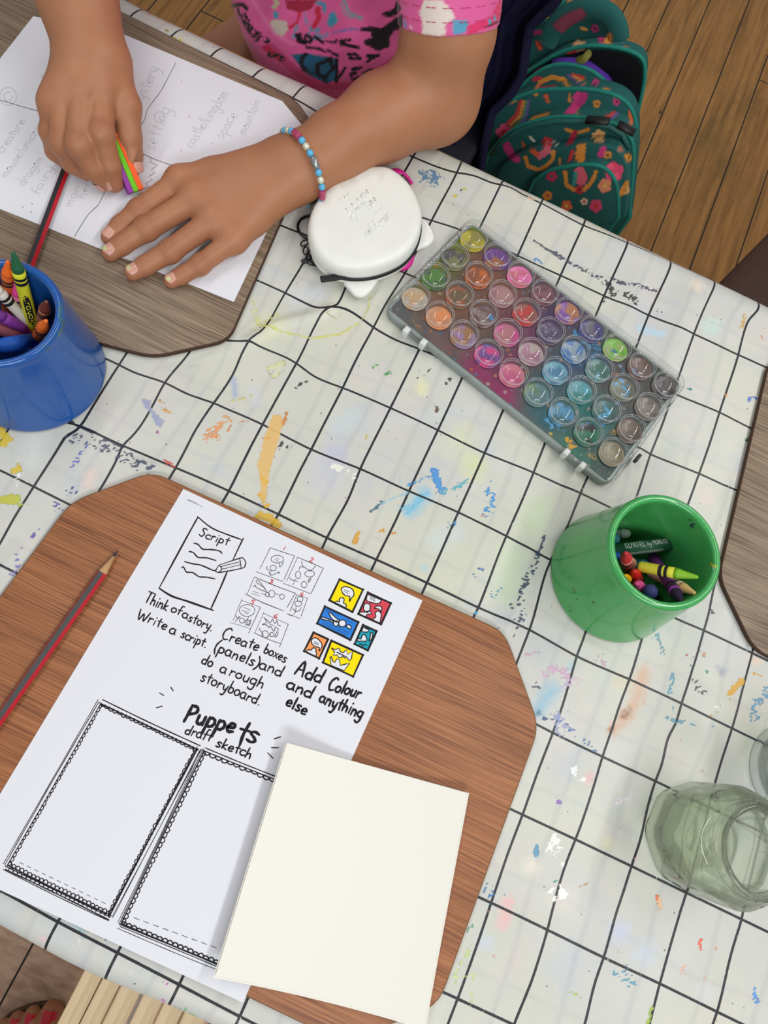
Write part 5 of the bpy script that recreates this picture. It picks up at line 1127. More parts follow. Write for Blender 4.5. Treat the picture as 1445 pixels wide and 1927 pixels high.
FL = [[MC[0], J(262,396,.0200,.0092), J(227,425,.0140,.0083), J(205,446,.0118,.0069)], [MC[1], J(276,430,.0220,.0098), J(229,461,.0150,.0085), J(207,476,.0122,.0072)],
      [MC[2], J(320,473,.0200,.0093), J(273,500,.0142,.0082), J(250,513,.0118,.0069)], [MC[3], J(377,498,.0165,.0082), J(341,519,.0125,.0072), J(322,529,.0108,.0062)]]
for ch in FL: Lh.chain(ch, .0030, (.012, .018))
for ch in FL: Lh.ell(ch[1][0], (ch[1][1] * 1.015,) * 3, .004)
Lh.chain([J(520,305,.024,.0150), J(446,335,.0165,.0115), J(392,347,.0150,.0095), J(358,352,.0140,.0080)], .004, (.014, .03))
Rh = Solid((-.56, .27, -.005), (-.33, .66, .22), .00105)
wrR = W(171, 108, .066); frR = W(143, -12, .085); eR = frR + (frR - wrR) / np.linalg.norm(frR - wrR) * .13
Rh.chain([(eR, .036), (frR, .0295), (wrR, .0262)], .012)
Rh.cone(frR, W(165, 70, .072), .0295, .0272, .012)
MR = [J(192,172,.0600,.0112), J(155,163,.0645,.0118), J(122,174,.0610,.0112), J(101,196,.0540,.0098)]
WR = [J(188,122,.0640,.0170), J(172,118,.0665,.0180), J(156,124,.0650,.0165), J(144,134,.0610,.0150)]
for (a, ra), (b, rb) in zip(WR, MR): Rh.cone(a, b, ra, rb + .002, .016)
Rh.cone(MR[0][0] - np.array([0, 0, .012]), MR[3][0] - np.array([0, 0, .012]), .012, .011, .012)
FR_ = [[MR[0], J(190,252,.0520,.0106), J(206,312,.0310,.0094), J(215,345,.0165,.0078)], [MR[1], J(149,272,.0485,.0110), J(176,318,.0300,.0096), J(197,342,.0165,.0080)],
       [MR[2], J(117,268,.0430,.0106), J(136,305,.0240,.0094), J(162,322,.0150,.0080)], [MR[3], J(97,248,.0380,.0094), J(104,284,.0220,.0084), J(124,303,.0140,.0072)]]
for ch in FR_: Rh.chain(ch, .0026, (.010, .016))
for ch in FR_: Rh.ell(ch[1][0], (ch[1][1] * 1.01,) * 3, .004)
TR = [J(208,128,.0600,.0150), J(237,200,.0480,.0128), J(242,258,.0340,.0108), J(250,300,.0220,.0092), J(252,318,.0165,.0080)]
Rh.chain(TR, .004, (.016, .04))
# trunk, legs, head on a coarser lattice
Bd = Solid((-.66, .36, -.72), (-.02, 1.12, .66), .0042)
PEL, BEL, CHE = np.array([-.32, .86, -.22]), np.array([-.295, .765, -.04]), np.array([-.29, .775, .12])
Bd.cone(PEL, BEL, .110, .092, .05); Bd.cone(BEL, CHE, .092, .095, .05)
shR = np.array([-.415, .765, .235]); shC = np.array([-.20, .755, .235])
Bd.cone(shR, shC, .050, .050, .05); Bd.cone(shC, shL, .046, .043, .02); Bd.cone(shL, upL, .042, .036, .01)
Bd.cone(shR, eR + np.array([.0, .01, .0]), .042, .035, .02)
Bd.cone((-.30, .765, .27), (-.305, .735, .36), .038, .034, .03)
Bd.ell((-.31, .70, .445), (.072, .088, .092), .02); Bd.cone((-.31, .655, .40), (-.31, .640, .375), .040, .022, .03)
Bd.cone((-.31, .607, .440), (-.31, .600, .418), .007, .010, .010); Bd.ell((-.382, .715, .44), (.010, .016, .024), .006); Bd.ell((-.238, .715, .44), (.010, .016, .024), .006)
Bd.cone((-.33, .607, .395), (-.29, .607, .395), .006, .006, .006)
for sx_, kx in ((-1, -.500), (1, -.20)):
    hip = PEL + np.array([sx_ * .06, -.01, -.005]); kn = np.array([kx, .50, -.195]); an = np.array([kx + .01, .52, -.64])
    Bd.cone(hip, kn, .075, .052, .05); Bd.cone(kn, an, .048, .030, .03); Bd.cone(an, an + np.array([0, -.12, -.045]), .030, .020, .02)
P1, Q1 = Lh.mesh(); P2, Q2 = Rh.mesh(); P3, Q3 = Bd.mesh()
PB_ = np.vstack([P1, P2, P3]); QB_ = np.vstack([Q1, Q2 + len(P1), Q3 + len(P1) + len(P2)])
# skin tone: knuckles, creases, mottling
tone = np.zeros((len(PB_), 4)); tone[:, :3] = lin((150, 84, 62))
def tonespot(p, r, c, a):
    d = np.linalg.norm(PB_ - np.asarray(p)[None], axis=1); m = np.clip(1 - d / r, 0, 1) ** 1.2 * a
    oa = tone[:, 3]; na = m + oa * (1 - m); tone[:, :3] = (lin(c)[None] * m[:, None] + tone[:, :3] * (oa * (1 - m))[:, None]) / np.maximum(na, 1e-6)[:, None]; tone[:, 3] = na
for ch, zz in [(c, .006) for c in FL] + [(c, .008) for c in FR_]:
    tonespot(ch[1][0] + np.array([0, 0, zz]), .013, (136, 76, 54), .8); tonespot(ch[2][0] + np.array([0, 0, .006]), .008, (140, 80, 60), .6)
    tonespot(ch[3][0], .012, (206, 130, 112), .75); tonespot(ch[0][0] + np.array([0, 0, .010]), .016, (196, 128, 96), .5)
tonespot(W(700, 150, .06), .05, (120, 76, 52), .5); tonespot(W(780, 100, .06), .06, (124, 78, 54), .5)
person = empty('person', (-.31, .80, FZ)); tag(person, 'child in a pink patterned shirt, drawing hand holding a striped eraser', 'person')
# fine creases carved across the knuckles
def crease(p, d, w, depth, wid):
    p = np.asarray(p); d = np.asarray(d) / np.linalg.norm(d); rel = PB_ - p[None]
    near = np.where(np.linalg.norm(rel, axis=1) < w)[0]
    if not len(near): return
    t_ = rel[near] @ d; up = rel[near][:, 2] > 0
    for off in (-.0022, 0, .0022):
        PB_[near, 2] -= depth * np.exp(-((t_ - off) / wid) ** 2) * up
for ch in FL + FR_:
    dd_ = ch[2][0] - ch[1][0]; crease(ch[1][0], dd_, .0115, .00028, .0005); crease(ch[2][0], ch[3][0] - ch[1][0], .009, .00018, .0004)
body = mk('body', PB_, QB_, skin, person, True, colors={'tone': tone})
# fingernails
nail_m = plain((206, 150, 132), .3, .5, name='nail'); chip_m = plain((196, 200, 140), .35, .5, name='chipped_polish')
def nail(tip, prev, r, chip, up=(0, 0, 1), ln=.0092):
    tip = Vector(tip); d = (tip - Vector(prev)).normalized(); up = Vector(up); up = (up - d * up.dot(d)).normalized(); s = d.cross(up)
    m = MB(); V = []; F = []; mi = []
    N, M = 14, 12
    for i in range(N + 1):
        u = i / N
        for j in range(M + 1):
            v = j / M * 2 - 1; w_ = .86 - .25 * (1 - u) ** 3 - (.35 * max(0, (u - .8) / .2) ** 2)
            an = v * 1.0 * w_
            rr = r * (1.035 - .10 * max(0, u - .55) ** 1.2 - .25 * max(0, u - .85)) - .00035 * abs(v) ** 6
            x = -ln * .62 + ln * u * (1 - .08 * v * v)
            V.append(tip + d * x + (up * math.cos(an) + s * math.sin(an)) * rr)
    rg = random.Random(int(tip.x * 1e5))
    cc = (rg.uniform(-.3, .3), rg.uniform(.6, .75))
    for i in range(N):
        for j in range(M):
            q = i * (M + 1) + j; F.append((q, q + 1, q + M + 2, q + M + 1))
            v = (j + .5) / M * 2 - 1; u = (i + .5) / N
            mi.append(1 if chip and (((v - cc[0]) / .45) ** 2 + ((u - cc[1]) / .24) ** 2 < rg.uniform(.6, 1.1)) else 0)
    m.add(V, F, 0); m.m = mi
    return m.build('fingernail', [nail_m, chip_m], body, True)
for k, ch in enumerate(FL): nail(ch[3][0], ch[2][0], ch[3][1] + .0006, k != 0)
nail(FR_[0][3][0], FR_[0][2][0], .0086, False, (-.45, -.5, .6)); nail(FR_[1][3][0], FR_[1][2][0], .0088, False, (-.45, -.5, .6)); nail(TR[4][0], TR[2][0], .0086, False, (.7, -.1, .5))

# shirt
Sh = Solid((-.56, .52, -.16), (-.03, .95, .36), .0019)
Sh.cone(PEL + np.array([0, -.02, .08]), BEL, .112, .106, .05); Sh.cone(BEL + np.array([-.012, 0, 0]), CHE, .113, .106, .05); Sh.cone(shR, shC, .060, .060, .05)
Sh.cone(BEL + np.array([.015, -.018, -.03]), BEL + np.array([.04, -.02, .08]), .085, .080, .04)
cuffd = (upL - shL) / np.linalg.norm(upL - shL)
Sh.cone(shC, shL, .056, .050, .03); Sh.cone(shL, upL + cuffd * .008, .049, .0435, .02)
Sh.cone(shR, shR + (eR - shR) * .55, .052, .047, .02)
cp = upL - cuffd * .006
Sh.plane_cut(cp, cuffd, cp - .07, cp + .07)
hemn = np.array([.30, .12, -.9]); hemn /= np.linalg.norm(hemn); Sh.plane_cut((-.25, .66, -.085), hemn)
P4, Q4 = Sh.mesh()
g1 = (vnoise(P4[:, 0] * 1 + P4[:, 1] * .7 + 9, P4[:, 2] + P4[:, 0] * .5 + 9, .045, 31) - .5) * .009 + (vnoise(P4[:, 0] - P4[:, 2] + 9, P4[:, 1] + 9, .020, 32) - .5) * .004
cuffmask = np.clip(np.linalg.norm(P4 - upL[None], axis=1) / .07 - .4, 0, 1)
ctr = np.array([-.29, .78, 0]); nd = P4 - ctr; nd[:, 2] = 0; nd /= np.linalg.norm(nd, axis=1)[:, None] + 1e-9
P4 = P4 + nd * (g1 * cuffmask)[:, None]
PK=(226,96,156); DP=(190,24,80); TL=(66,150,176); GY=(206,192,176); RD=(200,24,50); BK=(22,18,24)
def sc3(L, ox=420, oy=0, k=3.6125): return [(ox + x / k, oy + y / k) for x, y in L]
SP = [([(300,-200),(1000,-200),(1000,300),(300,300)],1,PK,1,'f'),
 (sc3([(250,320),(330,290),(520,470),(700,560),(850,560),(1000,500),(1150,380),(1220,300),(1220,520),(900,620),(600,600)]),2,(200,50,110),.75,'f'),
 (sc3([(420,0),(640,0),(600,60),(520,90),(430,60)]),4,(150,14,34),.9,'f'), (sc3([(640,60),(650,120),(610,190)]),9,RD,.9), (sc3([(520,90),(500,160),(440,190)]),6,(205,30,60),.9),
 (sc3([(310,160),(340,130),(430,150),(440,200),(400,250),(350,230)]),3,GY,1,'f'), (sc3([(340,75),(375,85),(375,125),(345,125)]),2,TL,1,'f'), (sc3([(355,0),(370,20),(345,45)]),9,(196,186,150),1),
 (sc3([(640,20),(685,30),(690,80)]),7,TL,1), (sc3([(720,90),(760,80),(780,150),(730,190),(705,160)]),3,TL,1,'f'), (sc3([(820,0),(860,90),(940,125)]),6,(120,160,160),.9), (sc3([(800,20),(830,100),(880,120)]),4,(120,160,160),.8),
 (sc3([(500,180),(480,250)]),8,TL,.9,'d'), (sc3([(540,90),(600,200),(590,260)]),8,TL,.9,'d'), (sc3([(640,200),(630,260),(700,240)]),9,TL,.9,'d'), (sc3([(750,220),(850,200),(920,200)]),5,(70,110,170),.8,'d'),
 (sc3([(460,370),(560,360),(780,400),(770,540),(700,570),(560,500)]),3,(30,98,128),1,'f'),
 (sc3([(250,320),(300,300),(400,400),(380,420)]),3,(196,20,70),.9,'f'), (sc3([(200,0),(350,230),(480,300)]),8,(236,130,180),.5),
 (sc3([(1180,0),(1160,60),(1100,80),(1060,100),(1120,115),(1170,110),(1215,60)]),3,BK,1,'f'), (sc3([(930,190),(1000,180),(1080,190),(1160,130),(1220,90),(1220,190),(1160,210),(1130,260),(1130,320),(1050,350),(960,300),(960,270),(1010,260),(1000,220),(930,210)]),3,BK,1,'f'),
 (sc3([(500,240),(510,280),(560,290)]),7,BK,1), (sc3([(520,230),(525,270)]),6,BK,1), (sc3([(560,240),(550,270),(590,290),(600,260),(570,240)]),6,BK,1), (sc3([(620,250),(680,290)]),6,BK,1), (sc3([(700,280),(760,290),(770,270)]),5,BK,.9), (sc3([(860,270),(790,280),(830,300),(800,300),(920,325)]),6,BK,1),
 (sc3([(570,320),(640,330)]),6,BK,.95), (sc3([(650,330),(690,350)]),5,BK,.95), (sc3([(710,340),(780,380)]),5,BK,.95), (sc3([(850,370),(900,370),(930,400),(860,395)]),6,BK,1), (sc3([(980,380),(1060,375),(1000,400),(980,420)]),6,BK,1),
 (sc3([(560,370),(530,400),(530,440),(560,470)]),7,BK,1), (sc3([(730,400),(640,440),(640,500),(690,530),(740,470),(730,405)]),7,BK,1), (sc3([(770,410),(770,550)]),7,BK,1), (sc3([(770,550),(830,460)]),6,BK,1), (sc3([(940,460),(880,470),(900,500),(870,500),(880,540),(950,520)]),6,BK,1), (sc3([(960,500),(1010,475)]),8,BK,1), (sc3([(530,470),(640,500),(700,560)]),7,BK,.9,'d'),
 (sc3([(70,40),(130,30),(160,60)]),8,BK,1), (sc3([(100,60),(110,100),(130,110)]),5,BK,1), (sc3([(140,110),(180,200),(230,260)]),14,BK,1,'d'), (sc3([(230,230),(300,280)]),10,BK,1,'d'), (sc3([(130,150),(170,170),(190,230)]),3,BK,1), (sc3([(320,370),(400,400)]),12,BK,1,'d'),
 # sleeve
 (sc3([(0,0),(60,0),(60,0)],900,0),1,PK,.01), ([(797,0),(830,0),(850,20),(857,32),(838,45),(838,68),(793,68),(795,40),(788,25)],3,(232,216,204),1,'f'), ([(851,38),(880,38),(884,60),(853,66)],2.5,(88,158,190),1,'f'), ([(885,55),(905,48),(930,38),(944,10)],18,(220,40,96),.85), ([(921,38),(923,45)],5,(88,158,190),1), ([(930,30),(931,36)],5,(88,158,190),1), ([(912,52),(940,40)],3,BK,1), ([(761,40),(764,50)],5,(100,140,190),.9), ([(772,50),(774,54)],4,(244,200,216),1)]
C0 = np.c_[np.tile(lin(PK), (len(P4), 1)), np.ones(len(P4))]
for k, cc in enumerate((GY, TL, DP, BK, RD)):
    nz = vnoise(P4[:, 0] + P4[:, 1] * .6 + 3 + k, P4[:, 2] + P4[:, 1] * .5 + 5, .035, 60 + k); C0[nz > .80, :3] = lin(cc)
C = paint(P4, SP, C0, rag=.3)
def shirt_mat():
    t = NT('printed_shirt'); co = t.coord('Object'); pa = t.attr('paint')
    t.P(Base_Color=pa.outputs['Color'], Roughness=.5, Specular_IOR_Level=.35)
    t.b.inputs['Sheen Weight'].default_value = .15
    t.bump(t.noise(co, 900, 2), .15, .0004); return t.m
C[:, 3] = 1
shirt = mk('shirt', P4, Q4, shirt_mat(), person, True, colors={'paint': C})
for off in (.010, .020):
    c_ = cp - cuffd * off; s_, u_, _ = frame_of(cuffd); m = MB()
    for k in range(60):
        if k % 3 == 2: continue
        a0 = 2 * math.pi * k / 60; a1 = 2 * math.pi * (k + .8) / 60; rr = .0443 + off * .04
        V, F = tube([Vector(c_) + (s_ * math.cos(a) + u_ * math.sin(a)) * rr for a in (a0, a1)], .0003, 5); m.add(V, F)
    m.build('hem_stitching', plain((190, 60, 110), .7), shirt)
# hair
Hr = Solid((-.43, .56, .30), (-.19, .86, .58), .004)
Hr.ell((-.31, .712, .455), (.082, .092, .100), .01); Hr.cone((-.31, .79, .43), (-.31, .84, .34), .040, .018, .03)
Hr.ell((-.31, .63, .415), (.062, .062, .072), .006, sub=True)
P5, Q5 = Hr.mesh(); mk('hair', P5, Q5, plain((36, 26, 22), .5, .4, name='dark_hair', var=.3), person)
# bead bracelet: a ring of beads pressed on the wrist
brc = empty('bracelet', tuple(W(567, 318, .01)), person); WO[brc.name] = Vector(W(567, 318, .01))
ctrb = (W(567, 318, .034)); dw = np.array(elbL) - np.array(wrL); dw = W(640, 283, .034) - W(572, 314, .034); dw /= np.linalg.norm(dw)
e_s = Vector((-dw[1], dw[0], 0)).normalized(); e_u = Vector((0, 0, 1))
bb, bp, bk_, bs = plain((92, 178, 220), .25, .5, name='blue_bead'), plain((226, 222, 196), .2, .6, name='pearl_bead', Metallic=.3), plain((176, 66, 104), .25, .5, name='pink_tube_bead'), plain((150, 152, 150), .2, .6, name='silver_tube_bead', Metallic=.5)
dkp = plain((96, 44, 66), .25, .5, name='plum_tube_bead')
def on_ring(an):
    return Vector(ctrb) + e_s * math.cos(an) * .0335 + e_u * (math.sin(an) * .0318)
def on_wrist_px(px, py):
    # point on the ring nearest the pixel, on the upper side
    best = min((np.hypot(*(PX(np.array(on_ring(a))) - np.array([px, py]))), a) for a in np.linspace(-.2, 3.3, 200)); return best[1]
beads = [(bp, 'r', 527, 258, 0), (dkp, 't', 529, 262, 0)]
angs = np.linspace(0, 2 * math.pi, 400); lens = []
seq = [('b', 3.3), ('w', 3.3), ('b', 3.3), ('s', 9.5), ('b', 3.3), ('w', 3.3), ('b', 3.3), ('k', 9.5)]
total = 2 * math.pi * .0328; unit = [s_ for _ in range(5) for s_ in seq]
a_cur = math.radians(-20); kk = 0
while a_cur < math.radians(340) and kk < len(unit):
    kind, hl = unit[kk]; kk += 1; Lb = hl * 2 / 1000 * (.52 if kind in 'sk' else .93)
    da = Lb / .0328; am = a_cur + da / 2
    p = on_ring(am); q = (on_ring(am + .02) - on_ring(am - .02)).normalized()
    if kind in 'bw':
        V, F = lathe([(1e-6, -.0031), (.0014, -.0029), (.0026, -.0018), (.0031, 0), (.0026, .0018), (.0014, .0029), (1e-6, .0031)], 14, p, axis=q); mk('bead', V, F, bb if kind == 'b' else bp, brc)
    else:
        V, F = lathe([(.0012, -Lb / 2), (.0026, -Lb / 2), (.0031, -Lb / 2 + .0008), (.0031, Lb / 2 - .0008), (.0026, Lb / 2), (.0012, Lb / 2)], 14, p, axis=q); mk('bead', V, F, bs if kind == 's' else (bk_ if kk < 20 else dkp), brc)
    a_cur += da + .008

# ------------------------------------------------------------------ eraser in the right hand
A0, B0 = W(215, 268, .034), W(250, 349, .0125)
d = Vector(B0 - A0).normalized(); sd = Vector((d.y, -d.x, 0)).normalized(); un = sd.cross(d).normalized()
if un.z < 0: un = -un
er = empty('eraser', (B0[0], B0[1], cz)); tag(er, 'striped orange, green and purple wedge eraser held in the right hand', 'eraser')
mid = Vector((A0 + B0) / 2); side = sd if PX(np.array(mid + sd * .01))[0] > PX(np.array(mid))[0] else -sd
for k, (c_, off) in enumerate((((250, 96, 36), .0046), ((112, 200, 30), 0.0), ((150, 62, 160), -.0046))):
    V, F = rbox(mid + side * off - un * .001, d, side, un, .0235, .0023, .0072, .0006)
    mk('rubber_layer', V, F, plain(c_, .6, .3, name='rubber'), er)
# ------------------------------------------------------------------ white coin purse shaped like a cat head
def relief(mb, text, p0, p1, h, r, z, up, mi=0, straight=True):
    p0 = np.array(p0, float); p1 = np.array(p1, float); up = np.array(up); tot = sum(GL[c][0] for c in text) + .12 * (len(text) - 1); adv = (p1 - p0) / tot; x = 0
    for ch in text:
        wd, st = GL[ch]
        for s_ in st:
            P = [p0 + adv * (x + px) + up * h * py for px, py in s_]
            if len(P) > 4: P = spline(P, 3)
            V, F = tube([W(*p, z) for p in P], r, 6, flat=.7); mb.add(V, F, mi)
        x += wd + .12
wsil = NT('white_silicone'); _n = wsil.noise(wsil.coord('Object'), 40, 4, .6); _pa = wsil.attr('paint')
_b = wsil.mix(_n, L4((226, 226, 218)), L4((240, 240, 234))); _b = wsil.mix(wsil.math('MULTIPLY', _pa.outputs['Alpha'], 1.0), _b, _pa.outputs['Color'])
wsil.P(Base_Color=_b, Roughness=.42, Specular_IOR_Level=.4); wsil.set(wsil.b, 'Subsurface Weight', .15); wsil.set(wsil.b, 'Subsurface Scale', .005); wsil = wsil.m; wsp = plain((234, 234, 227), .42, .4, name='white_silicone_plain', var=.05)
gm = plain((62, 60, 64), .25, .5, name='gunmetal', Metallic=.9); zb = plain((26, 26, 28), .5, .4, name='black_zip', var=.2); mg = plain((216, 30, 142), .45, .4, name='magenta_silicone')
po = [(703,313),(735,317),(768,343),(789,380),(795,412),(786,450),(760,482),(715,503),(668,509),(622,500),(592,474),(580,440),(583,405),(600,372),(630,342),(665,319)]
po = [W(*p, .026)[:2] for p in po]; oc = np.mean(po, axis=0)
pq = np.array(spline([tuple(p) for p in po], 8, True)); npq = len(pq)
e2 = np.array([.85, -.52]); 
root = empty('coin_purse', (oc[0], oc[1], 0)); tag(root, 'white silicone cat-ear coin purse with black zip beside the child\'s wrist', 'purse')
def scale_ring(k, ins, z, sh=0.0):
    d = pq - oc; L = np.linalg.norm(d, axis=1)[:, None]; return [(p[0], p[1], z) for p in oc + d / L * (L * k - ins) + e2 * sh]
levels = [(.30, 0, .0012, .004), (.62, 0, .0014, .004), (.80, 0, .0022, .004), (.90, 0, .004, .0035), (.955, 0, .0065, .003), (.985, 0, .0095, .0025), (.99, 0, .0118, .002), (.965, 0, .0128, .0015), (.965, 0, .0142, .0012), (.99, 0, .0150, .001), (1.0, 0, .0175, .0005), (1.0, 0, .0215, 0), (.99, 0, .0250, 0), (.965, 0, .0278, 0), (.92, 0, .0294, 0), (.905, 0, .0296, 0), (.89, 0, .0300, 0), (.80, 0, .0303, 0), (.6, 0, .0306, 0), (.3, 0, .0308, 0), (.05, 0, .0308, 0)]
V = [p for k, i_, z, sh in levels for p in scale_ring(k, i_, z, sh)]; F = []
for r in range(len(levels) - 1):
    for k in range(npq): F.append((r * npq + k, r * npq + (k + 1) % npq, (r + 1) * npq + (k + 1) % npq, (r + 1) * npq + k))
F.append(tuple(range(npq))[::-1]); F.append(tuple((len(levels) - 1) * npq + k for k in range(npq)))
C = paint(np.array(V), [([(640,345),(665,330)],10,(200,182,160),.35,'w'),([(720,325)],10,(205,195,180),.3,'w')])
mk('pouch', V, F, wsil, root, True, colors={'paint': C})
# zip: dark tape sunk into the seam, coil teeth around the lower right half
seam = [np.array(p) for p in scale_ring(.975, 0, .0135, .0013)]
ang = [math.atan2(*(PX(p) - PX(np.array([oc[0], oc[1], .0135])))[::-1]) for p in seam]
sel = [k for k in range(npq) if -.35 < ang[k] < 2.0]
sel.sort(key=lambda k: ang[k]); path = [seam[k] for k in sel]
m = MB(); V, F = tube(path, .0021, 10); m.add(V, F)
for k in range(0, len(path) * 4 - 4):
    i, f_ = divmod(k, 4); p = path[i] + (path[i + 1] - path[i]) * f_ / 4; dr = p[:2] - oc; dr = dr / np.linalg.norm(dr)
    V, F = box((p[0] + dr[0] * .0018 - .0003, p[1] + dr[1] * .0018 - .0003, p[2] - .0011), (p[0] + dr[0] * .0018 + .0003, p[1] + dr[1] * .0018 + .0003, p[2] + .0011)); m.add(V, F)
m.build('zipper', zb, root)
def plate(pts, z0, z1, bev, name, mat, par):
    O = [W(*p, (z0 + z1) / 2)[:2] for p in pts]; O = [tuple(p) for p in spline([tuple(p) for p in O], 5, True)]
    V, F = prism(O, z0, z1, bev, 4); return mk(name, V, F, mat, par, True)
plate([(646,530),(655,544),(666,556),(680,560),(693,553),(704,540),(713,518),(690,500),(660,505)], .0045, .0105, .0028, 'ear', wsp, root)
plate([(794,413),(806,424),(815,440),(816,452),(808,462),(793,468),(768,473),(760,450),(778,425)], .0045, .0105, .0028, 'ear', wsp, root)
plate([(735,496),(752,508),(765,507),(776,497),(779,480),(768,470),(745,474)], .0035, .0085, .002, 'bow', mg, root)
sp_ = [W(735, 325, .012), W(752, 322, .010), W(765, 332, .006), W(775, 346, .0030)]
V, F = tube([tuple(p) for p in spline([tuple(p) for p in sp_], 5)], .0062, 10, flat=.28, up=(e2[0], -e2[1] * 1.2, 0)); mk('strap', V, F, mg, root)
# pull tab
a, b = Vector(W(603, 526, .0155)), Vector(W(652, 519, .0155)); d_ = (b - a).normalized(); s_ = Vector((-d_.y, d_.x, 0))
m = MB(); V, F = rbox((a + b) / 2, d_, s_, (0, 0, 1), (b - a).length / 2, .0031, .0012, .0008); m.add(V, F)
V, F = tube([b + d_ * .001 + s_ * .0022, b + d_ * .006 + s_ * .0018, b + d_ * .0085, b + d_ * .006 - s_ * .0018, b + d_ * .001 - s_ * .0022], .0006, 8); m.add(V, F)
c_ = Vector(W(664, 513, .0150)); V, F = rbox(c_, d_, s_, (0, 0, 1), .0050, .0030, .0026, .001); m.add(V, F)
m.build('zip_pull', zb, root)
# moulded loop, swivel clip, ring
V, F = tube([Vector(W(609, 499, .010)) + Vector((math.cos(a) * .0042, math.sin(a) * .0042, 0)) for a in np.linspace(0, 2 * math.pi, 24)[:-1]], .0013, 8, closed=True); mk('loop', V, F, wsp, root)
kr = empty('key_ring', tuple(W(580, 440, .001)), root); WO[kr.name] = Vector(W(580, 440, .001))
cR = W(586, 428, .0035)
V, F = tube([(cR[0] + math.cos(a) * .0125, cR[1] + math.sin(a) * .0125, .0030) for a in np.linspace(0, 2 * math.pi, 40)[:-1]], .0012, 8, closed=True); mk('ring', V, F, gm, kr)
def lk(px, py, rx, ry, rot, z=.004, r=.0007, nm='chain_link'):
    c = Vector(W(px, py, z)); ca, sa = math.cos(rot), math.sin(rot)
    V, F = tube([(c.x + math.cos(a) * rx * ca - math.sin(a) * ry * sa, c.y + math.cos(a) * rx * sa + math.sin(a) * ry * ca, c.z) for a in np.linspace(0, 2 * math.pi, 20)[:-1]], r, 7, closed=True); mk(nm, V, F, gm, kr)
lk(573, 458, .0042, .0026, 1.2); lk(575, 472, .0040, .0022, 1.9, .005)
V, F = lathe([(1e-6, -.0034), (.0024, -.0026), (.0034, 0), (.0026, .0022), (.0012, .0036), (1e-6, .0038)], 20, W(581, 485, .006)); mk('ball', V, F, gm, kr)
lk(573, 492, .0026, .0018, .3, .004); lk(583, 494, .0030, .0016, -.5, .005)
V = []; 
coil = [(Vector(W(588 + 12 * t_, 495 + 3 * t_, .0062)) + Vector((0, math.cos(t_ * 34) * .0022, math.sin(t_ * 34) * .0022))) for t_ in np.linspace(0, 1, 70)]
V, F = tube(coil, .0005, 6); mk('coil_spring', V, F, gm, kr)
lk(603, 498, .0034, .0020, .2, .008)
m = MB(); upv = (.60, .80)
relief(m, 'HELLO', (704,371), (657,409), 7.2, .0010, .0308, upv); relief(m, 'KITTY', (690,357), (646,396), 7.2, .0010, .0307, upv)
relief(m, 'smiggle', (733,399), (684,441), 8.5, .0009, .0308, upv); relief(m, 'Sanrio', (668,354), (634,379), 5.2, .0006, .0305, upv)
V, F = tube([W(719, 390, .0306), W(669, 431, .0306)], .0003, 6); m.add(V, F)
m.build('raised_lettering', wsp, root)

# ------------------------------------------------------------------ glass jars
def glass(name, tint, edge):
    return clear_mat(name, tint, edge, 1.5, .02)
gj = NT('jar_glass_green'); _t = gj
def jar(center, shape, hs, hn, hr, rn, mat, label, water=None):
    root = empty('glass_jar', (center[0], center[1], 0)); tag(root, label, 'jar')
    n = 64
    def ring(ap, mixr, z, r=None):
        out = []
        for k in range(n):
            a = 2 * math.pi * k / n
            if shape: 
                q = (a - shape[1]) % (2 * math.pi / shape[0]) - math.pi / shape[0]; rp = ap / math.cos(q); rp = min(rp, ap * 1.045)
            else: rp = ap
            rr = rp * (1 - mixr) + (r or ap) * mixr; out.append((center[0] + math.cos(a) * rr, center[1] + math.sin(a) * rr, z))
        return out
    R0 = hs[0]
    outer = [ring(R0 * .80, .3, .0004), ring(R0 * .93, 0, .0012), ring(R0 * .985, 0, .004), ring(R0, 0, .008), ring(R0, 0, .02), ring(R0, 0, hs[1] * .6), ring(R0, 0, hs[1] - .004), ring(R0 * .985, .1, hs[1]), ring(R0 * .93, .5, hs[1] + .004, rn * 1.1), ring(rn, 1, hn, rn), ring(rn, 1, hn + .002, rn), ring(rn + .0012, 1, hn + .003, rn + .0012), ring(rn + .0012, 1, hn + .0045, rn + .0012), ring(rn, 1, hn + .0055, rn), ring(rn, 1, hr - .0025, rn), ring(rn - .0004, 1, hr - .0006, rn - .0004), ring(rn - .0022, 1, hr, rn - .0022)]
    inner = [ring(rn - .0040, 1, hr - .0012, rn - .0040), ring(rn - .0044, 1, hn, rn - .0044), ring(R0 * .88, .5, hs[1] + .001, rn), ring(R0 - .0035, .1, hs[1] - .006), ring(R0 - .0035, 0, .012), ring(R0 - .008, .2, .0065), ring(R0 * .5, 1, .0060, R0 * .5)]
    rings = outer + inner; V = [p for r in rings for p in r]; F = []
    for r in range(len(rings) - 1):
        for k in range(n): F.append((r * n + k, r * n + (k + 1) % n, (r + 1) * n + (k + 1) % n, (r + 1) * n + k))
    F.append(tuple(range(n))[::-1]); F.append(tuple((len(rings) - 1) * n + k for k in range(n)))
    mk('glass', V, F, mat, root, True)
    if water:
        rs = [ring(R0 - .0042, 0, .0125), ring(R0 - .0042, 0, water[0]), ring(R0 * .45, 1, water[0], R0 * .45)]
        V = [p for r in rs for p in r]; F = []
        for r in range(2):
            for k in range(n): F.append((r * n + k, r * n + (k + 1) % n, (r + 1) * n + (k + 1) % n, (r + 1) * n + k))
        F.append(tuple(2 * n + k for k in range(n))); F.append(tuple(range(n))[::-1])
        mk('water', V, F, glass('rinse_water', water[1], water[2]), root, True)
    return root
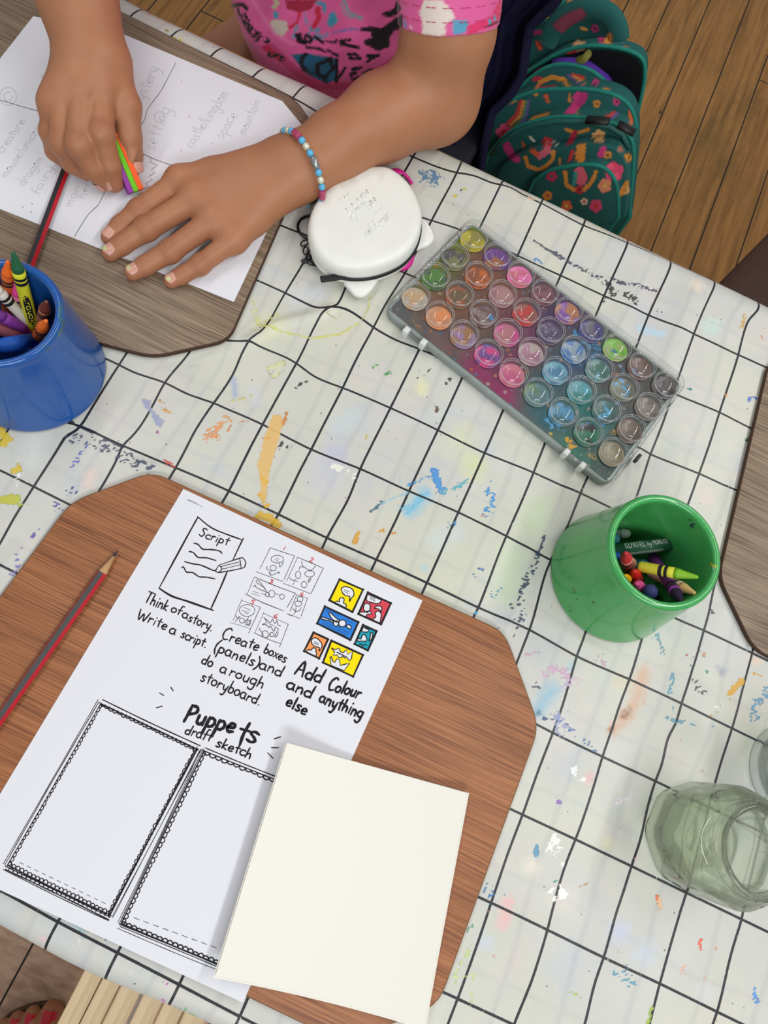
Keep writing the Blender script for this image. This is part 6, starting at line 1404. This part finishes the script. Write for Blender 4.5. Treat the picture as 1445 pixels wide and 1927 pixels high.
def jar_mat(name, tint, edge, green):
    t = NT(name); tr = t.n('ShaderNodeBsdfTransparent'); rf = t.n('ShaderNodeBsdfRefraction', i_IOR=1.14); rf.inputs['Roughness'].default_value = .01
    gl = t.n('ShaderNodeBsdfGlossy'); gl.inputs['Roughness'].default_value = .03
    lw = t.n('ShaderNodeLayerWeight', i_Blend=.35); c = t.mix(t.math('POWER', lw.outputs['Facing'], 1.8), tint + (1,), edge + (1,))
    t.set(tr, 'Color', c); t.set(rf, 'Color', c)
    m0 = t.n('ShaderNodeMixShader', i_0=.4); t.t.links.new(tr.outputs[0], m0.inputs[1]); t.t.links.new(rf.outputs[0], m0.inputs[2])
    l5 = t.n('ShaderNodeLayerWeight', i_Blend=.5); fr = t.math('ADD', .04, t.math('MULTIPLY', t.math('POWER', l5.outputs['Facing'], 5.0), .9)); bp = t.n('ShaderNodeBump'); t.set(bp, 'Height', t.noise(t.coord('Object'), 45, 3)); bp.inputs['Strength'].default_value = .35; bp.inputs['Distance'].default_value = .004
    t.t.links.new(bp.outputs[0], gl.inputs['Normal']); t.t.links.new(bp.outputs[0], l5.inputs['Normal'])
    mx = t.n('ShaderNodeMixShader'); t.set(mx, 0, fr); t.t.links.new(m0.outputs[0], mx.inputs[1]); t.t.links.new(gl.outputs[0], mx.inputs[2])
    # dried paint smears on the glass
    sm = t.noise(t.coord('Object', (1, 1, .5)), 60, 5, .7); a = t.math('MULTIPLY', t.math('SUBTRACT', sm, .66), 9.0, clamp=True); df = t.n('ShaderNodeBsdfDiffuse')
    t.set(df, 'Color', t.ramp(t.noise(t.coord('Object', loc=(2, 2, 2)), 18, 2), [(.35, L4((60, 120, 140))), (.5, L4((120, 70, 45))), (.62, L4((120, 170, 190)))]))
    m3 = t.n('ShaderNodeMixShader'); t.set(m3, 0, t.math('MULTIPLY', a, .6 * green)); t.t.links.new(mx.outputs[0], m3.inputs[1]); t.t.links.new(df.outputs[0], m3.inputs[2])
    t.t.links.new(m3.outputs[0], t.out.inputs['Surface']); return t.m
jar((.3206, .0707), (8, math.radians(197)), (.0385, .066), .076, .090, .0300, jar_mat('green_glass', (.978, .988, .958), (.70, .76, .60), 1.0), 'square-shouldered greenish glass jar of cloudy rinse water at the right edge', (.046, (.955, .975, .94), (.90, .93, .86)))
jar((.3835, .1500), None, (.0375, .080), .086, .096, .0320, jar_mat('clear_glass', (.985, .99, .99), (.60, .68, .68), .5), 'round clear glass jar cut off by the right edge behind the green one')

# ------------------------------------------------------------------ backpack on the floor
TEA = (44, 118, 112)
bag_marks = []
def fl(cx_, cy_, r, c, cc=(240, 200, 120)):
    out = []
    for k in range(5):
        a = 2 * math.pi * k / 5 + cx_; out.append(([(cx_ + r * .6 * math.cos(a), cy_ + r * .6 * math.sin(a))], r * .95, c, 1))
    out.append(([(cx_, cy_)], r * .6, cc, 1)); return out
def bgp(L, ox=850, oy=0, k=3.6125): return [(ox + x / k, oy + y / k) for x, y in L]
OR_=(226,148,60); PKB=(216,62,130); RB=(206,58,60)
for cx_, cy_, r, c, cc in ((868,310,12,(238,180,130),(236,190,90)),(355,900,15,(236,90,130),RB),(650,970,11,(210,52,62),(240,210,200)),(1000,925,12,(240,186,120),(226,150,70)),(1100,1165,18,(232,84,120),(200,70,90)),(1040,1265,13,(238,150,110),(226,190,90)),(870,1290,9,(200,50,60),(90,40,50)),(680,1200,10,(210,50,90),(60,100,110)),(1180,1290,9,(230,180,110),(90,70,60)),(780,1400,10,(236,120,70),(240,200,90)),(980,1400,12,(226,80,120),(220,60,60)),(900,1370,7,(230,200,180),(200,60,60)),(650,1330,9,(226,148,60),(200,60,60))):
    bag_marks += fl(850 + cx_ / 3.6125, cy_ / 3.6125, r, c, cc)
for cx_, cy_, c in ((250,870,OR_),(985,705,OR_),(855,790,OR_),(1020,275,PKB),(1120,690,PKB),(975,560,PKB),(1060,1055,OR_),(1200,1070,OR_),(975,195,PKB)):
    bag_marks += [(bgp([(cx_, cy_)]), 15, c, 1), (bgp([(cx_, cy_)]), 5, (50, 30, 30), 1)]
for L, w_, c in (([(480,330),(500,420),(490,520)],9,OR_),([(570,640),(600,560),(680,525),(760,540),(790,590)],9,OR_),([(510,860),(560,800),(630,775),(690,810)],8,OR_),([(260,750),(340,710),(430,680)],9,OR_),([(1040,610),(1090,640),(1140,660)],8,OR_),
    ([(500,1070),(520,1130),(580,1150)],8,OR_),([(690,1030),(690,1080),(640,1130),(600,1150)],8,OR_),([(770,1170),(780,1260),(830,1290)],8,OR_),([(980,1170),(950,1240),(900,1290)],8,OR_),([(780,880),(850,905),(930,880)],7,OR_),([(1150,1320),(1190,1240)],8,OR_),([(1215,750),(1225,830)],9,(220,110,60)),
    ([(470,690),(440,780),(380,840)],7,RB),([(490,690),(465,790),(400,850)],5,OR_),([(508,690),(488,800),(425,860)],5,(90,140,90)),([(525,690),(505,800),(440,880)],5,(110,90,160)),([(820,505),(900,530)],6,RB),([(830,520),(905,555)],5,OR_),([(790,510),(900,600)],5,(120,90,150)),([(1050,800),(1110,765)],7,RB),([(1080,810),(1130,770)],5,(110,90,150)),
    ([(860,650),(840,720),(800,770)],16,PKB),([(900,650),(870,700)],14,(190,50,120)),([(370,990),(410,1060),(440,1080)],16,PKB),([(880,1000),(870,1080)],18,OR_),([(820,1030),(800,1090)],8,RB),([(1030,1010),(1010,1050)],12,PKB),([(600,1060),(650,1020)],14,(226,110,130)),([(870,1170),(880,1220)],22,(226,100,120)),([(840,1180),(830,1250)],8,(60,150,140)),
    ([(540,230),(600,215)],8,PKB),([(580,290),(600,330)],9,(220,80,50)),([(640,650),(655,690)],8,(222,96,56)),([(800,640),(800,690)],5,OR_),([(840,900),(800,970)],10,(190,40,70)),([(530,930),(560,960)],5,(230,220,200)),([(700,960),(720,990)],4,(230,230,220)),([(540,1020),(580,1050)],9,(222,96,56)),([(600,590),(700,600)],8,(190,60,80)),([(560,540),(600,530)],8,(200,50,70)),
    ([(560,470),(600,460)],8,(200,60,50)),([(780,350),(830,350)],9,(214,70,56)),([(1070,250),(1060,300)],13,OR_),([(880,190),(910,200)],7,(234,170,90)),([(1130,1010),(1150,1030)],7,(230,120,90)),([(1160,320),(1190,330)],5,(230,120,90)),([(380,680),(400,700)],6,(200,50,90)),([(480,970),(490,1000)],5,(220,100,50)),([(735,1080),(735,1120)],4,OR_)):
    bag_marks.append((bgp(L), w_, c, 1))
def bag_mat():
    t = NT('printed_canvas'); co = t.coord('Object'); pa = t.attr('paint')
    base = t.mix(t.noise(co, 9, 3), L4((30, 82, 80)), L4((46, 108, 102)))
    base = t.mix(t.math('MULTIPLY', pa.outputs['Alpha'], .92), base, pa.outputs['Color'])
    t.P(Base_Color=base, Roughness=.8, Specular_IOR_Level=.2); t.bump(t.math('ADD', t.noise(co, 500, 2), t.math('MULTIPLY', t.noise(co, 14, 3), 6.0)), .25, .002); return t.m
canv = bag_mat(); pipe_m = plain((36, 128, 114), .7, .25, name='teal_piping', var=.2); blk = plain((14, 14, 18), .8, .2, name='black_lining'); prp = plain((84, 48, 150), .7, .2, name='purple_fabric')
bag = empty('backpack', (0.02, 1.12, FZ)); tag(bag, 'teal school backpack printed with flowers and rainbows, standing open on the floor', 'backpack')
def arch(pxs, Y, Yb, name, mat, marks, pipe=True, bulge=.02, zb=-.66):
    "front panel: outline read on the plane y=Y, pulled back to Yb; subdivided front so the print shows"
    top = [WY(*p, Y) for p in pxs]; top = [np.array(p) for p in spline([tuple(p) for p in top], 6)]
    xs = [p[0] for p in top]
    L = [np.array([top[0][0] + .005, Y, zb])] + top + [np.array([top[-1][0] - .005, Y, zb])]
    # dense grid over x/z clipped by the arch
    N = 120; M = 130; V = []; F = []
    tz = np.linspace(0, 1, M)
    # param: along the arch (s) and from the base centre out (t)
    S = np.array(spline([tuple(p) for p in L[::1]], 1)); 
    dcum = np.r_[0, np.cumsum(np.linalg.norm(np.diff(S, axis=0), axis=1))]; ss_ = np.linspace(0, dcum[-1], N * 2)
    Sx = np.interp(ss_, dcum, S[:, 0]); Sz = np.interp(ss_, dcum, S[:, 2]); cxm = (Sx.min() + Sx.max()) / 2; czm = (zb + Sz.max()) / 2
    for i in range(N * 2):
        for j in range(M):
            t_ = 1 - (j / (M - 1)); x = cxm + (Sx[i] - cxm) * t_; z = czm + (Sz[i] - czm) * t_
            y = Y - bulge * (1 - t_ ** 4)
            V.append((x, y, z))
    F = [tuple(q) for q in grid_faces(N * 2, M)]
    b = len(V)
    for lev in range(4):
        u = (lev + 1) / 4; ins = .012 * (u ** 3)
        for i in range(N * 2):
            x = cxm + (Sx[i] - cxm) * (1 - ins * 2); z = czm + (Sz[i] - czm) * (1 - ins * 2); V.append((x, Y + (Yb - Y) * u, z))
    for i in range(N * 2 - 1):
        F.append((i * M, b + i, b + i + 1, (i + 1) * M))
        for lev in range(3): F.append((b + lev * N * 2 + i, b + (lev + 1) * N * 2 + i, b + (lev + 1) * N * 2 + i + 1, b + lev * N * 2 + i + 1))
    V = np.array(V); C = paint(V, marks, rag=.25); o = mk(name, V, F, mat, bag, True, colors={'paint': C})
    if pipe:
        V2, F2 = tube([(x, Y + .002, z) for x, z in zip(Sx[2:-2], Sz[2:-2])], .0034, 8); mk('piping', V2, F2, pipe_m, o)
    return o
Yf = 1.06
arch(bgp([(210,980),(220,840),(330,690),(430,600),(480,520),(600,440),(740,360),(900,320),(1050,320),(1200,350),(1295,410),(1310,520),(1290,640),(1255,800),(1235,950),(1225,1200),(1205,1480)]), Yf + .10, Yf + .13, 'main_compartment', canv, bag_marks, True, -.02)
arch(bgp([(440,760),(455,480),(470,330),(500,220),(600,160),(780,95),(960,85),(1090,150),(1150,270),(1230,340),(1290,420),(1270,800)]), Yf + .135, Yf + .15, 'top_panel', canv, bag_marks, False, -.01)
# open mouth: dark lining seen between the lid and the front compartment
Yo = Yf + .094
mo = [WY(*p, Yo) for p in bgp([(640,440),(760,385),(930,350),(1060,345),(1200,372),(1278,430),(1290,520),(1275,640),(1240,760),(1140,660),(1060,560),(900,480),(760,455)])]
mo = [tuple(p) for p in spline([tuple(p) for p in mo], 5, True)]; cm = np.mean(mo, axis=0)
V = list(mo) + [tuple(np.array(p) * .55 + cm * .45 + np.array([0, -.004, -.0])) for p in mo] + [tuple(cm + np.array([0, -.006, 0]))]; k_ = len(mo)
F = [(i, (i + 1) % k_, k_ + (i + 1) % k_, k_ + i) for i in range(k_)] + [(k_ + i, k_ + (i + 1) % k_, 2 * k_) for i in range(k_)]
mk('lining', V, F, blk, bag)
V, F = tube([tuple(WY(*p, Yo - .012)) for p in bgp([(690,440),(760,430),(880,432),(960,480),(1040,540),(1080,600),(1140,640)])], .012, 10, flat=.6); mk('purple_jumper', V, F, prp, bag)
V, F = tube([tuple(WY(*p, Yo - .010)) for p in bgp([(850,420),(900,400),(930,365)])], .010, 8, flat=.6); mk('yellow_lining_flap', V, F, plain((126, 126, 50), .8), bag)
arch(bgp([(380,760),(430,650),(520,545),(650,460),(800,445),(950,490),(1060,580),(1120,660),(1160,760)]), Yf + .07, Yf + .082, 'front_compartment', canv, bag_marks, True, .015)
arch(bgp([(215,1010),(235,840),(330,740),(450,665),(600,620),(780,610),(950,615),(1100,650),(1200,720),(1245,830),(1250,1000),(1225,1250),(1210,1480)]), Yf + .035, Yf + .070, 'middle_compartment', canv, bag_marks, True, .015)
arch(bgp([(250,1060),(330,960),(430,880),(560,830),(720,800),(900,805),(1080,840),(1180,900),(1230,1000),(1225,1200),(1200,1480)]), Yf, Yf + .05, 'large_pocket', canv, bag_marks, True, .012)
V, F = tube([tuple(WY(*p, Yf - .006)) for p in bgp([(270,1050),(345,965),(440,898),(570,848),(720,822),(900,826),(1070,862),(1160,915),(1205,1010)])], .004, 8); mk('zip', V, F, plain((30, 98, 90), .6), bag)
arch(bgp([(330,1150),(420,1080),(560,1020),(720,1010),(860,990),(1000,985),(1100,1010),(1165,1080),(1190,1200),(1180,1480)]), Yf - .03, Yf + .01, 'small_pocket', canv, bag_marks, False, .012)
arch(bgp([(560,1230),(640,1175),(740,1145),(880,1125),(1000,1135),(1080,1190),(1120,1290),(1130,1480)]), Yf - .055, Yf - .02, 'bottom_pocket', canv, bag_marks, True, .010)
for L in (([(915,815),(1000,820),(1070,825)]), ([(1130,845),(1180,870),(1240,905)])):
    P = [WY(*p, Yf - .020) for p in bgp(L)]; V, F = tube([tuple(p) for p in P], .0085, 8, flat=.5); mk('zip_puller', V, F, zb, bag)
P = [WY(*p, Yf + .05) for p in bgp([(640,300),(690,200),(780,110),(900,60),(1000,65),(1080,110),(1125,190),(1135,260)])]
o_ = np.array(P); V, F = tube([tuple(p) for p in spline([tuple(p) for p in P], 5)], .016, 14, flat=.55)
C = paint(np.array(V), bag_marks + [(bgp([(740,180),(800,140),(870,100)]), 26, (150, 56, 84), .9)], rag=.4)
mk('top_handle', V, F, canv, bag, True, colors={'paint': C})
for L in ([(700,140),(735,60),(730,-60)], [(905,40),(880,0),(860,-60)]):
    P = [WY(*p, Yf + .16) for p in bgp(L)]; V, F = tube([tuple(p) for p in P], .012, 8, flat=.3); mk('shoulder_strap', V, F, plain((44, 132, 118), .7), bag)

# ------------------------------------------------------------------ dark blue jacket over the chair back, chair
navy = NT('navy_cloth'); _n = navy.noise(navy.coord('Object', (6, 6, 1.2)), 3, 4, .6)
navy.P(Base_Color=navy.mix(_n, L4((14, 14, 30)), L4((34, 32, 66))), Roughness=.85, Specular_IOR_Level=.15); navy.bump(_n, .8, .02); navy = navy.m
chr_ = empty('chair', (-.28, .90, FZ)); tag(chr_, 'chair the child sits on, mostly hidden by the dark jacket', 'chair')
cm_ = plain((26, 26, 38), .6, .4, name='chair_plastic'); tb = plain((34, 34, 42), .4, .5, name='chair_tube')
V, F = rbox((-.285, .90, -.345), (1, 0, 0), (0, 1, 0), (0, 0, 1), .17, .16, .012, .008); mk('seat', V, F, cm_, chr_)
V, F = rbox((-.29, 1.035, -.03), (1, 0, 0), (0, 1, 0), (0, 0, 1), .17, .012, .14, .010); mk('backrest', V, F, cm_, chr_)
for x in (-.43, -.14):
    for y in (.76, 1.035):
        V, F = tube([(x, y, -.34 if y < .9 else .06), (x, y, FZ)], .011, 12); mk('leg', V, F, tb, chr_)
# jacket: folded sheet hung over the right side of the backrest
def sheet_surface(cols, rows, fn):
    V = [fn(i / (cols - 1), j / (rows - 1)) for i in range(cols) for j in range(rows)]
    return V, [tuple(q) for q in grid_faces(cols, rows)]
tpx = [(876,-70),(905,-60),(960,-70),(1060,-60)]; lpx = [(838,262),(870,268),(905,285),(932,300)]
def jk(u, v):
    y = -60 + v * 420; xr = np.interp(y, [-60, 0, 45, 80, 140, 175, 207, 277, 360], [1075, 1040, 992, 985, 976, 955, 920, 904, 896])
    x = 815 + (xr - 815) * u
    Y = .965 + .05 * math.sin(u * 9 + v * 2.0) * (.4 + .6 * v) * .7 + .05 * u - .10 * (1 - abs(2 * v - 1)) * 0 - .05 * v + .012 * math.sin(u * 23)
    return tuple(WY(x, y, Y))
V, F = sheet_surface(60, 60, jk)
jr = mk('jacket', V, F, navy, None, True); so = jr.modifiers.new('thickness', 'SOLIDIFY'); so.thickness = .012; so.offset = 1
tag(jr, 'dark navy jacket hanging down behind the child\'s arm beside the backpack', 'jacket')

# ------------------------------------------------------------------ dark brown chair corner at the right edge
p = WY(1388, 497, .80); V = [WY(1384, 500, .72), WY(1450, 430, .90), WY(1500, 470, .90), WY(1470, 560, .70)]
br = plain((62, 34, 24), .45, .4, name='dark_brown_vinyl', var=.2)
A_ = W(1386, 499, -.24); B_ = W(1452, 432, -.24); dr_ = (B_ - A_); dr_ /= np.linalg.norm(dr_); nr_ = np.array([dr_[1], -dr_[0], 0])
O = [(A_ - dr_ * .10)[:2], (B_ + dr_ * .16)[:2], (B_ + dr_ * .16 + nr_ * .36)[:2], (A_ - dr_ * .10 + nr_ * .36)[:2]]
O2 = []
for i in range(4):
    a, b, c = O[i - 1], O[i], O[(i + 1) % 4]; r = .03; p_ = b + (a - b) / np.linalg.norm(a - b) * r; q_ = b + (c - b) / np.linalg.norm(c - b) * r
    for k in range(6): t_ = k / 5; O2.append((1 - t_) ** 2 * p_ + 2 * t_ * (1 - t_) * b + t_ ** 2 * q_)
ch2 = empty('stool', (float(np.mean([o[0] for o in O])), float(np.mean([o[1] for o in O])), FZ)); tag(ch2, 'dark brown stool seat tucked at the far side of the table, right edge', 'stool')
V, F = prism(O2, -.28, -.24, .010, 4); mk('seat', V, F, br, ch2)
cc_ = np.mean(O, axis=0)
for o in O:
    q = cc_ + (np.array(o) - cc_) * .85; V, F = tube([(q[0], q[1], -.279), (q[0], q[1], FZ)], .014, 12); mk('leg', V, F, br, ch2)

# ------------------------------------------------------------------ pale wooden chair seat below the near edge
st = NT('pale_ply'); co = st.coord('Object'); g = st.noise(st.coord('Object', (60, 3, 60)), 2, 5, .6)
st.P(Base_Color=st.ramp(g, [(.3, L4((204, 176, 136))), (.6, L4((240, 214, 174)))]), Roughness=.55, Specular_IOR_Level=.3); st = st.m
SZ = -.40
q1, q2 = W(157, 1829, SZ), W(116, 1927, SZ); dr_ = (q2 - q1); dr_ /= np.linalg.norm(dr_)
sl = empty('wooden_stool', tuple((q2 + np.array([.15, -.1, 0])))); sl.location.z = FZ; WO[sl.name].z = FZ
tag(sl, 'pale slatted wooden stool seat at the bottom left, below the near table edge', 'stool')
nx_ = np.array([1, 0, 0]); widths = [((157,1829),(192,1841)), ((193,1841),(224,1858)), ((225,1859),(262,1876)), ((266,1878),(301,1898)), ((302,1899),(338,1918)), ((339,1919),(380,1938))]
x_at = [float(W(*a, SZ)[0]) for (a, b) in widths] + [float(W(*widths[-1][1], SZ)[0])]
x_e = [float(W(*b, SZ)[0]) for (a, b) in widths]
for k in range(len(widths)):
    V, F = box((x_at[k], -.72, SZ - .018), (x_e[k] - .0006, float(q1[1]) + .14, SZ))
    o_ = mk('slat', V, F, st, sl, False); bv = o_.modifiers.new('soft', 'BEVEL'); bv.width = .0015; bv.segments = 2
gk = float(x_e[2]); V, F = box((gk + .0004, -.72, SZ - .016), (float(x_at[3]) - .0004, float(q1[1]) + .14, SZ - .002)); mk('grey_strip', V, F, plain((138, 136, 134), .6), sl, False)
for x in (x_at[0] + .02, x_e[-1] - .02):
    for y in (-.70, float(q1[1]) + .10):
        V, F = box((x - .016, y - .016, FZ), (x + .016, y + .016, SZ - .018)); mk('leg', V, F, st, sl, False)

# ------------------------------------------------------------------ standing person's sandalled foot, bottom left
ft = empty('person', tuple(W(70, 1960, FZ))); tag(ft, 'person in a tan sandal with red toenails, only one foot in view', 'person')
def Fp(px, py, h): return W(px, py, FZ + h)
Ft = Solid((-.42, -.80, FZ - .002), (-.02, -.36, FZ + .50), .0022)
toes = [((99,1903),.0150,.032), ((62,1908),.0108,.030), ((33,1917),.0100,.028), ((9,1929),.0092,.026), ((-12,1944),.0088,.024)]
bt = Fp(96, 1898, .03); ax_ = Fp(60, 1990, .03) - Fp(85, 1905, .03); ax_ /= np.linalg.norm(ax_)
ball = [Fp(94, 1948, .030), Fp(64, 1952, .028), Fp(38, 1960, .026), Fp(14, 1970, .025), (Fp(-6, 1982, .024))]
mid = Fp(52, 1985, .036) + ax_ * .06; heel = mid + ax_ * .10 + np.array([0, 0, .0]); ank = heel + np.array([-.03, .015, .055])
for (p_, r_, h_), b_ in zip(toes, ball):
    tp = Fp(*p_, h_); Ft.cone(tp, b_, r_, r_ * 1.05, .004, None, None)
for b_ in ball: Ft.cone(b_, mid, .015, .026, .02)
Ft.cone(mid, heel, .030, .030, .02); Ft.cone(mid + np.array([0, 0, .01]), ank, .028, .034, .03); Ft.cone(ank, ank + np.array([-.04, -.04, .36]), .034, .052, .03)
P6, Q6 = Ft.mesh(); fb = mk('body', P6, Q6, skin, ft, True, colors={'tone': np.zeros((len(P6), 4))})
rn_ = plain((196, 18, 44), .18, .6, name='red_nail_polish')
for (p_, r_, h_) in toes:
    tp = Vector(Fp(*p_, h_)); nd_ = Vector(ax_.tolist()); 
    V = []; F = []
    N, M = 10, 10
    for i in range(N + 1):
        for j in range(M + 1):
            u = i / N; v = j / M * 2 - 1; an = v * .66 * (1 - .15 * abs(2 * u - 1) ** 3); s_ = nd_.cross(Vector((0, 0, 1))).normalized()
            rr = r_ * (1.07 - .25 * max(0, .3 - u) ** 1.5)
            V.append(tp + nd_ * (-r_ * .30 + u * r_ * 1.25 * (1 - .12 * v * v)) + Vector((0, 0, 1)) * math.cos(an) * rr + s_ * math.sin(an) * rr)
    for i in range(N):
        for j in range(M): q = i * (M + 1) + j; F.append((q, q + 1, q + M + 2, q + M + 1))
    mk('toenail', V, F, rn_, fb, True)
so_px = [(-60,1975),(-30,1945),(0,1921),(20,1905),(45,1893),(70,1886),(95,1884),(115,1890),(124,1903),(122,1925),(112,1960),(105,2000)]
O = [tuple(Fp(*p_, .008)[:2]) for p_ in so_px]; hl_ = heel[:2]; O += [tuple(hl_ + np.array([.045, -.02])), tuple(hl_ + np.array([.0, -.06])), tuple(hl_ + np.array([-.045, -.02]))]
O = [tuple(p_) for p_ in spline(O, 4, True)]
sd_ = empty('sandal', tuple(Fp(50, 1950, 0)), ft); WO[sd_.name] = Vector(Fp(50, 1950, 0))
V, F = prism(O, FZ + .0004, FZ + .016, .004, 3); mk('sole', V, F, plain((92, 72, 52), .8, .2, name='sandal_sole', var=.3), sd_)
stp = [ball[0] + np.array([.024, 0, -.02]), ball[0] + np.array([.018, 0, .018]), ball[1] + np.array([0, 0, .024]), ball[3] + np.array([-.004, 0, .020]), ball[4] + np.array([-.02, 0, -.014])]
V, F = tube([tuple(p_ + ax_ * .02) for p_ in spline([tuple(p_) for p_ in stp], 5)], .011, 10, flat=.25, up=tuple(ax_)); mk('strap', V, F, plain((112, 84, 60), .7, .3, name='tan_strap'), sd_)
